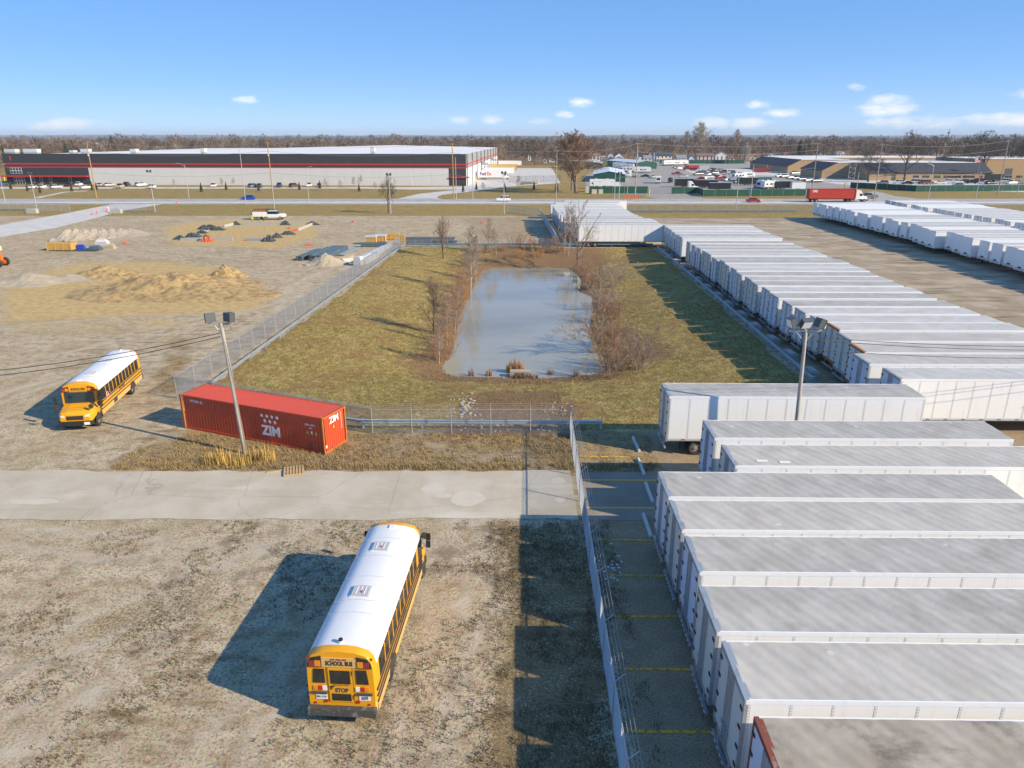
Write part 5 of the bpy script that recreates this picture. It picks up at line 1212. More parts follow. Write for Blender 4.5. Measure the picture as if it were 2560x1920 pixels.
def woods(name, label, pts, hs, seed, palette, con=.05):
    q = np.random.default_rng(seed); hs = [h*(1.3 if q.random() < .08 else 1) for h in hs]; V = []; Cc = []
    for (x, y, z), h in zip(pts, hs):
        isc = q.random() < con
        pr = protos[7] if isc else protos[q.integers(0, 7)]; a = q.uniform(0, 6.283); w = q.uniform(.85, 1.3)*(1 if not isc else 1)
        ca, sa = math.cos(a)*w, math.sin(a)*w
        vv = np.stack([(pr[:, 0]*ca-pr[:, 1]*sa)*h+x, (pr[:, 0]*sa+pr[:, 1]*ca)*h+y, pr[:, 2]*h+z], 1)
        V.append(vv); col = np.array((.055, .075, .035)) if isc else np.array(palette[q.integers(0, len(palette))]); Cc.append(np.tile(np.append(col*q.uniform(.5, 1.5), 1), (len(vv), 1)))
    V = np.concatenate(V); Cc = np.concatenate(Cc).astype(np.float32); n = len(V)
    me_ = bpy.data.meshes.new(name); me_.vertices.add(n); me_.vertices.foreach_set('co', V.ravel()); me_.loops.add(n); me_.loops.foreach_set('vertex_index', np.arange(n))
    me_.polygons.add(n//3); me_.polygons.foreach_set('loop_start', np.arange(0, n, 3)); me_.polygons.foreach_set('loop_total', np.full(n//3, 3)); me_.update()
    ca_ = me_.color_attributes.new('bark', 'FLOAT_COLOR', 'POINT'); ca_.data.foreach_set('color', Cc.ravel())
    me_.materials.append(M_woods); o = link(name, me_); stuff(o); o['label'] = label; return o
t = NT('woodland_twigs'); n_ = t.new('ShaderNodeAttribute'); n_.attribute_name = 'bark'; t.l.new(n_.outputs['Color'], t.b.inputs['Base Color']); t.b.inputs['Roughness'].default_value = 1; t.b.inputs['Specular IOR Level'].default_value = 0; M_woods = t.m
PAL = [(.145, .10, .075), (.17, .115, .08), (.115, .085, .068), (.20, .135, .09), (.095, .075, .06), (.18, .15, .12), (.26, .21, .16)]
def hill_z(x, y): return np.clip((y-2200)/9000, 0, 1)*(6+80*fbm(x*.00045+4, y*.0003+2)**1.5)
qw = np.random.default_rng(12)
def belt(n, y0, y1, xa, xb, hmin, hmax, avoid=None, pw=1.0):
    y = y0+(y1-y0)*qw.random(n)**pw; x = y*qw.uniform(xa, xb, n); h = qw.uniform(hmin, hmax, n)
    if avoid is not None: k = ~avoid(x, y); x, y, h = x[k], y[k], h[k]
    return list(zip(x, y, hill_z(x, y))), list(h)
def busy(x, y):                                            # the warehouse, the compound, the school and the housing stand here
    return ((x > -260) & (x < 14) & (y < 590)) | ((x > 30) & (x < 330) & (y < 665)) | ((x > 8) & (x <= 30) & (y < 560)) | ((x < -225) & (y < 420))
p_, h_ = belt(2300, 545, 1000, -.80, .80, 9, 17, busy); woods('near_woodland', 'leafless brown wood behind the warehouse and houses', p_, h_, 1, PAL, .04)
p_, h_ = belt(1700, 950, 2100, -.80, .80, 12, 19, None, .9); woods('far_woodland', 'leafless grey-brown wood towards the horizon', p_, h_, 2, PAL, .05)
p_, h_ = belt(1300, 2000, 5200, -.80, .80, 13, 22, None, .9); woods('horizon_woodland', 'wooded ridge along the horizon', p_, h_, 3, PAL, .08)
p_, h_ = belt(70, 420, 560, -.80, -.64, 9, 15); woods('left_woodland', 'dark wood left of the warehouse', p_, h_, 4, PAL, .25)
# rolling wooded hills beyond
hx = np.linspace(-12000, 12000, 90); hy = np.linspace(2300, 15000, 60); HX, HY = np.meshgrid(hx, hy); hz_ = hill_z(HX, HY)+8*fbm(HX*.003, HY*.003)*np.clip((HY-2600)/2000, 0, 1)-1.5*(HY < 2500)-.5
b = MB(); b.v = [(float(x), float(y), float(z)) for x, y, z in zip(HX.ravel(), HY.ravel(), hz_.ravel())]
for i in range(59):
    for j in range(89): a = i*90+j; b.f.append((a, a+1, a+91, a+90)); b.mi.append(0)
struct('hills', b.mesh('hills', mat('wooded_hill', (.10, .085, .062), 1.0, var=.5, vscale=.01, dark=(.06, .07, .04), dscale=.004), True))
# ================================================================== BUILDINGS ACROSS THE STREET
M_char = mat('charcoal_panel', (.045, .047, .052), .7, var=.2, vscale=.6)
M_lgrey = mat('pale_grey_panel', (.66, .66, .64), .75, var=.08, vscale=.4)
M_wred = mat('red_band', (.52, .035, .03), .5, var=.1, vscale=.3)
M_memb = mat('white_roof_membrane', (.74, .74, .72), .7, var=.08, vscale=.08, dark=(.6, .59, .57), dscale=.03)
M_win = mat('window_pane', (.03, .045, .055), .1, var=.3, spec=.8)
M_frame = mat('window_frame_white', (.72, .72, .71), .5, var=.05)
M_pil = mat('dark_pilaster', (.05, .065, .075), .5, var=.1)
FRc = P(1166, 464.3); FLc = P(20, 461.2)
wl_ = math.hypot(FRc[0]-FLc[0], FRc[1]-FLc[1]); wrz = math.atan2(FRc[1]-FLc[1], FRc[0]-FLc[0])
wh = link('warehouse', None, None, (FLc[0], FLc[1], 0), (0, 0, wrz)); tag(wh, 'very long charcoal and grey warehouse with red bands across the street', 'warehouse')
WD, WH = 214.0, 12.8
b = MB(); b.box(.3, wl_-.3, .35, WD, 0, WH-.5); link('wall', b.mesh('warehouse_core', M_lgrey), wh)
xr = wl_*.64; b = MB(); b.face([(0, .3, WH-.4), (xr, .3, WH-.4), (xr, WD, WH+1.5), (0, WD, WH-1.7)]); b.face([(xr, .3, WH-.4), (wl_, .3, WH-.4), (wl_, WD, WH), (xr, WD, WH+1.5)]); rf = link('roof', b.mesh('warehouse_roof', M_memb), wh)
npan = 27; pw = wl_/npan; xo = wl_*(236-20)/(1166-20); xe_ = wl_*(1125-20)/(1166-20)
pd = {}
for nm, z0, z1, mm in (('hi', 8.95, WH, M_char), ('mid', 7.5, 8.4, M_char), ('lo', 0, 7.1, M_lgrey), ('lod', 0, 7.1, M_char)):
    b = MB(); b.box(.02, pw-.02, 0, .3, z0, z1); pd[nm] = b.mesh('wall_panel', mm)
for i in range(npan):
    for nm in ('hi', 'mid'): link('wall_panel', pd[nm], wh, (i*pw, 0, 0))
    xm = (i+.5)*pw; link('wall_panel', pd['lod' if xm < xo or xm > xe_ else 'lo'], wh, (i*pw, 0, 0))
for z0, z1 in ((8.4, 8.95), (7.1, 7.5)):
    b = MB(); b.box(0, wl_, -.03, .3, z0, z1); link('red_band', b.mesh('red_band', M_wred), wh)
b = MB(); b.box(-.05, wl_+.05, -.05, .35, WH, WH+.12); link('parapet_cap', b.mesh('parapet_cap', M_pil), wh)
b = MB(); b.box(-1.5, xo-1, -1.6, 0, 3.3, 3.85); link('canopy', b.mesh('canopy', M_wred), wh)
b = MB(); b.box(xe_, wl_+1.5, -.5, 0, 3.2, 3.75); link('canopy', b.mesh('canopy', M_wred), wh)
def wwin(x0, x1, z0, z1, nx_, nz_):
    f = MB(); f.box(x0, x1, -.06, 0, z0, z1); fo = link('window', f.mesh('window_frame', M_frame), wh)
    w_ = (x1-x0)/nx_; h_ = (z1-z0)/nz_
    g = MB(); g.box(.12, w_-.12, -.09, -.05, .12, h_-.12); gm2 = g.mesh('pane', M_win)
    for i in range(nx_):
        for j in range(nz_): link('pane', gm2, fo, (x0+i*w_, 0, z0+j*h_))
sx_ = wl_/(1166-20)
wwin(13*sx_, 43*sx_, 4.6, 7.05, 4, 2); wwin(18*sx_, 46*sx_, .1, 3.0, 4, 2)
for q in (64, 84, 108, 158): wwin(q*sx_, (q+7)*sx_, .7, 3.0, 1, 1)
for q in (420, 792, 1010):
    b = MB(); b.box(q*sx_, (q+6)*sx_, -.05, 0, 0, 2.6); link('service_door', b.mesh('service_door', M_frame), wh)
b = MB(); b.extrude([(0, 1.1), (.55, .35), (.2, 0), (.35, -.9), (0, -.5), (-.35, -.9), (-.2, 0), (-.55, .35)], 'y', -.08, 0); link('emblem', b.mesh('emblem', M_wred), wh, (20*sx_, 0, 10.9), scl=1.0)
# east wall: white below, grey above, red bands, pilasters, docks
b = MB(); b.box(wl_-.3, wl_, .35, WD, 7.5, WH); link('east_wall_panel', b.mesh('east_upper', mat('mid_grey_panel', (.30, .30, .30), .7, var=.1)), wh)
b = MB(); b.box(wl_-.3, wl_+.01, .35, WD, 0, 7.1); link('east_wall_panel', b.mesh('east_lower', mat('white_dock_wall', (.74, .74, .73), .7, var=.06)), wh)
b = MB(); b.box(wl_-.3, wl_+.03, .35, WD, 7.1, 7.5); b2 = MB(); b2.box(wl_-.29, wl_+.03, .35, WD, 8.4, 8.95)
link('red_band', b.mesh('red_band', M_wred), wh); link('red_band', b2.mesh('red_band', M_wred), wh)
b = MB(); b.box(wl_, wl_+.35, -.3, .3, 0, WH+.1); pmz = b.mesh('pilaster', M_pil)
for i in range(9): link('pilaster', pmz, wh, (0, 3+i*24, 0))
b = MB(); b.box(wl_, wl_+.12, 0, 3.2, 1.1, 4.2); dmz = b.mesh('dock_door', mat('dock_grey', (.22, .22, .22), .7)); 
for i in range(14): link('dock_door', dmz, wh, (0, 40+i*9, 0))
for yy in (78, 150):
    b = MB(); b.extrude([(wl_, 8.2), (wl_+4.5, 5.8), (wl_, 5.8)], 'y', yy-2.5, yy+2.5); link('dock_awning', b.mesh('dock_awning', M_galv), wh)
# rooftop units
def rtu(w_, d_, h_):
    b = MB(); b.box(-w_/2, w_/2, -d_/2, d_/2, .3, h_); K = [Pt('cabinet', b.mesh('hvac_cabinet', mat('hvac_grey', (.55, .55, .54), .6, var=.1)))]
    b = MB(); b.box(-w_/2+.1, w_/2-.1, -d_/2+.1, d_/2-.1, -.6, .3); K.append(Pt('base_curb', b.mesh('base_curb', M_galv)))
    b = MB(); b.disc((0, 0, h_+.08), 'z', min(w_, d_)*.32, .16, 10); K.append(Pt('fan', b.mesh('fan', M_lampg), (-w_*.2, 0, 0)))
    return K
for k, (px, w_, h_) in enumerate([(122, 5.0, 1.5), (169, 6.2, 1.6), (264, 2.0, 1.0), (294, 3.4, 1.6), (406, 2.6, 1.6), (566, 1.8, 1.9), (958, 1.8, 1.9)]):
    yy = 335 if k < 6 else 345; x = (px-1280)/FPX*yy/math.cos(PITCH)*.972
    place(rtu(w_, 3, h_), 'rooftop_unit', f'grey rooftop ventilation unit on the warehouse, {ORD[k+1]} from the left', 'rooftop unit', (x, yy, 13.1), wrz, 'ventilation units on the warehouse roof')

# green storage sheds
M_green = mat('green_metal_siding', (.022, .115, .075), .5, var=.15, vscale=.8)
M_shedroof = mat('white_metal_roof', (.66, .70, .74), .45, var=.06, vscale=.5)
def shed(label, x0, x1, y0, y1, h, rise, rz=0.0):
    root = link('storage_shed', None, None, (x0, y0, 0), (0, 0, rz)); tag(root, label, 'shed', 'green storage sheds'); w_, d_ = x1-x0, y1-y0
    b = MB(); b.extrude([(0, 0), (w_, 0), (w_, h), (w_/2, h+rise), (0, h)], 'y', 0, d_); wall = link('wall', b.mesh('shed_wall', M_green), root)
    b = MB(); n = int(w_/.45); b.box(-.02, .02, -.05, 0, .1, h); rb_ = b.mesh('siding_rib', M_green)
    for i in range(n): link('siding_rib', rb_, root, ((i+.5)*w_/n, 0, 0))
    b = MB(); e = .35
    for s in (-1, 1):
        xa, xb = (-e, w_/2) if s < 0 else (w_+e, w_/2); za = h-rise*2*e/w_+.06; zb = h+rise+.06
        b.loft([[(xa, -e, za), (xb, -e, zb), (xb, -e, zb+.08), (xa, -e, za+.08)], [(xa, d_+e, za), (xb, d_+e, zb), (xb, d_+e, zb+.08), (xa, d_+e, za+.08)]])
    link('roof', b.mesh('shed_roof', M_shedroof), root)
    b = MB(); b.box(0, .05, .6, 3.2, 0, h-.6); dm2 = b.mesh('roller_door', mat('roller_door_white', (.6, .62, .62), .6))
    for i in range(int(d_/4)): link('roller_door', dm2, root, (w_, i*4.0, 0))
    return root
g0 = P(1483, 455); g1 = P(1562, 455)
shed('near green metal storage shed with pale gable roof behind the parked motorhomes', g0[0], g1[0], g0[1], g0[1]+52, 3.4, 1.3, -.12)
g0 = P(1440, 425); g1 = P(1515, 425)
shed('second green storage shed beyond the near one, half behind the big tree', g0[0]-3, g1[0], g0[1]+20, g0[1]+75, 3.4, 1.4, -.12)
g0 = P(1588, 422); g1 = P(1643, 422)
shed('green storage shed standing apart at the back of the storage lot', g0[0], g1[0], g0[1]-3, g0[1]+52, 3.8, 1.3, .22)

# brick school
M_brick = mat('tan_brick', (.42, .29, .16), .9, var=.18, vscale=1.2)
M_shing = mat('dark_shingle', (.045, .052, .068), .9, var=.25, vscale=1)
def wing(label, sw, ln_x, ln_y, eave, top, run, facing):
    """box with a shingled slope on one side; facing 'w' or 's'"""
    root = link('school_wing', None, None, (sw[0], sw[1], 0)); tag(root, label, 'school building', 'brick school wings')
    if facing == 'w':
        b = MB(); b.extrude([(0, 0), (ln_x, 0), (ln_x, top), (run, top), (0, eave)], 'y', 0, ln_y); link('wall', b.mesh('brick_wall', M_brick), root)
        b = MB(); b.loft([[(-.4, -.25, eave-.25), (run+.1, -.25, top+.05), (run+.1, -.25, top+.3), (-.5, -.25, eave)], [(-.4, ln_y+.25, eave-.25), (run+.1, ln_y+.25, top+.05), (run+.1, ln_y+.25, top+.3), (-.5, ln_y+.25, eave)]]); link('shingle_roof', b.mesh('shingle_roof', M_shing), root)
        b = MB(); b.box(run, ln_x+.2, -.2, ln_y+.2, top+.02, top+.25); link('flat_roof', b.mesh('flat_roof', M_memb), root)
    else:
        b = MB(); b.extrude([(0, 0), (ln_y, 0), (ln_y, top), (run, top), (0, eave)], 'x', 0, ln_x); link('wall', b.mesh('brick_wall', M_brick), root)
        b = MB(); b.loft([[(-.25, -.4, eave-.25), (-.25, run+.1, top+.05), (-.25, run+.1, top+.3), (-.25, -.5, eave)], [(ln_x+.25, -.4, eave-.25), (ln_x+.25, run+.1, top+.05), (ln_x+.25, run+.1, top+.3), (ln_x+.25, -.5, eave)]]); link('shingle_roof', b.mesh('shingle_roof', M_shing), root)
        b = MB(); b.box(-.2, ln_x+.2, run, ln_y+.2, top+.02, top+.25); link('flat_roof', b.mesh('flat_roof', M_memb), root)
    return root
c3 = P(2053, 446); c2 = P(1968, 433.5); c1 = P(1917, 426)
wing('nearest brick school wing with dark sloped roof and a sunlit end wall', c3, 30, 28, 3.9, 7.4, 7, 'w')
wing('middle brick school wing with dark sloped roof', c2, 34, 34, 3.9, 7.4, 7, 'w')
wing('farthest brick school wing with dark sloped roof beside the red dumpster', c1, 36, 34, 3.9, 7.4, 7, 'w')
cs = P(2140, 452); ce = P(2450, 449)
ws_ = wing('long brick school front with dark shingle roof and a row of windows', (cs[0]+7, cs[1]+2), ce[0]-cs[0]-7, 44, 3.6, 7.6, 8, 's')
for px0, px1 in ((2198, 2212), (2219, 2236), (2246, 2262), (2268, 2308), (2312, 2340), (2350, 2358), (2408, 2425), (2434, 2449)):
    x0 = (px0-1280)/1800*cs[1]*1.0565-cs[0]-7; x1 = (px1-1280)/1800*cs[1]*1.0565-cs[0]-7
    f = MB(); f.box(x0, x1, -.06, .02, 1.2, 2.5); fo = link('window', f.mesh('school_window', M_frame), ws_)
    g = MB(); n = max(1, int((x1-x0)/1.6)); w_ = (x1-x0)/n; g.box(.06, w_-.06, -.1, -.05, 1.28, 2.42); gmz2 = g.mesh('pane', M_win)
    for i in range(n): link('pane', gmz2, fo, (x0+i*w_, 0, 0))
f = MB(); x0 = (2362-1280)/1800*cs[1]*1.0565-cs[0]-7; f.box(x0, x0+9, -.05, .02, 0, 3.0); link('entrance', f.mesh('entrance', M_win), ws_)
c5 = P(2452, 445)
r5 = link('school_hall', None, None, (c5[0], c5[1]+4, 0)); tag(r5, 'taller plain brick hall at the right end of the school', 'school building', 'brick school wings')
b = MB(); b.box(0, 46, 0, 40, 0, 9.0); link('wall', b.mesh('brick_wall', M_brick), r5); b = MB(); b.box(-.2, 46.2, -.2, 40.2, 9.02, 9.3); link('flat_roof', b.mesh('flat_roof', M_memb), r5)
b = MB(); b.box(14, 18, -.05, .02, 0, 4.5); link('entrance', b.mesh('entrance', M_lampg), r5)
r6 = link('school_block', None, None, P(2000, 421)+(0,)); tag(r6, 'low brick block with white flat roof behind the school wings', 'school building', 'brick school wings')
b = MB(); b.box(0, 110, 10, 60, 0, 6.4); link('wall', b.mesh('brick_wall', M_brick), r6); b = MB(); b.box(-.2, 110.2, 9.8, 60.2, 6.42, 6.7); link('flat_roof', b.mesh('flat_roof', M_memb), r6)

# houses behind the compound
HCOL = {'white': mat('white_siding', (.68, .68, .66), .7, var=.06), 'cream': mat('cream_siding', (.60, .52, .38), .7, var=.06), 'blue': mat('pale_blue_siding', (.45, .55, .62), .7, var=.06), 'tan': mat('tan_siding', (.50, .38, .26), .7, var=.06), 'pink': mat('pinkish_siding', (.55, .42, .38), .7, var=.06)}
RCOL = {'brown': mat('brown_shingle', (.16, .105, .08), .9, var=.2), 'dark': mat('charcoal_shingle', (.05, .055, .065), .9, var=.2), 'grey': mat('grey_shingle', (.24, .25, .26), .9, var=.15), 'red': mat('reddish_shingle', (.26, .13, .09), .9, var=.2), 'pale': mat('pale_shingle', (.42, .43, .44), .9, var=.1)}
def house(px0, px1, pyb, pye, pyp, wall, roof, ridge, label, depth=9):
    a = P(px0, pyb); c = P(px1, pyb); Y = a[1]; w_ = c[0]-a[0]; he = HT(px0, pye, Y)[1]; hp = HT(px0, pyp, Y)[1]
    root = link('house', None, None, (a[0], Y, 0)); tag(root, label, 'house', 'houses behind the storage lot')
    e = .4
    if ridge == 'x':
        b = MB(); b.extrude([(0, 0), (depth, 0), (depth, he), (depth/2, hp), (0, he)], 'x', 0, w_); link('wall', b.mesh('house_wall', HCOL[wall]), root)
        b = MB(); k = (hp-he)/(depth/2)
        for s in (0, 1):
            ya, yb = (-e, depth/2) if s == 0 else (depth+e, depth/2); za, zb = he-k*e+.05, hp+.05
            b.loft([[(-e, ya, za), (-e, yb, zb), (-e, yb, zb+.15), (-e, ya, za+.15)], [(w_+e, ya, za), (w_+e, yb, zb), (w_+e, yb, zb+.15), (w_+e, ya, za+.15)]])
    else:
        b = MB(); b.extrude([(0, 0), (w_, 0), (w_, he), (w_/2, hp), (0, he)], 'y', 0, depth); link('wall', b.mesh('house_wall', HCOL[wall]), root)
        b = MB(); k = (hp-he)/(w_/2)
        for s in (0, 1):
            xa, xb = (-e, w_/2) if s == 0 else (w_+e, w_/2); za, zb = he-k*e+.05, hp+.05
            b.loft([[(xa, -e, za), (xb, -e, zb), (xb, -e, zb+.15), (xa, -e, za+.15)], [(xa, depth+e, za), (xb, depth+e, zb), (xb, depth+e, zb+.15), (xa, depth+e, za+.15)]])
    link('roof', b.mesh('house_roof', RCOL[roof]), root)
    n = max(1, int(w_/3.2)); g = MB(); g.box(-.55, .55, -.06, .02, -.6, .6); gm3 = g.mesh('window', M_win)
    for i in range(n):
        for z in ((1.6, he-1.2) if he > 4.2 else (1.5,)): link('window', gm3, root, ((i+.5)*w_/n, 0, z))
    return root
HS = [(1471, 1500, 402, 389, 383, 'white', 'red', 'x', 'cream-white two-storey house with reddish roof left of the sheds'), (1503, 1520, 398, 393, 391, 'white', 'pale', 'x', 'low white outbuilding between the reddish-roofed house and the gabled one'),
      (1519, 1537, 400, 389, 381, 'white', 'grey', 'y', 'white gabled house, left of two alike behind the sheds'), (1537, 1559, 401, 391, 382, 'white', 'brown', 'y', 'wide white gabled house, right of two alike behind the sheds'),
      (1540, 1560, 404, 398, 393, 'tan', 'brown', 'y', 'small tan garage in front of the wide gabled house'), (1590, 1609, 401, 391, 383, 'white', 'dark', 'x', 'white house with dark grey roof right of the tall street pole'),
      (1610, 1629, 404, 396, 389, 'white', 'grey', 'x', 'low white house with grey roof near the separate green shed'), (1620, 1634, 400, 386, 379, 'tan', 'brown', 'y', 'tan gabled house behind the low white one'), (1634, 1648, 401, 384, 377, 'blue', 'grey', 'y', 'pale blue gabled house'),
      (1641, 1679, 404, 389, 380, 'white', 'dark', 'x', 'large white house with charcoal roof and orange deck'), (1692, 1716, 405, 395, 388, 'blue', 'grey', 'x', 'blue house with grey roof behind the motorhomes'), (1723, 1735, 404, 396, 390, 'white', 'pale', 'y', 'narrow white house with a blue window'),
      (1743, 1783, 403, 390, 383, 'pink', 'brown', 'x', 'long pinkish house with brown roof'), (1788, 1820, 402, 389, 380, 'white', 'pale', 'y', 'white house with pale grey roof left of the sycamore'), (1822, 1836, 403, 396, 391, 'cream', 'brown', 'x', 'small cream house right of the pale grey roof'), (1866, 1898, 400, 390, 385, 'cream', 'red', 'x', 'cream house behind the farthest school wing'),
      (1920, 1940, 394, 388, 383, 'white', 'pale', 'y', 'white-roofed house beyond the school, leftmost'), (1960, 1975, 393, 387, 382, 'pink', 'red', 'x', 'red-roofed house beyond the school'), (2046, 2064, 392, 385, 378, 'blue', 'pale', 'y', 'pale gabled house beyond the school wings'), (2085, 2110, 391, 384, 379, 'white', 'pale', 'x', 'white house beyond the long school front'),
      (2330, 2356, 393, 383, 378, 'white', 'pale', 'y', 'white house seen between the school trees'), (2380, 2402, 392, 380, 377, 'cream', 'red', 'x', 'cream house seen between the school trees'), (2412, 2424, 393, 378, 374, 'pink', 'brown', 'y', 'narrow pink house by the flag'), (1320, 1328, 402, 388, 384, 'white', 'brown', 'y', 'white house glimpsed through the trees beyond the truck yard'), (1358, 1367, 408, 397, 393, 'cream', 'brown', 'y', 'cream house glimpsed behind the truck yard gate'), (1373, 1388, 406, 399, 395, 'white', 'brown', 'x', 'low white house left of the big bare tree')]
for h in HS: house(*h)
b = MB(); b.box(0, 9, -2.2, 0, 0, 2.2); a = P(1645, 404); o = link('timber_deck', b.mesh('timber_deck', mat('orange_timber', (.60, .28, .05), .8)), None, (a[0], a[1]-.3, 0)); tag(o, 'orange timber deck against the large white house', 'deck')
# big individual trees
grow_at(K_elm[0], (1440, 483), 334, 16.2, 'bare_tree', 'big dense brown tree in front of the green sheds', 'tree', None, 1.7, 0)
grow_at(K_elm[0], (1428, 476), 348, 16.2, 'bare_tree', 'second brown tree left behind the big one by the sheds', 'tree', None, 1.0, 2)
for k, (bx, by, ty, w, lab) in enumerate([(2170, 455, 376, 1.3, 'low dark spreading tree at the left of the school front'), (2260, 452, 322, 1.0, 'tall dark tree before the middle of the school front'), (2357, 442, 380, 1.1, 'smaller dark tree right of the middle one at the school'), (2456, 444, 320, 1.0, 'tall dark tree beside the flagpole'), (2516, 439, 332, 1.0, 'dark tree in front of the brick hall'), (2570, 440, 330, 1.0, 'dark tree at the right edge of the photo')]):
    grow_at(K_oak[k % 3], (bx, by), ty, 14.5, 'oak_tree', lab, 'tree', 'dark trees before the school', w)
for k, (bx, by, ty, w, lab) in enumerate([(1862, 410, 358, 1.1, 'white-branched sycamore left of the farthest school wing'), (1745, 396, 309, 1.0, 'tallest pale tree behind the houses'), (1715, 396, 330, .9, 'pale tree left of the tallest one'), (1838, 394, 326, .8, 'pale tree right of the tallest one'), (2000, 392, 350, .6, 'thin white-branched tree beyond the school wings'), (1490, 398, 345, .8, 'pale tree behind the reddish-roofed house')]):
    grow_at(K_elm[1], (bx, by), ty, 16.2, 'bare_tree', lab, 'tree', 'pale trees among the houses', w)
grow_at(K_oak[1], (971, 533), 436, 14.5, 'bare_tree', 'bare roadside tree against the twin floodlight pole', 'tree', None, .8)
# young spruces and saplings on the warehouse lawn
M_spruce = mat('spruce_needles', (.055, .075, .03), .95, var=.4, vscale=1.5)
def spruce_kit(seed):
    pr = conifer_proto(seed, 1.0, 420); b = MB(); b.v = [tuple(p) for p in pr]; b.f = [(i, i+1, i+2) for i in range(0, len(pr), 3)]; b.mi = [0]*len(b.f)
    tb = MB(); tb.tube((0, 0, -.05), (0, 0, .9), .03, .006, 6)
    return [Pt('trunk', tb.mesh('spruce_trunk', M_barkd)), Pt('crown', b.mesh('spruce_crown', M_spruce))]
K_sp = [spruce_kit(5), spruce_kit(6)]
for k, (px, py, h) in enumerate([(28, 473, 3.4), (69, 478, 2.9), (101, 483, 3.0), (180, 479, 3.2), (231, 475, 3.3), (242, 476, 3.0), (504, 480, 3.5), (566, 475, 3.1), (647, 478, 3.0), (749, 475, 3.2), (800, 471, 3.2), (898, 479, 3.1), (1158, 480, 3.2), (1191, 475, 3.1), (1262, 478, 3.2), (1335, 474, 3.2), (1391, 479, 4.2)]):
    a = P(px, py); place(K_sp[k % 2], 'young_spruce', f'young spruce on the warehouse lawn, {ORD[k+1]} from the left', 'spruce', (a[0], a[1], 0), k, 'young spruces on the warehouse lawn', scl=(h*.85, h*.85, h))
for k, (px, py, ty) in enumerate([(438, 470, 448), (816, 477, 446), (855, 476, 450), (884, 470, 443), (901, 466, 438), (940, 476, 455), (556, 468, 445), (584, 467, 444), (1211, 479, 455), (1297, 474, 440)]):
    grow_at(K_slim[k % 3], (px, py), ty, 8.1, 'young_tree', f'thin leafless young tree on the warehouse lawn, {ORD[k+1]} by distance along it', 'tree', 'thin young trees on the warehouse lawn', 1.2)
# ================================================================== POLES ALONG THE STREET
def pole(label, base, top, m, r, name='utility_pole', arm=None, tr=False, cat='utility pole', group='utility poles'):
    p = P(*base); z = HT(top[0], top[1], p[1])[1]
    root = link(name, None, None, (p[0], p[1], 0)); tag(root, label, cat, group)
    b = MB(); b.tube((0, 0, -.3), (0, 0, z), r, r*.62, 8); link('pole', b.mesh('pole', m), root)
    if tr: b = MB(); b.disc((.0, -.38, z*.78), 'z', .24, .8, 10); link('transformer', b.mesh('transformer', M_grey), root)
    if arm == 'cross':
        for zz in (z-.25,): b = MB(); b.box(-.9, .9, -.06, .06, zz-.06, zz+.06); link('crossarm', b.mesh('crossarm', m), root)
    elif arm == 'flood':
        b = MB(); b.box(-.5, .5, -.04, .04, z-.1, z); link('crossarm', b.mesh('crossarm', M_galv), root)
        hb = MB(); hb.box(-.24, .24, -.2, .2, -.28, .28); hm = hb.mesh('floodlight', M_lampg)
        for s in (-1, 1): link('floodlight', hm, root, (s*.42, 0, z+.25), (.5, 0, s*.4))
    elif arm:
        b = MB(); b.path([(0, 0, z-.5), (arm*.5, 0, z+.25), (arm, 0, z+.45)], .05, 6); b.box(arm-.1, arm+.6*(1 if arm > 0 else -1), -.12, .12, z+.38, z+.52) if arm > 0 else b.box(arm-.6, arm+.1, -.12, .12, z+.38, z+.52)
        link('lamp_arm', b.mesh('lamp_arm', M_galv), root)
    return Vector((p[0], p[1], z))
UP = [((241.6, 495), (217, 356), M_wood2, .2, True), ((683, 497), (669, 355), M_wood2, .2, True), ((1134, 499), (1128, 358), M_wood2, .2, False), ((1390, 503), (1393, 375), M_wood, .16, False), ((1587, 497), (1593, 357), M_wood, .2, True), ((2031, 469), (2042, 357), M_wood, .2, False), ((2184, 502.5), (2202, 360), M_wood, .18, False), ((2493, 490), (2515, 351), M_wood, .18, False)]
tops = []
for k, (bs, tp, m, r, tr) in enumerate(UP): tops.append(pole(f'wooden utility pole along the street, {ORD[k+1]} from the left', bs, tp, m, r, arm='cross', tr=tr))
M_gpole = mat('grey_lamp_pole', (.50, .50, .49), .6, .3, var=.1)
for k, (bs, tp, arm, lab) in enumerate([((13.6, 506), (6, 415), 1.8, 'street lamp at the left edge by the road'), ((473, 496), (458, 412), -2.2, 'curved street lamp before the pale warehouse wall'), ((773, 510), (766, 420), 1.2, 'street lamp on the near side of the road, left of the bare tree'), ((2320, 499), (2334, 413), -1.6, 'double-armed street lamp before the school')]):
    pole(lab, bs, tp, M_gpole, .11, 'street_lamp', arm, False, 'street lamp', 'street lamps')
for k, (bs, tp, lab) in enumerate([((93, 525), (78, 436), 'floodlight pole behind the fence at the far left'), ((388, 530), (371, 430), 'floodlight pole beside the site gate'), ((977, 535), (972, 438), 'twin floodlight pole by the bare roadside tree'), ((1260, 535), (1259, 434), 'twin floodlight pole left of the trailer block'), ((1547, 498), (1549, 434), 'twin floodlight pole before the motorhomes')]):
    pole(lab, bs, tp, M_gpole, .13, 'floodlight_pole', 'flood', False, 'light pole', 'floodlight poles')
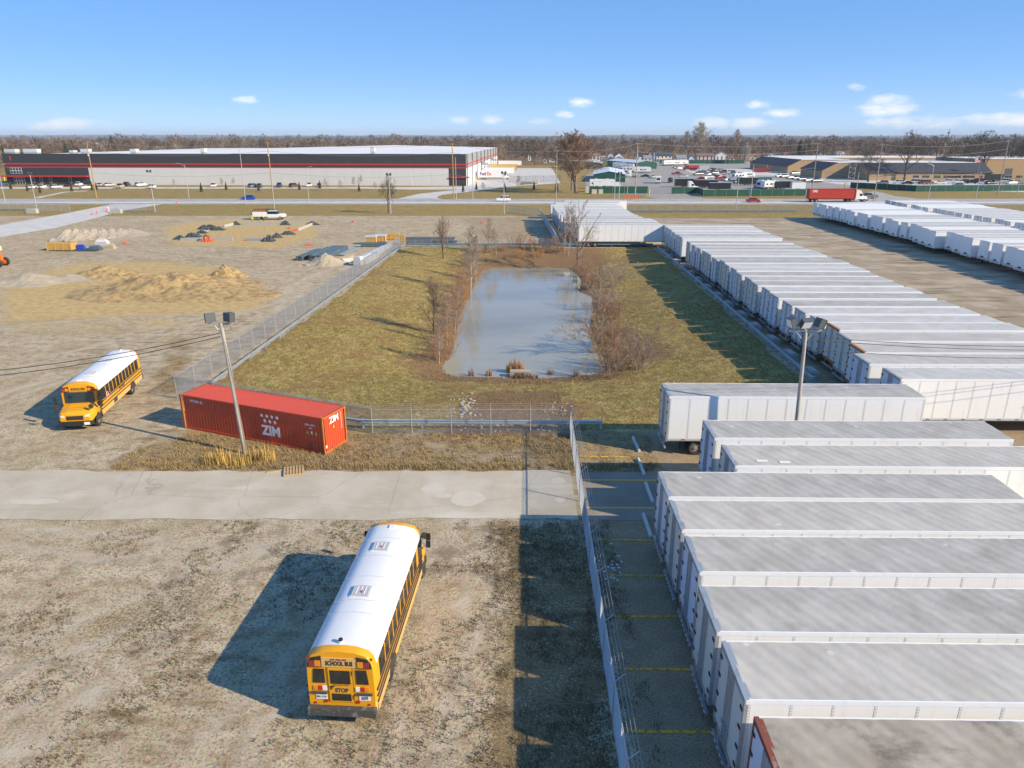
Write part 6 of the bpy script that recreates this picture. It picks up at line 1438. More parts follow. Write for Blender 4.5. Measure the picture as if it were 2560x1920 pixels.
for k, (bs, tp) in enumerate([((615, 512), (601, 373)), ((687, 527), (676, 425)), ((1141, 499), (1140, 393)), ((1182, 499), (1181, 401)), ((1536, 498), (1537, 416)), ((1568, 485), (1571, 422)), ((1839, 528), (1843, 443)), ((1876, 496), (1882, 410)), ((2137, 502), (2143, 430)), ((2438, 502), (2449, 428)), ((2542, 487), (2553, 414)), ((1812, 430), (1814, 394))]):
    pole(f'plain grey pole by the street, {ORD[k+1]} along it', bs, tp, M_gpole, .12, 'service_pole', None, False, 'pole', 'plain grey poles')
M_cable = mat('grey_line', (.30, .30, .30), .6, var=0)
for k in range(len(tops)-1):
    wires([f'upper power line between the {ORD[k+1]} and {ORD[k+2]} utility poles', f'middle power line between the {ORD[k+1]} and {ORD[k+2]} utility poles', f'lower telephone line between the {ORD[k+1]} and {ORD[k+2]} utility poles'], tops[k]+Vector((0, 0, -.2)), tops[k+1]+Vector((0, 0, -.2)), [((0, 0, 0), 1), ((0, 0, -2.6), 1.1), ((0, 0, -9.5), 1.0)], 1.2, .035, 'power_line', 12, 'power lines along the street')
# flag
a = P(2441, 452); zt = HT(2445, 392, a[1])[1]; root = link('flagpole', None, None, (a[0], a[1], 0)); tag(root, 'flagpole with a striped flag before the school', 'flagpole')
b = MB(); b.tube((0, 0, 0), (0, 0, zt), .06, .04, 6); link('pole', b.mesh('flag_staff', M_gpole), root)
b = MB()
for i in range(7):
    z0 = zt-.2-i*.32; x1 = -2.6; b.box(x1, -.05, -.02, .02, z0-.32, z0, i % 2)
link('flag', b.mesh('flag', [mat('flag_red', (.55, .06, .07), .8), M_frame]), root)
b = MB(); b.box(-1.1, -.04, -.03, .03, zt-1.5, zt-.19); link('flag_canton', b.mesh('flag_canton', mat('flag_blue', (.02, .03, .16), .8)), root)
# ---- green screened fences, gates, utility boxes
M_screen = mat('green_screen', (.012, .085, .058), .8, var=.25, vscale=.5)
def gfence(label, a, c, h=2.3): return fence('screen_fence', label, P(*a), P(*c), 4.0, h, 0, group='green screened fences', screen=M_screen)
gfence('green screened fence in front of the parked motorhomes', (1473, 484), (1619, 484), 2.6)
gfence('green screened fence right of the compound gate', (1678, 484.5), (1741, 484)); gfence('short slanting green fence joining the gate fence to the street fence', (1741, 484), (1758, 491)); gfence('long green screened fence along the street beside the storage lot', (1758, 491), (2014, 489.5))
gfence('green screened fence at the back of the storage lot', (1500, 409), (1545, 407), 2.6); gfence('green screened fence behind the houses side of the storage lot', (1648, 409), (1860, 409), 2.8)
gfence('long green screened fence in front of the school car park', (2125, 470), (2290, 479)); gfence('green screened fence continuing to the right edge', (2290, 479), (2600, 477))
fence('gate', 'pale chain-link sliding gate of the storage compound', P(1619, 484), P(1678, 484.5), 2.6, 2.2, 0, group=None)
fence('gate', 'black wrought fence with gate across the truck yard', P(1272, 455), P(1401, 453), 4.0, 2.6, 0, wire=M_pil, post=M_pil)
M_box = mat('utility_cream', (.58, .53, .42), .6, var=.08)
for k, (px, py, w_, h_) in enumerate([(1468, 483.5, 1.6, 2.4), (1485, 484.5, 1.9, 1.6), (1501, 484.5, 1.6, 1.6)]):
    a = P(px, py); root = link('utility_cabinet', None, None, (a[0], a[1]-.5, 0)); tag(root, ['tall cream utility cabinet at the left end of the green fence', 'squat cream utility cabinet, middle of three by the green fence', 'squat cream utility cabinet, right of three by the green fence'][k], 'cabinet', 'utility cabinets')
    b = MB(); b.box(-w_/2, w_/2, -.45, .45, .1, h_); link('case', b.mesh('case', M_box), root); b = MB(); b.box(-w_/2+.08, w_/2-.08, -.47, -.45, .2, h_-.1); link('door', b.mesh('cabinet_door', M_box), root); b = MB(); b.box(-w_/2-.1, w_/2+.1, -.55, .55, 0, .1); link('plinth', b.mesh('plinth', M_block), root)
M_boll = mat('safety_yellow', (.72, .50, .02), .6, var=.1)
for k, (px, py) in enumerate([(1622, 488), (1190, 452), (1344, 459), (1385, 424), (12, 452), (19, 452), (2112, 470)]):
    a = P(px, py); b = MB(); b.tube((0, 0, -.2), (0, 0, 2.1), .28, .28, 10); b.disc((0, 0, 2.12), 'z', .2, .1, 10); o = link('bollard', b.mesh('bollard', M_boll), None, (a[0], a[1], 0)); tag(o, ['yellow post at the left of the compound gate', 'yellow post at the warehouse corner', 'yellow post at the truck yard gate', 'yellow post at the far end of the truck yard', 'left yellow post by the warehouse office', 'right yellow post by the warehouse office', 'yellow post at the school fence corner'][k], 'bollard', 'yellow posts')

for k, (px, top, Y, lab) in enumerate([(591, 331, 1500, 'thin radio mast rising above the far woods at the left'), (2301, 323, 700, 'dark mast rising above the woods behind the school')]):
    x = (px-1280)/FPX*Y*1.01; z = HT(px, top, Y)[1]; root = link('radio_mast', None, None, (x, Y, 0)); tag(root, lab, 'mast')
    b = MB(); b.tube((0, 0, 0), (0, 0, z), .45, .25, 6); link('mast', b.mesh('mast', M_lampg), root)
    b = MB(); b.box(-1.2, 1.2, -.2, .2, z*.86, z*.9); link('antenna_bar', b.mesh('antenna_bar', M_lampg), root)
# ================================================================== VEHICLES
PAINT = {k: mat('paint_'+k, c, .3, var=.03, spec=.6) for k, c in dict(white=(.78, .78, .78), silver=(.45, .46, .47), grey=(.16, .17, .18), black=(.02, .021, .023), blue=(.012, .06, .42), red=(.30, .02, .03), navy=(.03, .06, .13), beige=(.42, .36, .27), green=(.03, .10, .07), brown=(.14, .06, .04), teal=(.04, .15, .19)).items()}
ct, cr = wheel_kit('car', .34, .22, .22, mat('alloy_rim', (.55, .55, .55), .4, .5, var=.1), M_tyre, n=14)
def car_kit(kind):
    S = dict(sedan=dict(L=4.75, W=.91, H=1.45, body=[(0, .80, .42, .78), (.12, .88, .30, .90), (1.0, .91, .26, .97), (1.7, .91, .26, .95), (3.4, .91, .26, .92), (4.3, .90, .28, .84), (4.65, .84, .34, .70), (4.75, .76, .42, .60)], gl=(.55, 3.55, 1.25, 2.75)),
             suv=dict(L=4.7, W=.93, H=1.75, body=[(0, .84, .45, .95), (.1, .92, .34, 1.05), (1.5, .93, .30, 1.08), (3.3, .93, .30, 1.05), (4.4, .91, .34, .98), (4.65, .85, .40, .85), (4.7, .80, .45, .75)], gl=(.12, 3.45, .55, 2.7)),
             van=dict(L=5.2, W=.98, H=2.0, body=[(0, .9, .45, 1.0), (.1, .98, .34, 1.1), (4.2, .98, .32, 1.1), (5.0, .94, .36, 1.0), (5.2, .86, .42, .8)], gl=(.10, 4.55, .22, 3.8)),
             pickup=dict(L=5.8, W=.99, H=1.92, body=[(0, .93, .55, 1.15), (.08, .99, .45, 1.22), (2.1, .99, .42, 1.22), (4.3, .99, .42, 1.20), (5.4, .97, .44, 1.16), (5.75, .92, .5, 1.05), (5.8, .88, .55, .95)], gl=(2.0, 4.55, 2.2, 3.9)))[kind]
    K = []; L, W_, H = S['L'], S['W'], S['H']
    b = MB(); b.loft([[(x, -w, zb), (x, -w*1.0, zb+(zt-zb)*.62), (x, -w*.90, zt), (x, w*.90, zt), (x, w, zb+(zt-zb)*.62), (x, w, zb)] for x, w, zb, zt in S['body']])
    if kind == 'pickup': b.box(.1, .16, -.9, .9, 1.2, 1.28); b.box(.1, 2.0, -.95, -.88, 1.2, 1.28); b.box(.1, 2.0, .88, .95, 1.2, 1.28)
    K.append(Pt('body', b.mesh(kind+'_body', PAINT['white']), slot='paint'))
    if kind == 'pickup': b = MB(); b.box(.18, 1.98, -.86, .86, 1.15, 1.235); K.append(Pt('bed', b.mesh('truck_bed', M_trim)))
    x0, x1, x2, x3 = S['gl']; zb = max(z for _, _, _, z in S['body'])-.06; w0, w1 = W_*.90, W_*.72
    b = MB(); b.loft([[(x0, -w0, zb), (x1, -w0, zb), (x1, w0, zb), (x0, w0, zb)], [(x2, -w1, H-.05), (x3, -w1, H-.05), (x3, w1, H-.05), (x2, w1, H-.05)]]); K.append(Pt('windows', b.mesh(kind+'_glass', M_glass)))
    b = MB(); b.loft([[(x2-.05, -w1-.03, H-.06), (x3+.06, -w1-.03, H-.06), (x3+.06, w1+.03, H-.06), (x2-.05, w1+.03, H-.06)], [(x2+.1, -w1*.85, H), (x3-.1, -w1*.85, H), (x3-.1, w1*.85, H), (x2+.1, w1*.85, H)]]); K.append(Pt('roof', b.mesh(kind+'_roof', PAINT['white']), slot='paint'))
    for s in (-1, 1):
        for f in ((.33, .66) if kind in ('sedan', 'pickup') else (.18, .45, .72)):
            xa, xb = x0+(x1-x0)*f, x2+(x3-x2)*f; b = MB(); b.loft([[(xa-.05, s*w0*1.01, zb), (xa+.05, s*w0*1.01, zb), (xa+.05, s*w0*.96, zb), (xa-.05, s*w0*.96, zb)], [(xb-.05, s*(w1+.02), H-.05), (xb+.05, s*(w1+.02), H-.05), (xb+.05, s*w1*.95, H-.05), (xb-.05, s*w1*.95, H-.05)]]); K.append(Pt('pillar', b.mesh('pillar', PAINT['white']), slot='paint'))
        for x in (L*.2, L*.81): K.append(Pt('wheel', ct, (x, s*(W_-.12), .34), kids=[Pt('rim', cr)]))
        zb2 = S['body'][-2][3]; b = MB(); b.box(-.1, .04, -.2, .2, -.08, .08); K.append(Pt('headlight', b.mesh('headlight', M_lamp_clear), (L-.04, s*W_*.62, zb2-.12)))
        b = MB(); b.box(-.03, .1, -.14, .14, -.1, .1); K.append(Pt('taillight', b.mesh('taillight', M_red), (0, s*W_*.72, S['body'][1][3]-.15)))
    return K
CK = {k: car_kit(k) for k in ('sedan', 'suv', 'van', 'pickup')}
def car(kind, colour, px, py, head, label, group=None, name=None):
    a = P(px, py); h = R(head); L = {'sedan': 4.75, 'suv': 4.7, 'van': 5.2, 'pickup': 5.8}[kind]
    cat = {'sedan': 'car', 'suv': 'car', 'van': 'van', 'pickup': 'pickup'}[kind]
    return place(CK[kind], {'sedan': 'sedan_car', 'suv': 'suv_car', 'van': 'van', 'pickup': 'pickup_truck'}[kind], label, cat, (a[0]-math.cos(h)*L/2, a[1]-math.sin(h)*L/2, .03), h, group, {'paint': PAINT[colour]})
car('sedan', 'blue', 622, 499, 180, 'bright blue sedan driving on the street at the left'); car('suv', 'white', 1258, 503.5, 180, 'white car driving on the street near the light pole'); car('sedan', 'red', 1884, 506, 0, 'dark red sedan driving behind the red container truck'); car('pickup', 'grey', 2170, 497, 180, 'dark grey pickup truck meeting the container truck')
WC = [(82, 470.5, 'sedan', 'white'), (106, 470, 'suv', 'white'), (141, 470.3, 'suv', 'silver'), (171, 464.5, 'sedan', 'black'), (198, 464, 'suv', 'white'), (216, 471, 'sedan', 'white'), (223, 459.5, 'suv', 'black'), (251, 464.6, 'sedan', 'silver'), (273, 464.6, 'sedan', 'silver'), (301, 469.5, 'pickup', 'beige'), (318, 464, 'suv', 'black'), (352, 464.6, 'suv', 'white'), (382, 469.8, 'suv', 'white'), (535, 466.6, 'suv', 'white'), (634, 468, 'suv', 'grey'), (636.5+13, 468, 'suv', 'navy'), (699, 467.3, 'pickup', 'navy'), (736, 467.2, 'suv', 'brown'), (773, 466.6, 'pickup', 'white'), (799, 467.2, 'suv', 'grey'), (10, 463, 'sedan', 'navy')]
for k, (px, py, kd, cl2) in enumerate(sorted(WC)): car(kd, cl2, px, py+1, 100 if k % 3 else 60, f'{cl2} {"car" if kd != "pickup" else "pickup"} parked before the warehouse, {ORD[k+1]} from the left', 'vehicles parked before the warehouse')
# storage lot and school: (x, y, kind, colour, heading, words)
LC = [(1583, 0, 0, 0, 0, '')][0:0]
SL = [(1612, 443, 'sedan', 'black', 170, 'black car beside the white box truck'), (1633, 446, 'sedan', 'teal', 200, 'dark teal car next to the black car in the storage lot'), (1692, 438, 'pickup', 'red', 0, 'red pickup alone on the pale drive'), (1708, 444, 'suv', 'silver', 0, 'silver jeep left of the enclosed trailers'),
      (1759, 437, 'pickup', 'grey', 0, 'grey pickup in the front of the parked cluster'), (1770, 446, 'pickup', 'white', 180, 'white pickup in the middle of the parked cluster'), (1780, 428, 'pickup', 'black', 200, 'black pickup behind the white trailer'), (1800, 431, 'sedan', 'green', 200, 'dark green car at the back of the cluster'), (1786, 436, 'suv', 'navy', 20, 'navy car behind the white pickup'), (1803, 445, 'sedan', 'red', 20, 'red hatchback in the parked cluster'), (1810, 434, 'sedan', 'brown', 10, 'brown car at the back of the cluster'), (1826, 434, 'van', 'white', 170, 'white van at the back of the cluster'), (1830, 437, 'suv', 'grey', 170, 'grey car in front of the white van'), (1850, 437, 'sedan', 'brown', 0, 'dark red car at the right of the cluster'), (1864, 440, 'van', 'silver', 20, 'silver van right of the covered boat'), (1690, 421, 'sedan', 'red', 30, 'dark red car in front of the row of motorhomes'), (1698, 423, 'sedan', 'silver', 20, 'silver car left of the red dump truck'), (1845, 459, 'suv', 'green', 200, 'dark green car by the open cargo trailer'), (1898, 470, 'suv', 'red', 200, 'dark red car beside the white camper near the street fence'),
      (1948, 443, 'suv', 'white', 200, 'white car first in the slanted row by the school'), (1962, 445, 'pickup', 'navy', 200, 'navy pickup second in the slanted row by the school'), (1976, 447, 'sedan', 'teal', 200, 'teal car third in the slanted row by the school'), (1990, 449, 'suv', 'navy', 200, 'navy car fourth in the slanted row by the school'), (2004, 451.5, 'suv', 'black', 200, 'black car fifth in the slanted row by the school'), (2020, 454, 'sedan', 'navy', 200, 'navy sedan sixth in the slanted row by the school'), (2041, 456.5, 'pickup', 'black', 200, 'black pickup last in the slanted row by the school'), (1986, 437, 'pickup', 'teal', 200, 'dark pickup against the middle school wing'),
      (2206, 461, 'suv', 'grey', 170, 'dark grey car first before the school, by the path'), (2245, 459.5, 'suv', 'white', 160, 'white car second before the school'), (2268, 461, 'sedan', 'black', 160, 'black car behind the white one at the school'), (2288, 459, 'van', 'white', 160, 'white van before the school windows'), (2308, 460, 'suv', 'brown', 160, 'brown car right of the white van'), (2318, 461, 'pickup', 'brown', 0, 'maroon pickup before the school'), (2350, 460, 'sedan', 'white', 170, 'white low car right of the street lamp'), (2372, 458.5, 'pickup', 'white', 160, 'white pickup before the school entrance'), (2392, 458.5, 'suv', 'white', 160, 'white car beside the white pickup'), (2408, 458, 'suv', 'grey', 160, 'grey car before the entrance'), (2428, 459, 'suv', 'black', 160, 'black car right of the entrance'), (2444, 457, 'van', 'red', 160, 'red van by the flagpole'), (2460, 460, 'sedan', 'white', 160, 'white car right of the red van'), (2474, 461, 'sedan', 'black', 20, 'black car in the crowd of cars at the right'), (2490, 460, 'suv', 'grey', 20, 'grey car in the crowd of cars at the right'), (2508, 457, 'van', 'white', 160, 'white box van in the crowd of cars at the right'), (2528, 461, 'pickup', 'white', 20, 'white pickup in the crowd of cars at the right'), (2545, 460, 'sedan', 'navy', 20, 'navy car near the right edge'), (2395, 466.5, 'sedan', 'green', 180, 'dark green car just behind the school fence'), (2536, 441.5, 'pickup', 'teal', 180, 'teal pickup in front of the brick hall')]
for px, py, kd, cl2, hd, lab in SL: car(kd, cl2, px, py, hd, lab, 'vehicles parked around the storage lot and school')
for k in range(20):
    kd, cl2 = prnd.choice(['sedan', 'suv', 'pickup']), prnd.choice(['white', 'silver', 'black', 'navy', 'red', 'grey'])
    car(kd, cl2, prnd.uniform(1745, 1880), prnd.uniform(427, 452), prnd.choice([10, 170, 30, 200]), f'small {cl2} {dict(sedan="car", suv="tall car", pickup="pickup")[kd]} in the dense cluster of the storage lot', 'vehicles in the dense cluster')
# motorhomes, campers, boats, cargo trailers
rt, rr_ = wheel_kit('rv', .42, .26, .26, M_rim, M_tyre, n=14)
def rv_kit(L, H, motor, stripe, awn=False):
    K = []; w = 1.25; z0 = .62
    pts = [(0, z0), (0, H-.15), (.15, H), (L-.5, H), (L-.05, H-.55), (L, z0+.35), (L-.1, z0)] if motor else [(0, z0), (-.02, H-.12), (.12, H), (L-.7, H), (L-.15, H-.45), (L, H*.52), (L-.25, z0)]
    b = MB(); b.extrude(pts, 'y', -w, w); K.append(Pt('body', b.mesh('rv_body', PAINT['white'])))
    for s in (-1, 1):
        b = MB(); b.box(.1, L-.4, s*(w+.006)-.006, s*(w+.006)+.006, z0+.02, z0+.42); K.append(Pt('stripe', b.mesh('rv_stripe', stripe)))
        for x0, x1, za, zb in ((.7, 1.7, 1.75, 2.3), (L*.34, L*.34+1.2, 1.75, 2.35), (L*.6, L*.6+1.0, 1.75, 2.3)): b = MB(); b.box(x0, x1, s*(w+.01)-.01, s*(w+.01)+.01, za, zb); K.append(Pt('window', b.mesh('rv_window', M_glass)))
        b = MB(); b.box(L*.5, L*.5+.75, s*(w+.01)-.01, s*(w+.01)+.01, z0+.1, 2.5); K.append(Pt('door', b.mesh('rv_door', PAINT['silver'])))
        for x in ((1.9, L-1.6) if motor else (L*.42, L*.42+.9)): K.append(Pt('wheel', rt, (x, s*(w-.16), .42), kids=[Pt('rim', rr_)]))
    if motor: b = MB(); b.face([(L+.01, -w+.1, z0+.75), (L+.01, w-.1, z0+.75), (L-.28, w-.15, H-.32), (L-.28, -w+.15, H-.32)]); K.append(Pt('windshield', b.mesh('rv_windshield', M_glass)))
    else:
        b = MB(); b.box(-.03, 0, -.8, .8, 1.5, 2.4); K.append(Pt('rear_window', b.mesh('rv_rear_window', M_glass))); b = MB(); b.path([(L-.3, -.8, z0), (L+1.1, 0, z0), (L-.3, .8, z0)], .05, 5); K.append(Pt('hitch', b.mesh('hitch', M_under)))
    b = MB(); b.box(-.4, .4, -.35, .35, 0, .32); am = b.mesh('air_conditioner', PAINT['silver'])
    for x in (L*.25, L*.7): K.append(Pt('air_conditioner', am, (x, 0, H)))
    b = MB(); b.box(.2, L-.3, -.9, .9, .38, z0); K.append(Pt('chassis', b.mesh('rv_chassis', M_under)))
    return K
RVK = dict(motor=(rv_kit(10.2, 3.6, True, PAINT['navy']), 10.2), mini=(rv_kit(7.6, 3.2, True, PAINT['green']), 7.6), camper=(rv_kit(7.2, 3.1, False, PAINT['grey']), 7.2), long=(rv_kit(9.6, 3.5, False, PAINT['beige']), 9.6))
for px, py, kd, hd, nm, lab in [(1516, 480, 'motor', 0, 'motorhome', 'long white motorhome right behind the green fence, nearer of two'), (1505, 471, 'motor', 0, 'motorhome', 'long white motorhome behind the nearer one, awning side to the shed'), (1572, 431, 'mini', -10, 'motorhome', 'white motorhome with green trim beside the utility pole'), (1565, 424, 'motor', -20, 'motorhome', 'white motorhome third in the slanted row of campers'), (1550, 420, 'long', -20, 'camper_trailer', 'white camper second in the slanted row by the far shed'), (1538, 415, 'camper', -20, 'camper_trailer', 'white camper at the back of the slanted row'), (1606, 433, 'long', -5, 'camper_trailer', 'long white camper trailer beside the separate shed'), (1645, 458, 'camper', 80, 'camper_trailer', 'grey-white camper with rear window facing the street'), (1670, 414, 'motor', 30, 'motorhome', 'blue-white motorhome leftmost in the far row'), (1680, 413, 'motor', 25, 'motorhome', 'white motorhome second in the far row'), (1690, 413.5, 'long', 15, 'camper_trailer', 'white camper third in the far row'), (1703, 413, 'motor', 10, 'motorhome', 'white motorhome last in the far row'), (1848, 449, 'camper', 20, 'camper_trailer', 'white camper behind the open cargo trailer'), (1911, 471, 'camper', 30, 'camper_trailer', 'white slant-nosed camper by the street fence'), (1925, 473, 'mini', 20, 'motorhome', 'white motorhome beside the dark cargo trailer at the street fence'), (1868, 446, 'camper', 10, 'camper_trailer', 'pale camper right of the covered boat')]:
    K, L = RVK[kd]; a = P(px, py); place(K, nm, lab, 'motorhome' if nm == 'motorhome' else 'camper', (a[0]-math.cos(R(hd))*L/2, a[1]-math.sin(R(hd))*L/2, .02), R(hd), 'motorhomes and campers in the storage lot')
def cargo_kit(L, w, H, m):
    K = []; b = MB(); b.box(0, L, -w, w, .55, H); b.extrude([(L, -w), (L+.5, 0), (L, w)], 'z', .55, H); K.append(Pt('body', b.mesh('cargo_body', m)))
    b = MB(); b.box(-.05, L+.1, -w-.04, w+.04, H, H+.05); K.append(Pt('roof', b.mesh('cargo_roof', PAINT['silver']))); b = MB(); b.box(-.04, 0, -w+.1, w-.1, .6, H-.1); K.append(Pt('door', b.mesh('cargo_door', m)))
    for s in (-1, 1):
        for x in (L*.42, L*.42+.85): K.append(Pt('wheel', ct, (x, s*(w-.02), .34), kids=[Pt('rim', cr)]))
    b = MB(); b.path([(L, -.5, .5), (L+1.4, 0, .5), (L, .5, .5)], .05, 5); K.append(Pt('hitch', b.mesh('cargo_hitch', M_under))); return K
for px, py, L, H, c_, hd, lab in [(1797, 476, 8.2, 2.9, 'black', 0, 'black cargo trailer nearest the street fence'), (1762, 470, 9.5, 3.2, 'black', 0, 'black cargo trailer behind the white semi tractor'), (1712, 468, 8.5, 3.4, 'black', 0, 'dark box trailer left behind the white semi tractor'), (1758, 427, 5.5, 3.0, 'silver', 0, 'white cargo trailer right of the red dump truck'), (1867, 463, 8.5, 3.2, 'black', 0, 'black cargo trailer among the boats'), (1955, 473, 6.2, 3.1, 'black', 0, 'black cargo trailer beside the motorhome at the street fence'), (1993, 475, 5.2, 2.9, 'white', 0, 'white cargo trailer standing alone by the street fence'), (1905, 459, 8, 2.8, 'green', 5, 'dark green cargo trailer behind the campers')]:
    a = P(px, py); place(cargo_kit(L, 1.15, H, PAINT[c_]), 'cargo_trailer', lab, 'trailer', (a[0]-L/2, a[1], .02), R(hd), 'cargo trailers in the storage lot')
def tarp_boat(px, py, L, hd, m, lab):
    a = P(px, py); root = link('covered_boat', None, None, (a[0], a[1], .02), (0, 0, R(hd))); tag(root, lab, 'boat', 'covered boats')
    b = MB(); rs = []
    for x, w, z0, z1 in ((0, 1.0, .5, 1.9), (L*.25, 1.2, .45, 2.6), (L*.6, 1.15, .45, 2.5), (L*.85, .7, .6, 2.1), (L, .08, 1.2, 1.7)): rs.append([(x, -w*.5, z0), (x, -w, z0+.5), (x, -w*.85, z1-.5), (x, 0, z1), (x, w*.85, z1-.5), (x, w, z0+.5), (x, w*.5, z0)])
    b.loft(rs); link('cover', b.mesh('boat_cover', m), root); b = MB(); b.box(.3, L+1, -.5, .5, .35, .5); link('cradle', b.mesh('boat_trailer', M_under), root)
    for s in (-1, 1): o = link('wheel', ct, root, (L*.35, s*.95, .34)); link('rim', cr, o)
tarp_boat(1676, 458, 7, 80, mat('dark_green_tarp', (.03, .055, .055), .7, var=.4), 'dark covered boat beside the grey-white camper'); tarp_boat(1822, 455, 9, 20, mat('grey_blue_tarp', (.17, .21, .25), .7, var=.3), 'grey covered boat on a trailer in the storage lot'); tarp_boat(1880, 462, 6, 10, PAINT['teal'], 'small boat with blue cover by the cargo trailers')
# tractors
st_, sr_ = wheel_kit('semi', .5, .32, .3, M_rim, M_tyre, n=16)
def tractor_kit(m):
    K = []; b = MB(); b.loft([[(3.2, -1.2, .9), (3.2, 1.2, .9), (3.2, 1.2, 3.6), (3.2, 0, 3.75), (3.2, -1.2, 3.6)], [(4.6, -1.2, .9), (4.6, 1.2, .9), (4.6, 1.2, 3.5), (4.6, 0, 3.6), (4.6, -1.2, 3.5)], [(5.4, -1.15, .9), (5.4, 1.15, .9), (5.4, 1.1, 2.3), (5.4, 0, 2.4), (5.4, -1.1, 2.3)]]); K.append(Pt('cab', b.mesh('tractor_cab', m)))
    b = MB(); b.loft([[(5.35, -.95, .8), (5.35, .95, .8), (5.35, .9, 1.95), (5.35, -.9, 1.95)], [(7.0, -.85, .8), (7.0, .85, .8), (7.0, .75, 1.6), (7.0, -.75, 1.6)]]); K.append(Pt('hood', b.mesh('tractor_hood', m)))
    b = MB(); b.face([(5.42, -1.0, 2.2), (5.42, 1.0, 2.2), (4.64, 1.05, 3.15), (4.64, -1.05, 3.15)]); K.append(Pt('windshield', b.mesh('tractor_glass', M_glass)))
    for s in (-1, 1):
        b = MB(); b.box(4.3, 5.2, s*1.2-.02, s*1.2+.02, 1.9, 2.6); K.append(Pt('side_window', b.mesh('tractor_window', M_glass)))
        for x in (.8, 2.1, 6.1): K.append(Pt('wheel', st_, (x, s*.95, .5), kids=[Pt('rim', sr_)]))
        b = MB(); b.box(6.85, 7.04, s*.68-.16, s*.68+.16, 1.15, 1.4); K.append(Pt('headlight', b.mesh('tractor_headlight', M_lamp_clear)))
        b = MB(); b.disc((3.4, s*1.1, .72), 'x', .3, 1.1, 10); K.append(Pt('fuel_tank', b.mesh('fuel_tank', M_galv)))
    b = MB(); b.box(0, 7.0, -.45, .45, .55, .95); b.box(6.95, 7.2, -1.1, 1.1, .4, .8); K.append(Pt('chassis', b.mesh('tractor_chassis', M_under))); return K
KT = tractor_kit(PAINT['white'])
a = P(2165, 504.5); place(KT, 'semi_tractor', 'white semi tractor hauling the red container on the street', 'truck', (a[0]-7.2, a[1], .03), 0)
a = P(1737, 477); place(KT, 'semi_tractor', 'white semi tractor parked behind the green fence right of the gate', 'truck', (a[0]-6, a[1], .02), 0)
a = P(1598, 444); place(KT, 'semi_tractor', 'white box-backed truck beside the black car in the storage lot', 'truck', (a[0]-1, a[1], .02), math.pi)
# red box container on its chassis on the street
a = P(2018, 505.5); ay = a[1]
RC = mat('bright_container_red', (.52, .045, .02), .5, var=.1)
mk = [Pt('lettering', text_mesh('DRI', 1.0, M_cwhite, .003, .03, 1.0), (1.6, -1.235, 2.2))]
place(container_kit(14.5, 1.22, 2.9, RC, RC, RC, mk), 'shipping_container', 'bright red container riding on a truck chassis on the street', 'container', (a[0], ay, 1.25), 0)
root = link('container_chassis', None, None, (a[0], ay, 0)); tag(root, 'black container chassis under the red container on the street', 'trailer')
b = MB(); b.box(0, 14.5, -.5, .5, .95, 1.24); link('frame', b.mesh('chassis_frame', M_under), root); b = MB(); b.box(-.1, 0, -1.1, 1.1, .5, .7); link('bumper', b.mesh('chassis_bumper', M_tape), root)
for x in (1.2, 2.5):
    for s in (-1, 1): o = link('wheel', st_, root, (x, s*.95, .5)); link('rim', sr_, o)
# red dump truck
a = P(1707, 426); root = link('dump_truck', None, None, (a[0], a[1], .02), (0, 0, 0)); tag(root, 'bright red dump truck in the storage lot', 'truck')
b = MB(); b.loft([[(1.2, -1.1, .9), (1.2, 1.1, .9), (1.2, 1.1, 1.9), (1.2, -1.1, 1.9)], [(0, -.9, .9), (0, .9, .9), (0, .9, 1.7), (0, -.9, 1.7)]]); b.box(1.2, 3.0, -1.15, 1.15, .9, 2.9); link('cab', b.mesh('dump_cab', PAINT['red']), root)
b = MB(); b.loft([[(3.4, -1.2, 1.4), (9.2, -1.2, 1.4), (9.2, 1.2, 1.4), (3.4, 1.2, 1.4)], [(3.2, -1.3, 3.0), (9.5, -1.3, 3.0), (9.5, 1.3, 3.0), (3.2, 1.3, 3.0)]]); link('dump_bed', b.mesh('dump_bed', mat('bright_red', (.60, .03, .03), .5)), root)
b = MB(); b.box(1.4, 2.6, -1.17, 1.17, 2.0, 2.7); link('side_window', b.mesh('dump_window', M_glass), root); b = MB(); b.box(.2, 9, -.5, .5, .6, 1.35); link('chassis', b.mesh('dump_chassis', M_under), root)
for x in (1.0, 5.2, 6.5, 7.8):
    for s in (-1, 1): o = link('wheel', st_, root, (x, s*1.0, .5)); link('rim', sr_, o)
# FedEx truck, yard trailers, dumpsters
a = P(1196, 449); root = link('delivery_truck', None, None, (a[0], a[1], .03), (0, 0, -.03)); tag(root, 'white delivery truck with purple and red lettering beside the warehouse', 'truck')
b = MB(); b.box(0, 11.8, -1.25, 1.25, 1.0, 4.3); link('box', b.mesh('delivery_box', PAINT['white']), root)
b = MB(); b.box(11.9, 13.6, -1.15, 1.15, .7, 3.2); b.loft([[(13.6, -1.1, .7), (13.6, 1.1, .7), (13.6, 1.1, 2.0), (13.6, -1.1, 2.0)], [(15.2, -.95, .7), (15.2, .95, .7), (15.2, .9, 1.5), (15.2, -.9, 1.5)]]); link('cab', b.mesh('delivery_cab', PAINT['white']), root)
b = MB(); b.box(12.6, 13.5, -1.17, 1.17, 2.0, 2.8); link('side_window', b.mesh('delivery_window', M_glass), root); b = MB(); b.box(0, 15, -.5, .5, .55, 1.0); link('chassis', b.mesh('delivery_chassis', M_under), root)
link('lettering', text_mesh('Fed', 2.3, mat('fedex_purple', (.06, .02, .19), .5), .003, .06, .92), root, (2.3, -1.262, 2.75)); link('lettering', text_mesh('Ex', 2.3, mat('fedex_red', (.62, .03, .02), .5), .003, .06, .92), root, (5.35, -1.262, 2.75))
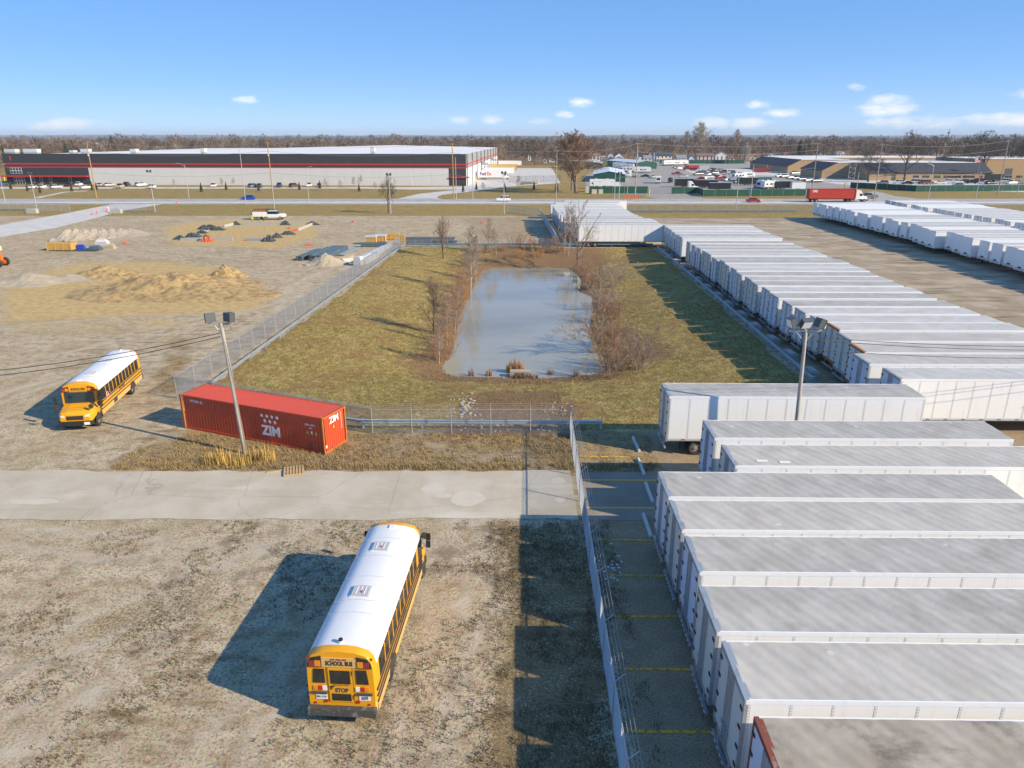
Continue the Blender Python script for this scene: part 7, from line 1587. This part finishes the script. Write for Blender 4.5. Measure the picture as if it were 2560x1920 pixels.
for x in (1.8, 3.1, 14.2):
    for s in (-1, 1): o = link('wheel', st_, root, (x, s*1.0, .5)); link('rim', sr_, o)
a = P(1210, 440); place(KIT_TF, 'box_trailer', 'white trailer parked directly behind the delivery truck', 'trailer', (a[0], a[1]+6, 0), 0, 'trailers in the warehouse yard'); a = P(1246, 417); place(KIT_TF, 'box_trailer', 'white trailer farthest back in the warehouse yard', 'trailer', (a[0], a[1], 0), 0, 'trailers in the warehouse yard')
a = P(1227, 428); place(container_kit(16, 1.25, 3.6, mat('yellow_ochre_box', (.60, .42, .14), .6, var=.1), M_roof3, M_contrust, []), 'yard_container', 'ochre yellow container in the warehouse yard', 'container', (a[0], a[1], .5), 0)
a = P(1885, 431); b = MB(); b.extrude([(0, 0), (9, 0), (9.6, 2.4), (-.6, 2.4)], 'y', 0, 2.4); root = link('dumpster', None, None, (a[0], a[1], 0)); tag(root, 'dark red open dumpster beside the farthest school wing', 'dumpster'); link('bin', b.mesh('dumpster_bin', mat('dumpster_red', (.26, .03, .04), .6)), root)
b = MB(); b.box(-.08, .08, -.12, 0, .1, 2.3); rbm = b.mesh('rib', mat('dumpster_red', (.26, .03, .04), .6))
for i in range(7): link('rib', rbm, root, (.6+i*1.3, 0, 0))
# lattice sign frame by the school and orange barricade by the pole
a = P(2118, 462); zt = HT(2128, 410, a[1])[1]; root = link('lattice_frame', None, None, (a[0], a[1], 0)); tag(root, 'pale metal lattice frame standing before the school', 'frame')
for x in (0, 2.6): b = MB(); b.tube((x, 0, 0), (x, 0, zt), .08, n=6); link('upright', b.mesh('upright', M_gpole), root)
for i in range(4): z = zt*(i+.5)/4.2; b = MB(); b.tube((0, 0, z), (2.6, 0, z+zt/4.5), .05, n=5); link('brace', b.mesh('brace', M_gpole), root); b = MB(); b.tube((0, 0, z+zt/4.5), (2.6, 0, z+zt/4.5), .05, n=5); link('rung', b.mesh('rung', M_gpole), root)
M_or = mat('safety_orange', (.75, .10, .02), .6, var=.1)
a = P(1578, 499); root = link('barricade', None, None, (a[0], a[1], .03)); tag(root, 'orange barricade fencing round the pole by the street', 'barricade')
for x in (-2.4, -1.2, 0, 1.2, 2.4): b = MB(); b.box(x-.07, x+.07, -.07, .07, 0, 1.4); link('post', b.mesh('post', M_or), root)
for z in (.5, .9, 1.25): b = MB(); b.box(-2.4, 2.4, -.03, .03, z-.09, z+.09); link('rail', b.mesh('rail', M_or), root)
def cone(px, py, lab):
    a = P(px, py); root = link('traffic_cone', None, None, (a[0], a[1], .02)); tag(root, lab, 'cone', 'orange traffic cones')
    b = MB(); b.tube((0, 0, .05), (0, 0, .95), .22, .05, 10); link('cone', b.mesh('cone', M_or), root); b = MB(); b.box(-.28, .28, -.28, .28, 0, .05); link('base', b.mesh('cone_base', M_or), root); b = MB(); b.tube((0, 0, .45), (0, 0, .62), .145, .105, 10); link('band', b.mesh('cone_band', M_white), root)
for k, (px, py, lab) in enumerate([(231, 537, 'orange cone on the site driveway, leftmost of three'), (243, 534, 'orange cone on the site driveway, middle of three'), (267, 529, 'orange cone on the site driveway by the gate'), (442, 509, 'orange cone at the edge of the street'), (1981, 494.5, 'orange cone on the verge before the green fence')]): cone(px, py, lab)
# ================================================================== CONSTRUCTION SITE
def pile(label, px, py, rx, ry, h, m, seed, rz=0.0, rough=.25, name='gravel_pile', pw=1.1):
    a = P(px, py); n = 64; b = MB(); xs = np.linspace(-1, 1, n); X, Y = np.meshgrid(xs, xs); r = np.hypot(X, Y)
    nz = fbm(X*2.2+seed*7+20, Y*2.2+seed*3+20); z = h*1.25*np.clip(1-r**pw*(.85+.8*(nz-.45)), 0, 1)**1.8+rough*h*(fbm(X*7+seed, Y*7+30, 6)-.45)*np.clip(1-r, 0, 1)**.6*3.2
    z = np.where(r < .99, z, 0)-.04
    b.v = [(float(x*rx), float(y*ry), float(q)) for x, y, q in zip(X.ravel(), Y.ravel(), z.ravel())]
    for i in range(n-1):
        for j in range(n-1):
            k = i*n+j
            if r[i, j] < 1.04: b.f.append((k, k+1, k+1+n, k+n)); b.mi.append(0)
    o = link(name, b.mesh(name, m, True), None, (a[0], a[1], 0), (0, 0, rz)); tag(o, label, 'pile', 'heaps on the dirt lot'); return o
M_clay = mat('yellow_clay', (.44, .31, .14), .95, var=.35, vscale=1.6, dark=(.25, .165, .075), dscale=1.3, dlo=.45, dhi=.62, bump=1.0, bscale=2.2)
M_grav = mat('pale_gravel', (.41, .345, .25), .95, var=.2, vscale=2, dark=(.36, .31, .24), dscale=1.5, bump=.7, bscale=6)
M_grav2 = mat('grey_gravel', (.38, .325, .255), .95, var=.2, vscale=2, dark=(.33, .29, .25), dscale=1.5, bump=.7, bscale=6)
pile('largest yellow clay mound on the dirt lot', 425, 724, 13, 8.5, 1.9, M_clay, 1, .15, .35, 'clay_mound', 1.0)
pile('long yellow clay shoulder right of the largest mound', 500, 735, 11, 5.5, 1.0, M_clay, 2, -.1, .35, 'clay_mound')
pile('low yellow clay mound left of the largest', 265, 690, 6.5, 4.0, 1.3, M_clay, 3, 0, .2, 'clay_mound')
pile('small yellow clay heap with a dark top right of the largest mound', 565, 692, 3.4, 2.6, 1.4, M_clay, 4, 0, .3, 'clay_mound')
pile('flat pale gravel heap at the left', 75, 705, 6.5, 4.2, 1.1, M_grav, 5, 0, .12); pile('low pale gravel heap between the left heap and the clay', 175, 697, 6, 3, .6, M_grav, 6, 0, .15)
pile('pale gravel heap beside the fence and the stacked steel', 815, 660, 3.8, 2.8, 1.5, M_grav, 7, 0, .12)
for k in range(8): pile(f'pale gravel heap in the long row, {ORD[k+1]} from the left', 170+k*22, 598-k*1.6, 3.2 if k < 6 else 5, 4.6, 1.7-.08*k, M_grav2, 10+k, 0, .15)
# foundation walls of the new building
M_found = mat('green_concrete', (.40, .41, .40), .9, var=.15, vscale=1.5)
M_tarp = mat('dark_blanket', (.045, .06, .065), .6, var=.5, vscale=1.2, dark=(.14, .16, .17), dscale=1.4)
root = link('foundation', None, None, P(448, 605)+(0,)); tag(root, 'concrete foundation walls of a new building on the dirt lot', 'foundation'); o0 = P(448, 605)
def fwall(a, c, h=.55):
    a, c = P(*a), P(*c); L = math.hypot(c[0]-a[0], c[1]-a[1]); b = MB(); b.box(0, L, -.14, .14, -.2, h); link('wall', b.mesh('foundation_wall', M_found), root, (a[0]-o0[0], a[1]-o0[1], 0), (0, 0, math.atan2(c[1]-a[1], c[0]-a[0])))
fwall((452, 602), (582, 602)); fwall((618, 602), (665, 603)); fwall((602, 562), (750, 562)); fwall((745, 577), (782, 562)); fwall((560, 568), (590, 561)); fwall((480, 586), (555, 569), .15)
def tarp(px, py, L, w, h, seed, lab, m=None):
    a = P(px, py); b = MB(); n, k = 12, 7; q = random.Random(seed)
    for i in range(n):
        for j in range(k):
            u, v_ = i/(n-1)*2-1, j/(k-1)*2-1; e = max(0, 1-u*u)*max(0, 1-v_*v_); b.v.append((u*L/2+q.gauss(0, .06), v_*w/2+q.gauss(0, .05), max(.03, h*e*q.uniform(.55, 1.25))))
    for i in range(n-1):
        for j in range(k-1): c = i*k+j; b.f.append((c, c+k, c+k+1, c+1)); b.mi.append(0)
    o = link('crumpled_tarp', b.mesh('crumpled_tarp', m or M_tarp), None, (a[0], a[1], .0)); tag(o, lab, 'tarp', 'crumpled tarps at the foundation')
for k, (px, py, L, w, h, lab) in enumerate([(450, 598, 2.6, 1.6, .8, 'dark tarp at the left corner of the foundation'), (484, 592, 3.4, 2, .9, 'dark tarp behind the kneeling worker'), (505, 583, 2.4, 1.5, .7, 'dark tarp further along the left side of the foundation'), (511, 573, 3, 1.8, .9, 'dark tarp left of the two near the upper left'), (527, 569, 2.6, 1.5, .8, 'dark tarp right of the two near the upper left'), (540, 575, 4, 2.2, .9, 'dark and white tarp at the upper left corner'), (590, 562, 2.4, 1.4, .8, 'dark tarp on the far foundation wall, left'), (714, 562, 2.6, 1.3, .9, 'dark tarp on the far foundation wall, right'), (782, 562, 3.4, 1.5, .8, 'dark tarp at the far right corner of the foundation'), (720, 586, 3.0, 1.6, .8, 'dark tarp on the right side of the foundation'), (692, 594, 2.4, 1.5, .9, 'grey tarp beside the orange fencing'), (672, 603, 2.6, 2.0, 1.2, 'dark tarp at the near right corner of the foundation'), (165, 620, 4.5, 2.2, 1.3, 'dark tarp heap left on the dirt lot')]): tarp(px, py, L, w, h, 100+k, lab)
for k, (px, py, L, lab) in enumerate([(596, 561.5, .9, 'orange plastic at the upper left foundation corner'), (738, 577, 1.6, 'orange plastic beside the right foundation wall'), (700, 594, 1.3, 'orange plastic on the right foundation line'), (723, 572, 1.2, 'small orange scrap inside the foundation'), (772, 613, 1.5, 'orange scrap lying on the open dirt'), (587, 694, 1.4, 'orange scrap below the small clay heap'), (313, 609, 1.6, 'orange and white scrap before the gravel row'), (882, 556, 1.2, 'orange scrap near the street verge'), (1205, 557, 1.0, 'orange scrap before the trailer block'), (1326, 601, .9, 'orange scrap by the far pond guardrail'), (665, 602, .7, 'orange plastic at the end of the near wall'), (614, 602, .7, 'orange marker at the gap in the near wall')]): tarp(px, py, L*.75, L*.45, .35, 200+k, lab, M_or)
# stacked steel, pipes and lumber by the fence
M_bluesteel = mat('blue_grey_steel', (.13, .18, .21), .5, .3, var=.25, dark=(.24, .28, .30), dscale=1)
M_lum = mat('lumber', (.55, .40, .20), .85, var=.25, vscale=2)
def stack(name, lab, px, py, L, rz, nx_, nz_, w, h, m, cat, piece, gap=.03):
    a = P(px, py); root = link(name, None, None, (a[0], a[1], 0), (0, 0, rz)); tag(root, lab, cat, 'building material by the fence'); b = MB(); b.box(0, L, 0, w, 0, h); pm = b.mesh(piece, m); q = random.Random(px)
    for i in range(nx_):
        for j in range(nz_): link(piece, pm, root, (q.uniform(-.25, .25), i*(w+gap), .12+j*(h+gap)))
    b = MB(); b.box(-.06, .06, 0, nx_*(w+gap), 0, .12); bm_ = b.mesh('bearer', M_lum)
    for x in (L*.2, L*.8): link('bearer', bm_, root, (x, 0, 0))
stack('steel_stack', 'blue-grey steel stack at the left of the material yard', 757, 652, 9, 1.45, 4, 2, .25, .3, M_bluesteel, 'steel', 'beam'); stack('steel_stack', 'blue-grey steel stack second from the left', 783, 652, 9, 1.46, 3, 3, .25, .3, M_bluesteel, 'steel', 'beam')
stack('steel_stack', 'tall stack of blue-grey steel decking in the middle', 815, 652, 12, 1.47, 9, 4, .3, .16, M_bluesteel, 'steel', 'deck_sheet'); stack('steel_stack', 'low pale steel stack behind the decking', 862, 640, 9, 1.47, 4, 1, .3, .12, M_galv, 'steel', 'sheet')
stack('steel_stack', 'short blue steel bundle near the yellow crates', 900, 618, 5, .05, 2, 2, .3, .35, M_bluesteel, 'steel', 'beam'); stack('steel_stack', 'dark blue pipe stack behind the corner of the pond fence', 1012, 611, 9.5, 0, 3, 4, .3, .28, M_bluesteel, 'steel', 'pipe'); stack('steel_stack', 'lower dark pipe stack right of the corner stack', 1075, 611, 5, 0, 3, 2, .3, .28, M_bluesteel, 'steel', 'pipe')
stack('lumber_stack', 'pale lumber stack beside the white wrapped bundles', 862, 655, 5, 1.45, 5, 2, .25, .15, M_lum, 'lumber', 'board'); stack('lumber_stack', 'pale and white lumber stack nearest the gravel heap', 860, 657, 4, .3, 4, 3, .3, .12, M_roofw, 'lumber', 'board')
M_wrap = mat('white_wrap', (.60, .60, .60), .35, var=.15, vscale=2, bump=.5, bscale=4)
for k, (px, py, L, rz, w, h, lab) in enumerate([(893, 658, 11, 1.47, .9, .6, 'long white wrapped bundle beside the lumber'), (908, 662, 8, 1.47, 1.0, .9, 'white wrapped bundle against the fence'), (932, 642, 8, 1.49, 1.0, .8, 'farther white wrapped bundle against the fence'), (955, 628, 6, 1.5, .9, .6, 'short white wrapped bundle near the end of the fence'), (893, 665, 1.4, 1.4, 1.2, 1.4, 'tall white wrapped pallet by the gravel heap')]):
    a = P(px, py); b = MB(); b.loft([[(x, y*w/2, z*h) for y, z in ((-1, 0), (-1, .75), (-.7, 1), (.7, .97), (1, .7), (1, 0))] for x in (0, L*.3, L*.7, L)]); o = link('wrapped_bundle', b.mesh('wrapped_bundle', M_wrap), None, (a[0], a[1], .05), (0, 0, rz)); tag(o, lab, 'bundle', 'white wrapped bundles by the fence')
M_crate = mat('ochre_crate', (.58, .34, .08), .8, var=.2)
def crate(px, py, w, d, h, lab, lid=True, grp='timber crates by the fence'):
    a = P(px, py); root = link('crate', None, None, (a[0], a[1], 0)); tag(root, lab, 'crate', grp); b = MB(); b.box(0, w, 0, d, .1, h); link('box', b.mesh('crate_box', M_crate), root)
    b = MB(); b.box(-.04, .06, -.05, 0, .05, h+.03); sm_ = b.mesh('slat', M_lum)
    for i in range(4): link('slat', sm_, root, (i*(w-.02)/3, 0, 0))
    if lid: b = MB(); b.box(-.1, w+.1, -.1, d+.1, h, h+.25); link('cover', b.mesh('crate_cover', M_wrap), root)
crate(914, 612, 2.0, 1.5, 1.4, 'ochre crate with a white cover by the blue steel'); crate(938, 605, 2.0, 1.5, 1.1, 'ochre crate behind the covered one'); crate(965, 600, 2.6, 1.4, 1.2, 'brown crate at the corner of the pond fence', False); crate(999, 613, 1.0, 1.0, 1.9, 'narrow ochre crate beside the fence end', False); crate(118, 627, 4.4, 2.2, 1.3, 'yellow open skip left on the dirt lot', False)
for k, (px, py, w, d, h, mm, lab) in enumerate([(202, 623, 1.4, 1, .9, PAINT['blue'], 'blue bin on the dark ground sheet'), (258, 618, 2.2, 1.5, 1.5, M_wrap, 'taller cream sack at the right of the ground sheet'), (275, 622, 1.9, 1.3, .9, M_grav, 'lower cream sack at the right of the ground sheet'), (240, 624, 2.0, 1.2, .8, M_bluesteel, 'dark bundle between the bin and the sacks')]):
    a = P(px, py); b = MB(); b.loft([[(-w/2, -d/2, 0), (w/2, -d/2, 0), (w/2, d/2, 0), (-w/2, d/2, 0)], [(-w*.45, -d*.5, h*.7), (w*.5, -d*.45, h*.75), (w*.45, d*.45, h*.7), (-w*.48, d*.5, h*.75)], [(-w*.3, -d*.3, h), (w*.3, -d*.25, h*.92), (w*.25, d*.3, h), (-w*.3, d*.3, h*.95)]]); o = link('sack' if k in (1, 2) else 'bin', b.mesh('sack', mm), None, (a[0], a[1], 0)); tag(o, lab, 'sack' if k in (1, 2) else 'bin')
b = MB(); b.face([(*P(122, 628), .03), (*P(240, 629), .03), (*P(262, 622), .03), (*P(170, 619), .03)]); o = link('ground_sheet', b.mesh('ground_sheet', M_tarp)); tag(o, 'flat dark ground sheet under the bin and sacks', 'sheet')
# telehandler at the left edge
a = P(2, 667); root = link('telehandler', None, None, (a[0]-2.2, a[1], 0), (0, 0, .1)); tag(root, 'orange telehandler with cream boom at the left edge', 'telehandler'); M_jlg = mat('plant_orange', (.72, .17, .02), .5, var=.08)
b = MB(); b.box(-2.6, 2.0, -.9, .9, .75, 1.5); b.box(.6, 2.9, -1.0, -.25, 1.2, 2.1); link('body', b.mesh('telehandler_body', M_jlg), root); b = MB(); b.box(-.6, 1.2, -1.1, -.1, 1.5, 2.9); link('cab', b.mesh('telehandler_cab', M_glass), root); b = MB(); b.box(-.65, 1.25, -1.15, -.05, 2.9, 3.02); link('cab_roof', b.mesh('cab_roof', M_jlg), root)
b = MB(); b.loft([[(2.4, .1, 2.5), (2.4, .8, 2.5), (2.4, .8, 3.2), (2.4, .1, 3.2)], [(-4, .1, 1.9), (-4, .8, 1.9), (-4, .8, 2.4), (-4, .1, 2.4)]]); link('boom', b.mesh('boom', mat('boom_cream', (.66, .58, .38), .6)), root)
wt_, wr_ = wheel_kit('loader', .68, .45, .38, M_jlg, M_tyre, n=18)
for x in (-1.9, 2.3):
    for s in (-1, 1): o = link('wheel', wt_, root, (x, s*1.05, .68)); link('rim', wr_, o)
# white work truck with ladder rack
a = P(676, 549); root = link('work_truck', None, None, (a[0]-4.1, a[1], 0), (0, 0, .06)); tag(root, 'white crew-cab work truck with a dark ladder rack on the dirt lot', 'pickup')
b = MB(); b.box(0, 3.6, -1.05, 1.05, .8, 1.95); link('service_body', b.mesh('service_body', PAINT['white']), root)
b = MB(); b.loft([[(x, -w, zb), (x, -w, zt-.2), (x, -w*.9, zt), (x, w*.9, zt), (x, w, zt-.2), (x, w, zb)] for x, w, zb, zt in ((3.65, 1.0, .6, 1.45), (6.2, 1.0, .6, 1.45), (7.5, 1.0, .65, 1.42), (7.85, .9, .75, 1.2))]); link('cab', b.mesh('work_cab', PAINT['white']), root)
b = MB(); b.loft([[(3.7, -.95, 1.4), (6.4, -.95, 1.4), (6.4, .95, 1.4), (3.7, .95, 1.4)], [(3.8, -.8, 2.1), (5.7, -.8, 2.1), (5.7, .8, 2.1), (3.8, .8, 2.1)]]); link('windows', b.mesh('work_glass', M_glass), root); b = MB(); b.box(3.72, 5.75, -.84, .84, 2.1, 2.18); link('roof', b.mesh('work_roof', PAINT['white']), root)
b = MB(); b.box(3.6, 3.66, -.9, .9, 1.45, 2.45); link('headache_rack', b.mesh('headache_rack', M_trim), root)
for s in (-1, 1): b = MB(); b.path([(.1, s*.95, 1.95), (.1, s*.95, 2.5), (5.6, s*.95, 2.5)], .05, 5); link('rack_rail', b.mesh('rack_rail', M_trim), root)
b = MB(); b.box(.3, 3.3, -.7, .7, 1.95, 2.25); link('cargo', b.mesh('cargo', M_contrust), root); b = MB(); b.box(.2, 7.6, -.45, .45, .5, .8); link('chassis', b.mesh('work_chassis', M_under), root)
for x in (1.5, 6.7):
    for s in (-1, 1): o = link('wheel', rt, root, (x, s*.92, .42)); link('rim', rr_, o)
for s in (-1, 1): b = MB(); b.box(7.7, 7.88, s*.72-.18, s*.72+.18, .95, 1.18); link('headlight', b.mesh('work_headlight', M_lamp_clear), root)
# workers: one continuous body each (skinned skeleton), helmet as a part
M_hi = mat('hi_vis_yellow', (.55, .80, .03), .7, var=.08); M_jean = mat('dark_trousers', (.05, .055, .07), .9, var=.2); M_skin = mat('skin', (.45, .28, .19), .6, var=.05); M_kha = mat('tan_trousers', (.48, .30, .13), .9, var=.1); M_coat = mat('brown_coat', (.16, .07, .05), .9, var=.2)
def person(px, py, rz, joints, label, top, legs, helmet):
    """joints: pose points keyed by name (x forward, y left, z up)"""
    J = joints; order = ['pelvis', 'chest', 'neck', 'head', 'shl', 'ell', 'wrl', 'hal', 'shr', 'elr', 'wrr', 'har', 'hil', 'knl', 'anl', 'tol', 'hir', 'knr', 'anr', 'tor']
    E = [('pelvis', 'chest'), ('chest', 'neck'), ('neck', 'head'), ('chest', 'shl'), ('shl', 'ell'), ('ell', 'wrl'), ('wrl', 'hal'), ('chest', 'shr'), ('shr', 'elr'), ('elr', 'wrr'), ('wrr', 'har'), ('pelvis', 'hil'), ('hil', 'knl'), ('knl', 'anl'), ('anl', 'tol'), ('pelvis', 'hir'), ('hir', 'knr'), ('knr', 'anr'), ('anr', 'tor')]
    rad = dict(pelvis=.15, chest=.17, neck=.065, head=.11, shl=.085, shr=.085, ell=.06, elr=.06, wrl=.045, wrr=.045, hal=.045, har=.045, hil=.10, hir=.10, knl=.075, knr=.075, anl=.055, anr=.055, tol=.05, tor=.05)
    me_ = bpy.data.meshes.new('body'); me_.from_pydata([J[k] for k in order], [(order.index(p), order.index(q)) for p, q in E], [])
    o = bpy.data.objects.new('tmp', me_); COL.objects.link(o); m_ = o.modifiers.new('s', 'SKIN')
    for i, k in enumerate(order): me_.skin_vertices[0].data[i].radius = (rad[k], rad[k]*(.75 if k in ('pelvis', 'chest') else 1)); me_.skin_vertices[0].data[i].use_root = (i == 0)
    o.modifiers.new('d', 'SUBSURF').levels = 1; bpy.context.view_layer.update()
    bm_ = bpy.data.meshes.new_from_object(o.evaluated_get(bpy.context.evaluated_depsgraph_get())); bpy.data.objects.remove(o)
    for mm in (top, legs, M_skin): bm_.materials.append(mm)
    zp, zn = J['pelvis'][2], J['neck'][2]
    hands = [Vector(J['hal']), Vector(J['har'])]; hd = Vector(J['head'])
    for f in bm_.polygons:
        c = f.center; f.material_index = 2 if min((c-h).length for h in hands) < .09 or (c-hd).length < .15 else 1 if c.z < zp-.02 else 0; f.use_smooth = True
    a = P(px, py); root = link('person', None, None, (a[0], a[1], 0), (0, 0, rz)); tag(root, label, 'person', 'people'); link('body', bm_, root)
    b = MB(); b.loft([[(hd.x+r*math.cos(i*.628), hd.y+r*math.sin(i*.628), hd.z+z) for i in range(10)] for r, z in ((.17, .05), (.135, .055), (.13, .11), (.07, .17), (.01, .18))]); link('helmet', b.mesh('helmet', helmet), root)
def stand(bend=0.0, arm=.2, step=.12):
    z = lambda x, y, q: (x, y, q)
    return dict(pelvis=(0, 0, .95), chest=(bend*.45, 0, 1.32-bend*.12), neck=(bend*.62, 0, 1.50-bend*.2), head=(bend*.72+.02, 0, 1.66-bend*.26), shl=(bend*.5, .19, 1.42-bend*.15), ell=(bend*.5+arm*.5, .25, 1.16), wrl=(bend*.5+arm*1.3, .22, .98), hal=(bend*.5+arm*1.6, .20, .92), shr=(bend*.5, -.19, 1.42-bend*.15), elr=(bend*.5+arm*.3, -.26, 1.15), wrr=(bend*.5+arm*1.1, -.24, .95), har=(bend*.5+arm*1.35, -.22, .88),
                hil=(0, .10, .90), knl=(step*.6, .11, .5), anl=(step, .12, .08), tol=(step+.16, .13, .04), hir=(0, -.10, .90), knr=(-step*.2, -.11, .5), anr=(-step, -.12, .08), tor=(-step+.16, -.13, .04))
person(631, 558, 1.6, stand(.1, .25), 'worker in yellow-green vest and tan trousers behind the work truck', M_hi, M_kha, M_white); person(659, 553, 1.7, stand(.3, .4), 'worker in yellow-green vest leaning at the side of the work truck', M_hi, M_jean, M_white); person(632, 549, -.4, stand(0, .2), 'person in a brown coat at the tail of the work truck', M_coat, M_jean, M_contrust)
person(511, 604, .1, stand(.7, .5), 'worker in dark clothes bending over the orange bundle at the foundation', M_trim, M_jean, M_or); tarp(520, 604, 2.3, 1.3, 1.0, 301, 'orange bundle in front of the bending worker', M_or)
person(2403, 446, -1.6, stand(0, .1), 'person in yellow-green vest before the school entrance', M_hi, M_jean, M_white); person(2411, 446, 1.6, stand(.05, .1), 'person in dark clothes beside the one in the bright vest', M_jean, M_jean, M_trim)
person(272, 530.5, 2.6, stand(.1, .2), 'person in white overalls standing by the site gate', M_white, M_white, M_trim)
# gate fences of the site at the upper left
fence('chain_link_fence', 'chain-link fence at the upper left beside the site driveway', P(-20, 524), P(176, 530), 3.0, 2.2, 0); fence('chain_link_fence', 'chain-link gate fence right of the site driveway', P(277, 531), P(366, 530), 3.0, 2.2, 0)
guardrail('guardrail under the upper left fence', [P(-20, 529), P(66, 530)], m=M_beam2); guardrail('guardrail in front of the gate fence right of the site driveway', [P(315, 534), P(387, 533)], m=M_beam2)
for k, (px, py) in enumerate([(82, 533), (292, 533)]):
    a = P(px, py); o = link('barrier_block', blk, None, (a[0], a[1], 0), (0, 0, math.pi/2), (1.6, 1.5, 1.8)); tag(o, ['concrete barrier block under the upper left fence', 'concrete barrier block beside the site gate'][k], 'block')
# litter: light scraps on the gravel near the stalls
M_scrap = mat('white_scrap', (.7, .72, .74), .6); q = random.Random(77)
for k in range(26):
    a = P(q.gauss(1525, 22), q.gauss(1425, 16)); b = MB(); n = 6; b.extrude([(q.uniform(.02, .11)*math.cos(i*1.047), q.uniform(.02, .11)*math.sin(i*1.047)) for i in range(n)], 'z', .003, .02); o = link('paper_scrap', b.mesh('paper_scrap', M_scrap), None, (a[0], a[1], 0)); tag(o, 'torn white scrap on the dark asphalt beside the long fence', 'litter', 'white scraps by the fence')
# ================================================================== HAZE: one closed box of thin air round everything but the sky
b = MB(); b.box(-12600, 12600, -150, 16500, -6, 120)
m = bpy.data.materials.new('thin_haze'); m.use_nodes = True; nt_ = m.node_tree; nt_.nodes.clear()
o_ = nt_.nodes.new('ShaderNodeOutputMaterial'); pv = nt_.nodes.new('ShaderNodeVolumePrincipled'); pv.inputs['Density'].default_value = 0.9e-4; pv.inputs['Color'].default_value = (.72, .84, 1.0, 1); nt_.links.new(pv.outputs[0], o_.inputs['Volume'])
hz = link('haze', b.mesh('haze', m)); stuff(hz); hz['label'] = 'thin blue haze over the far woods'
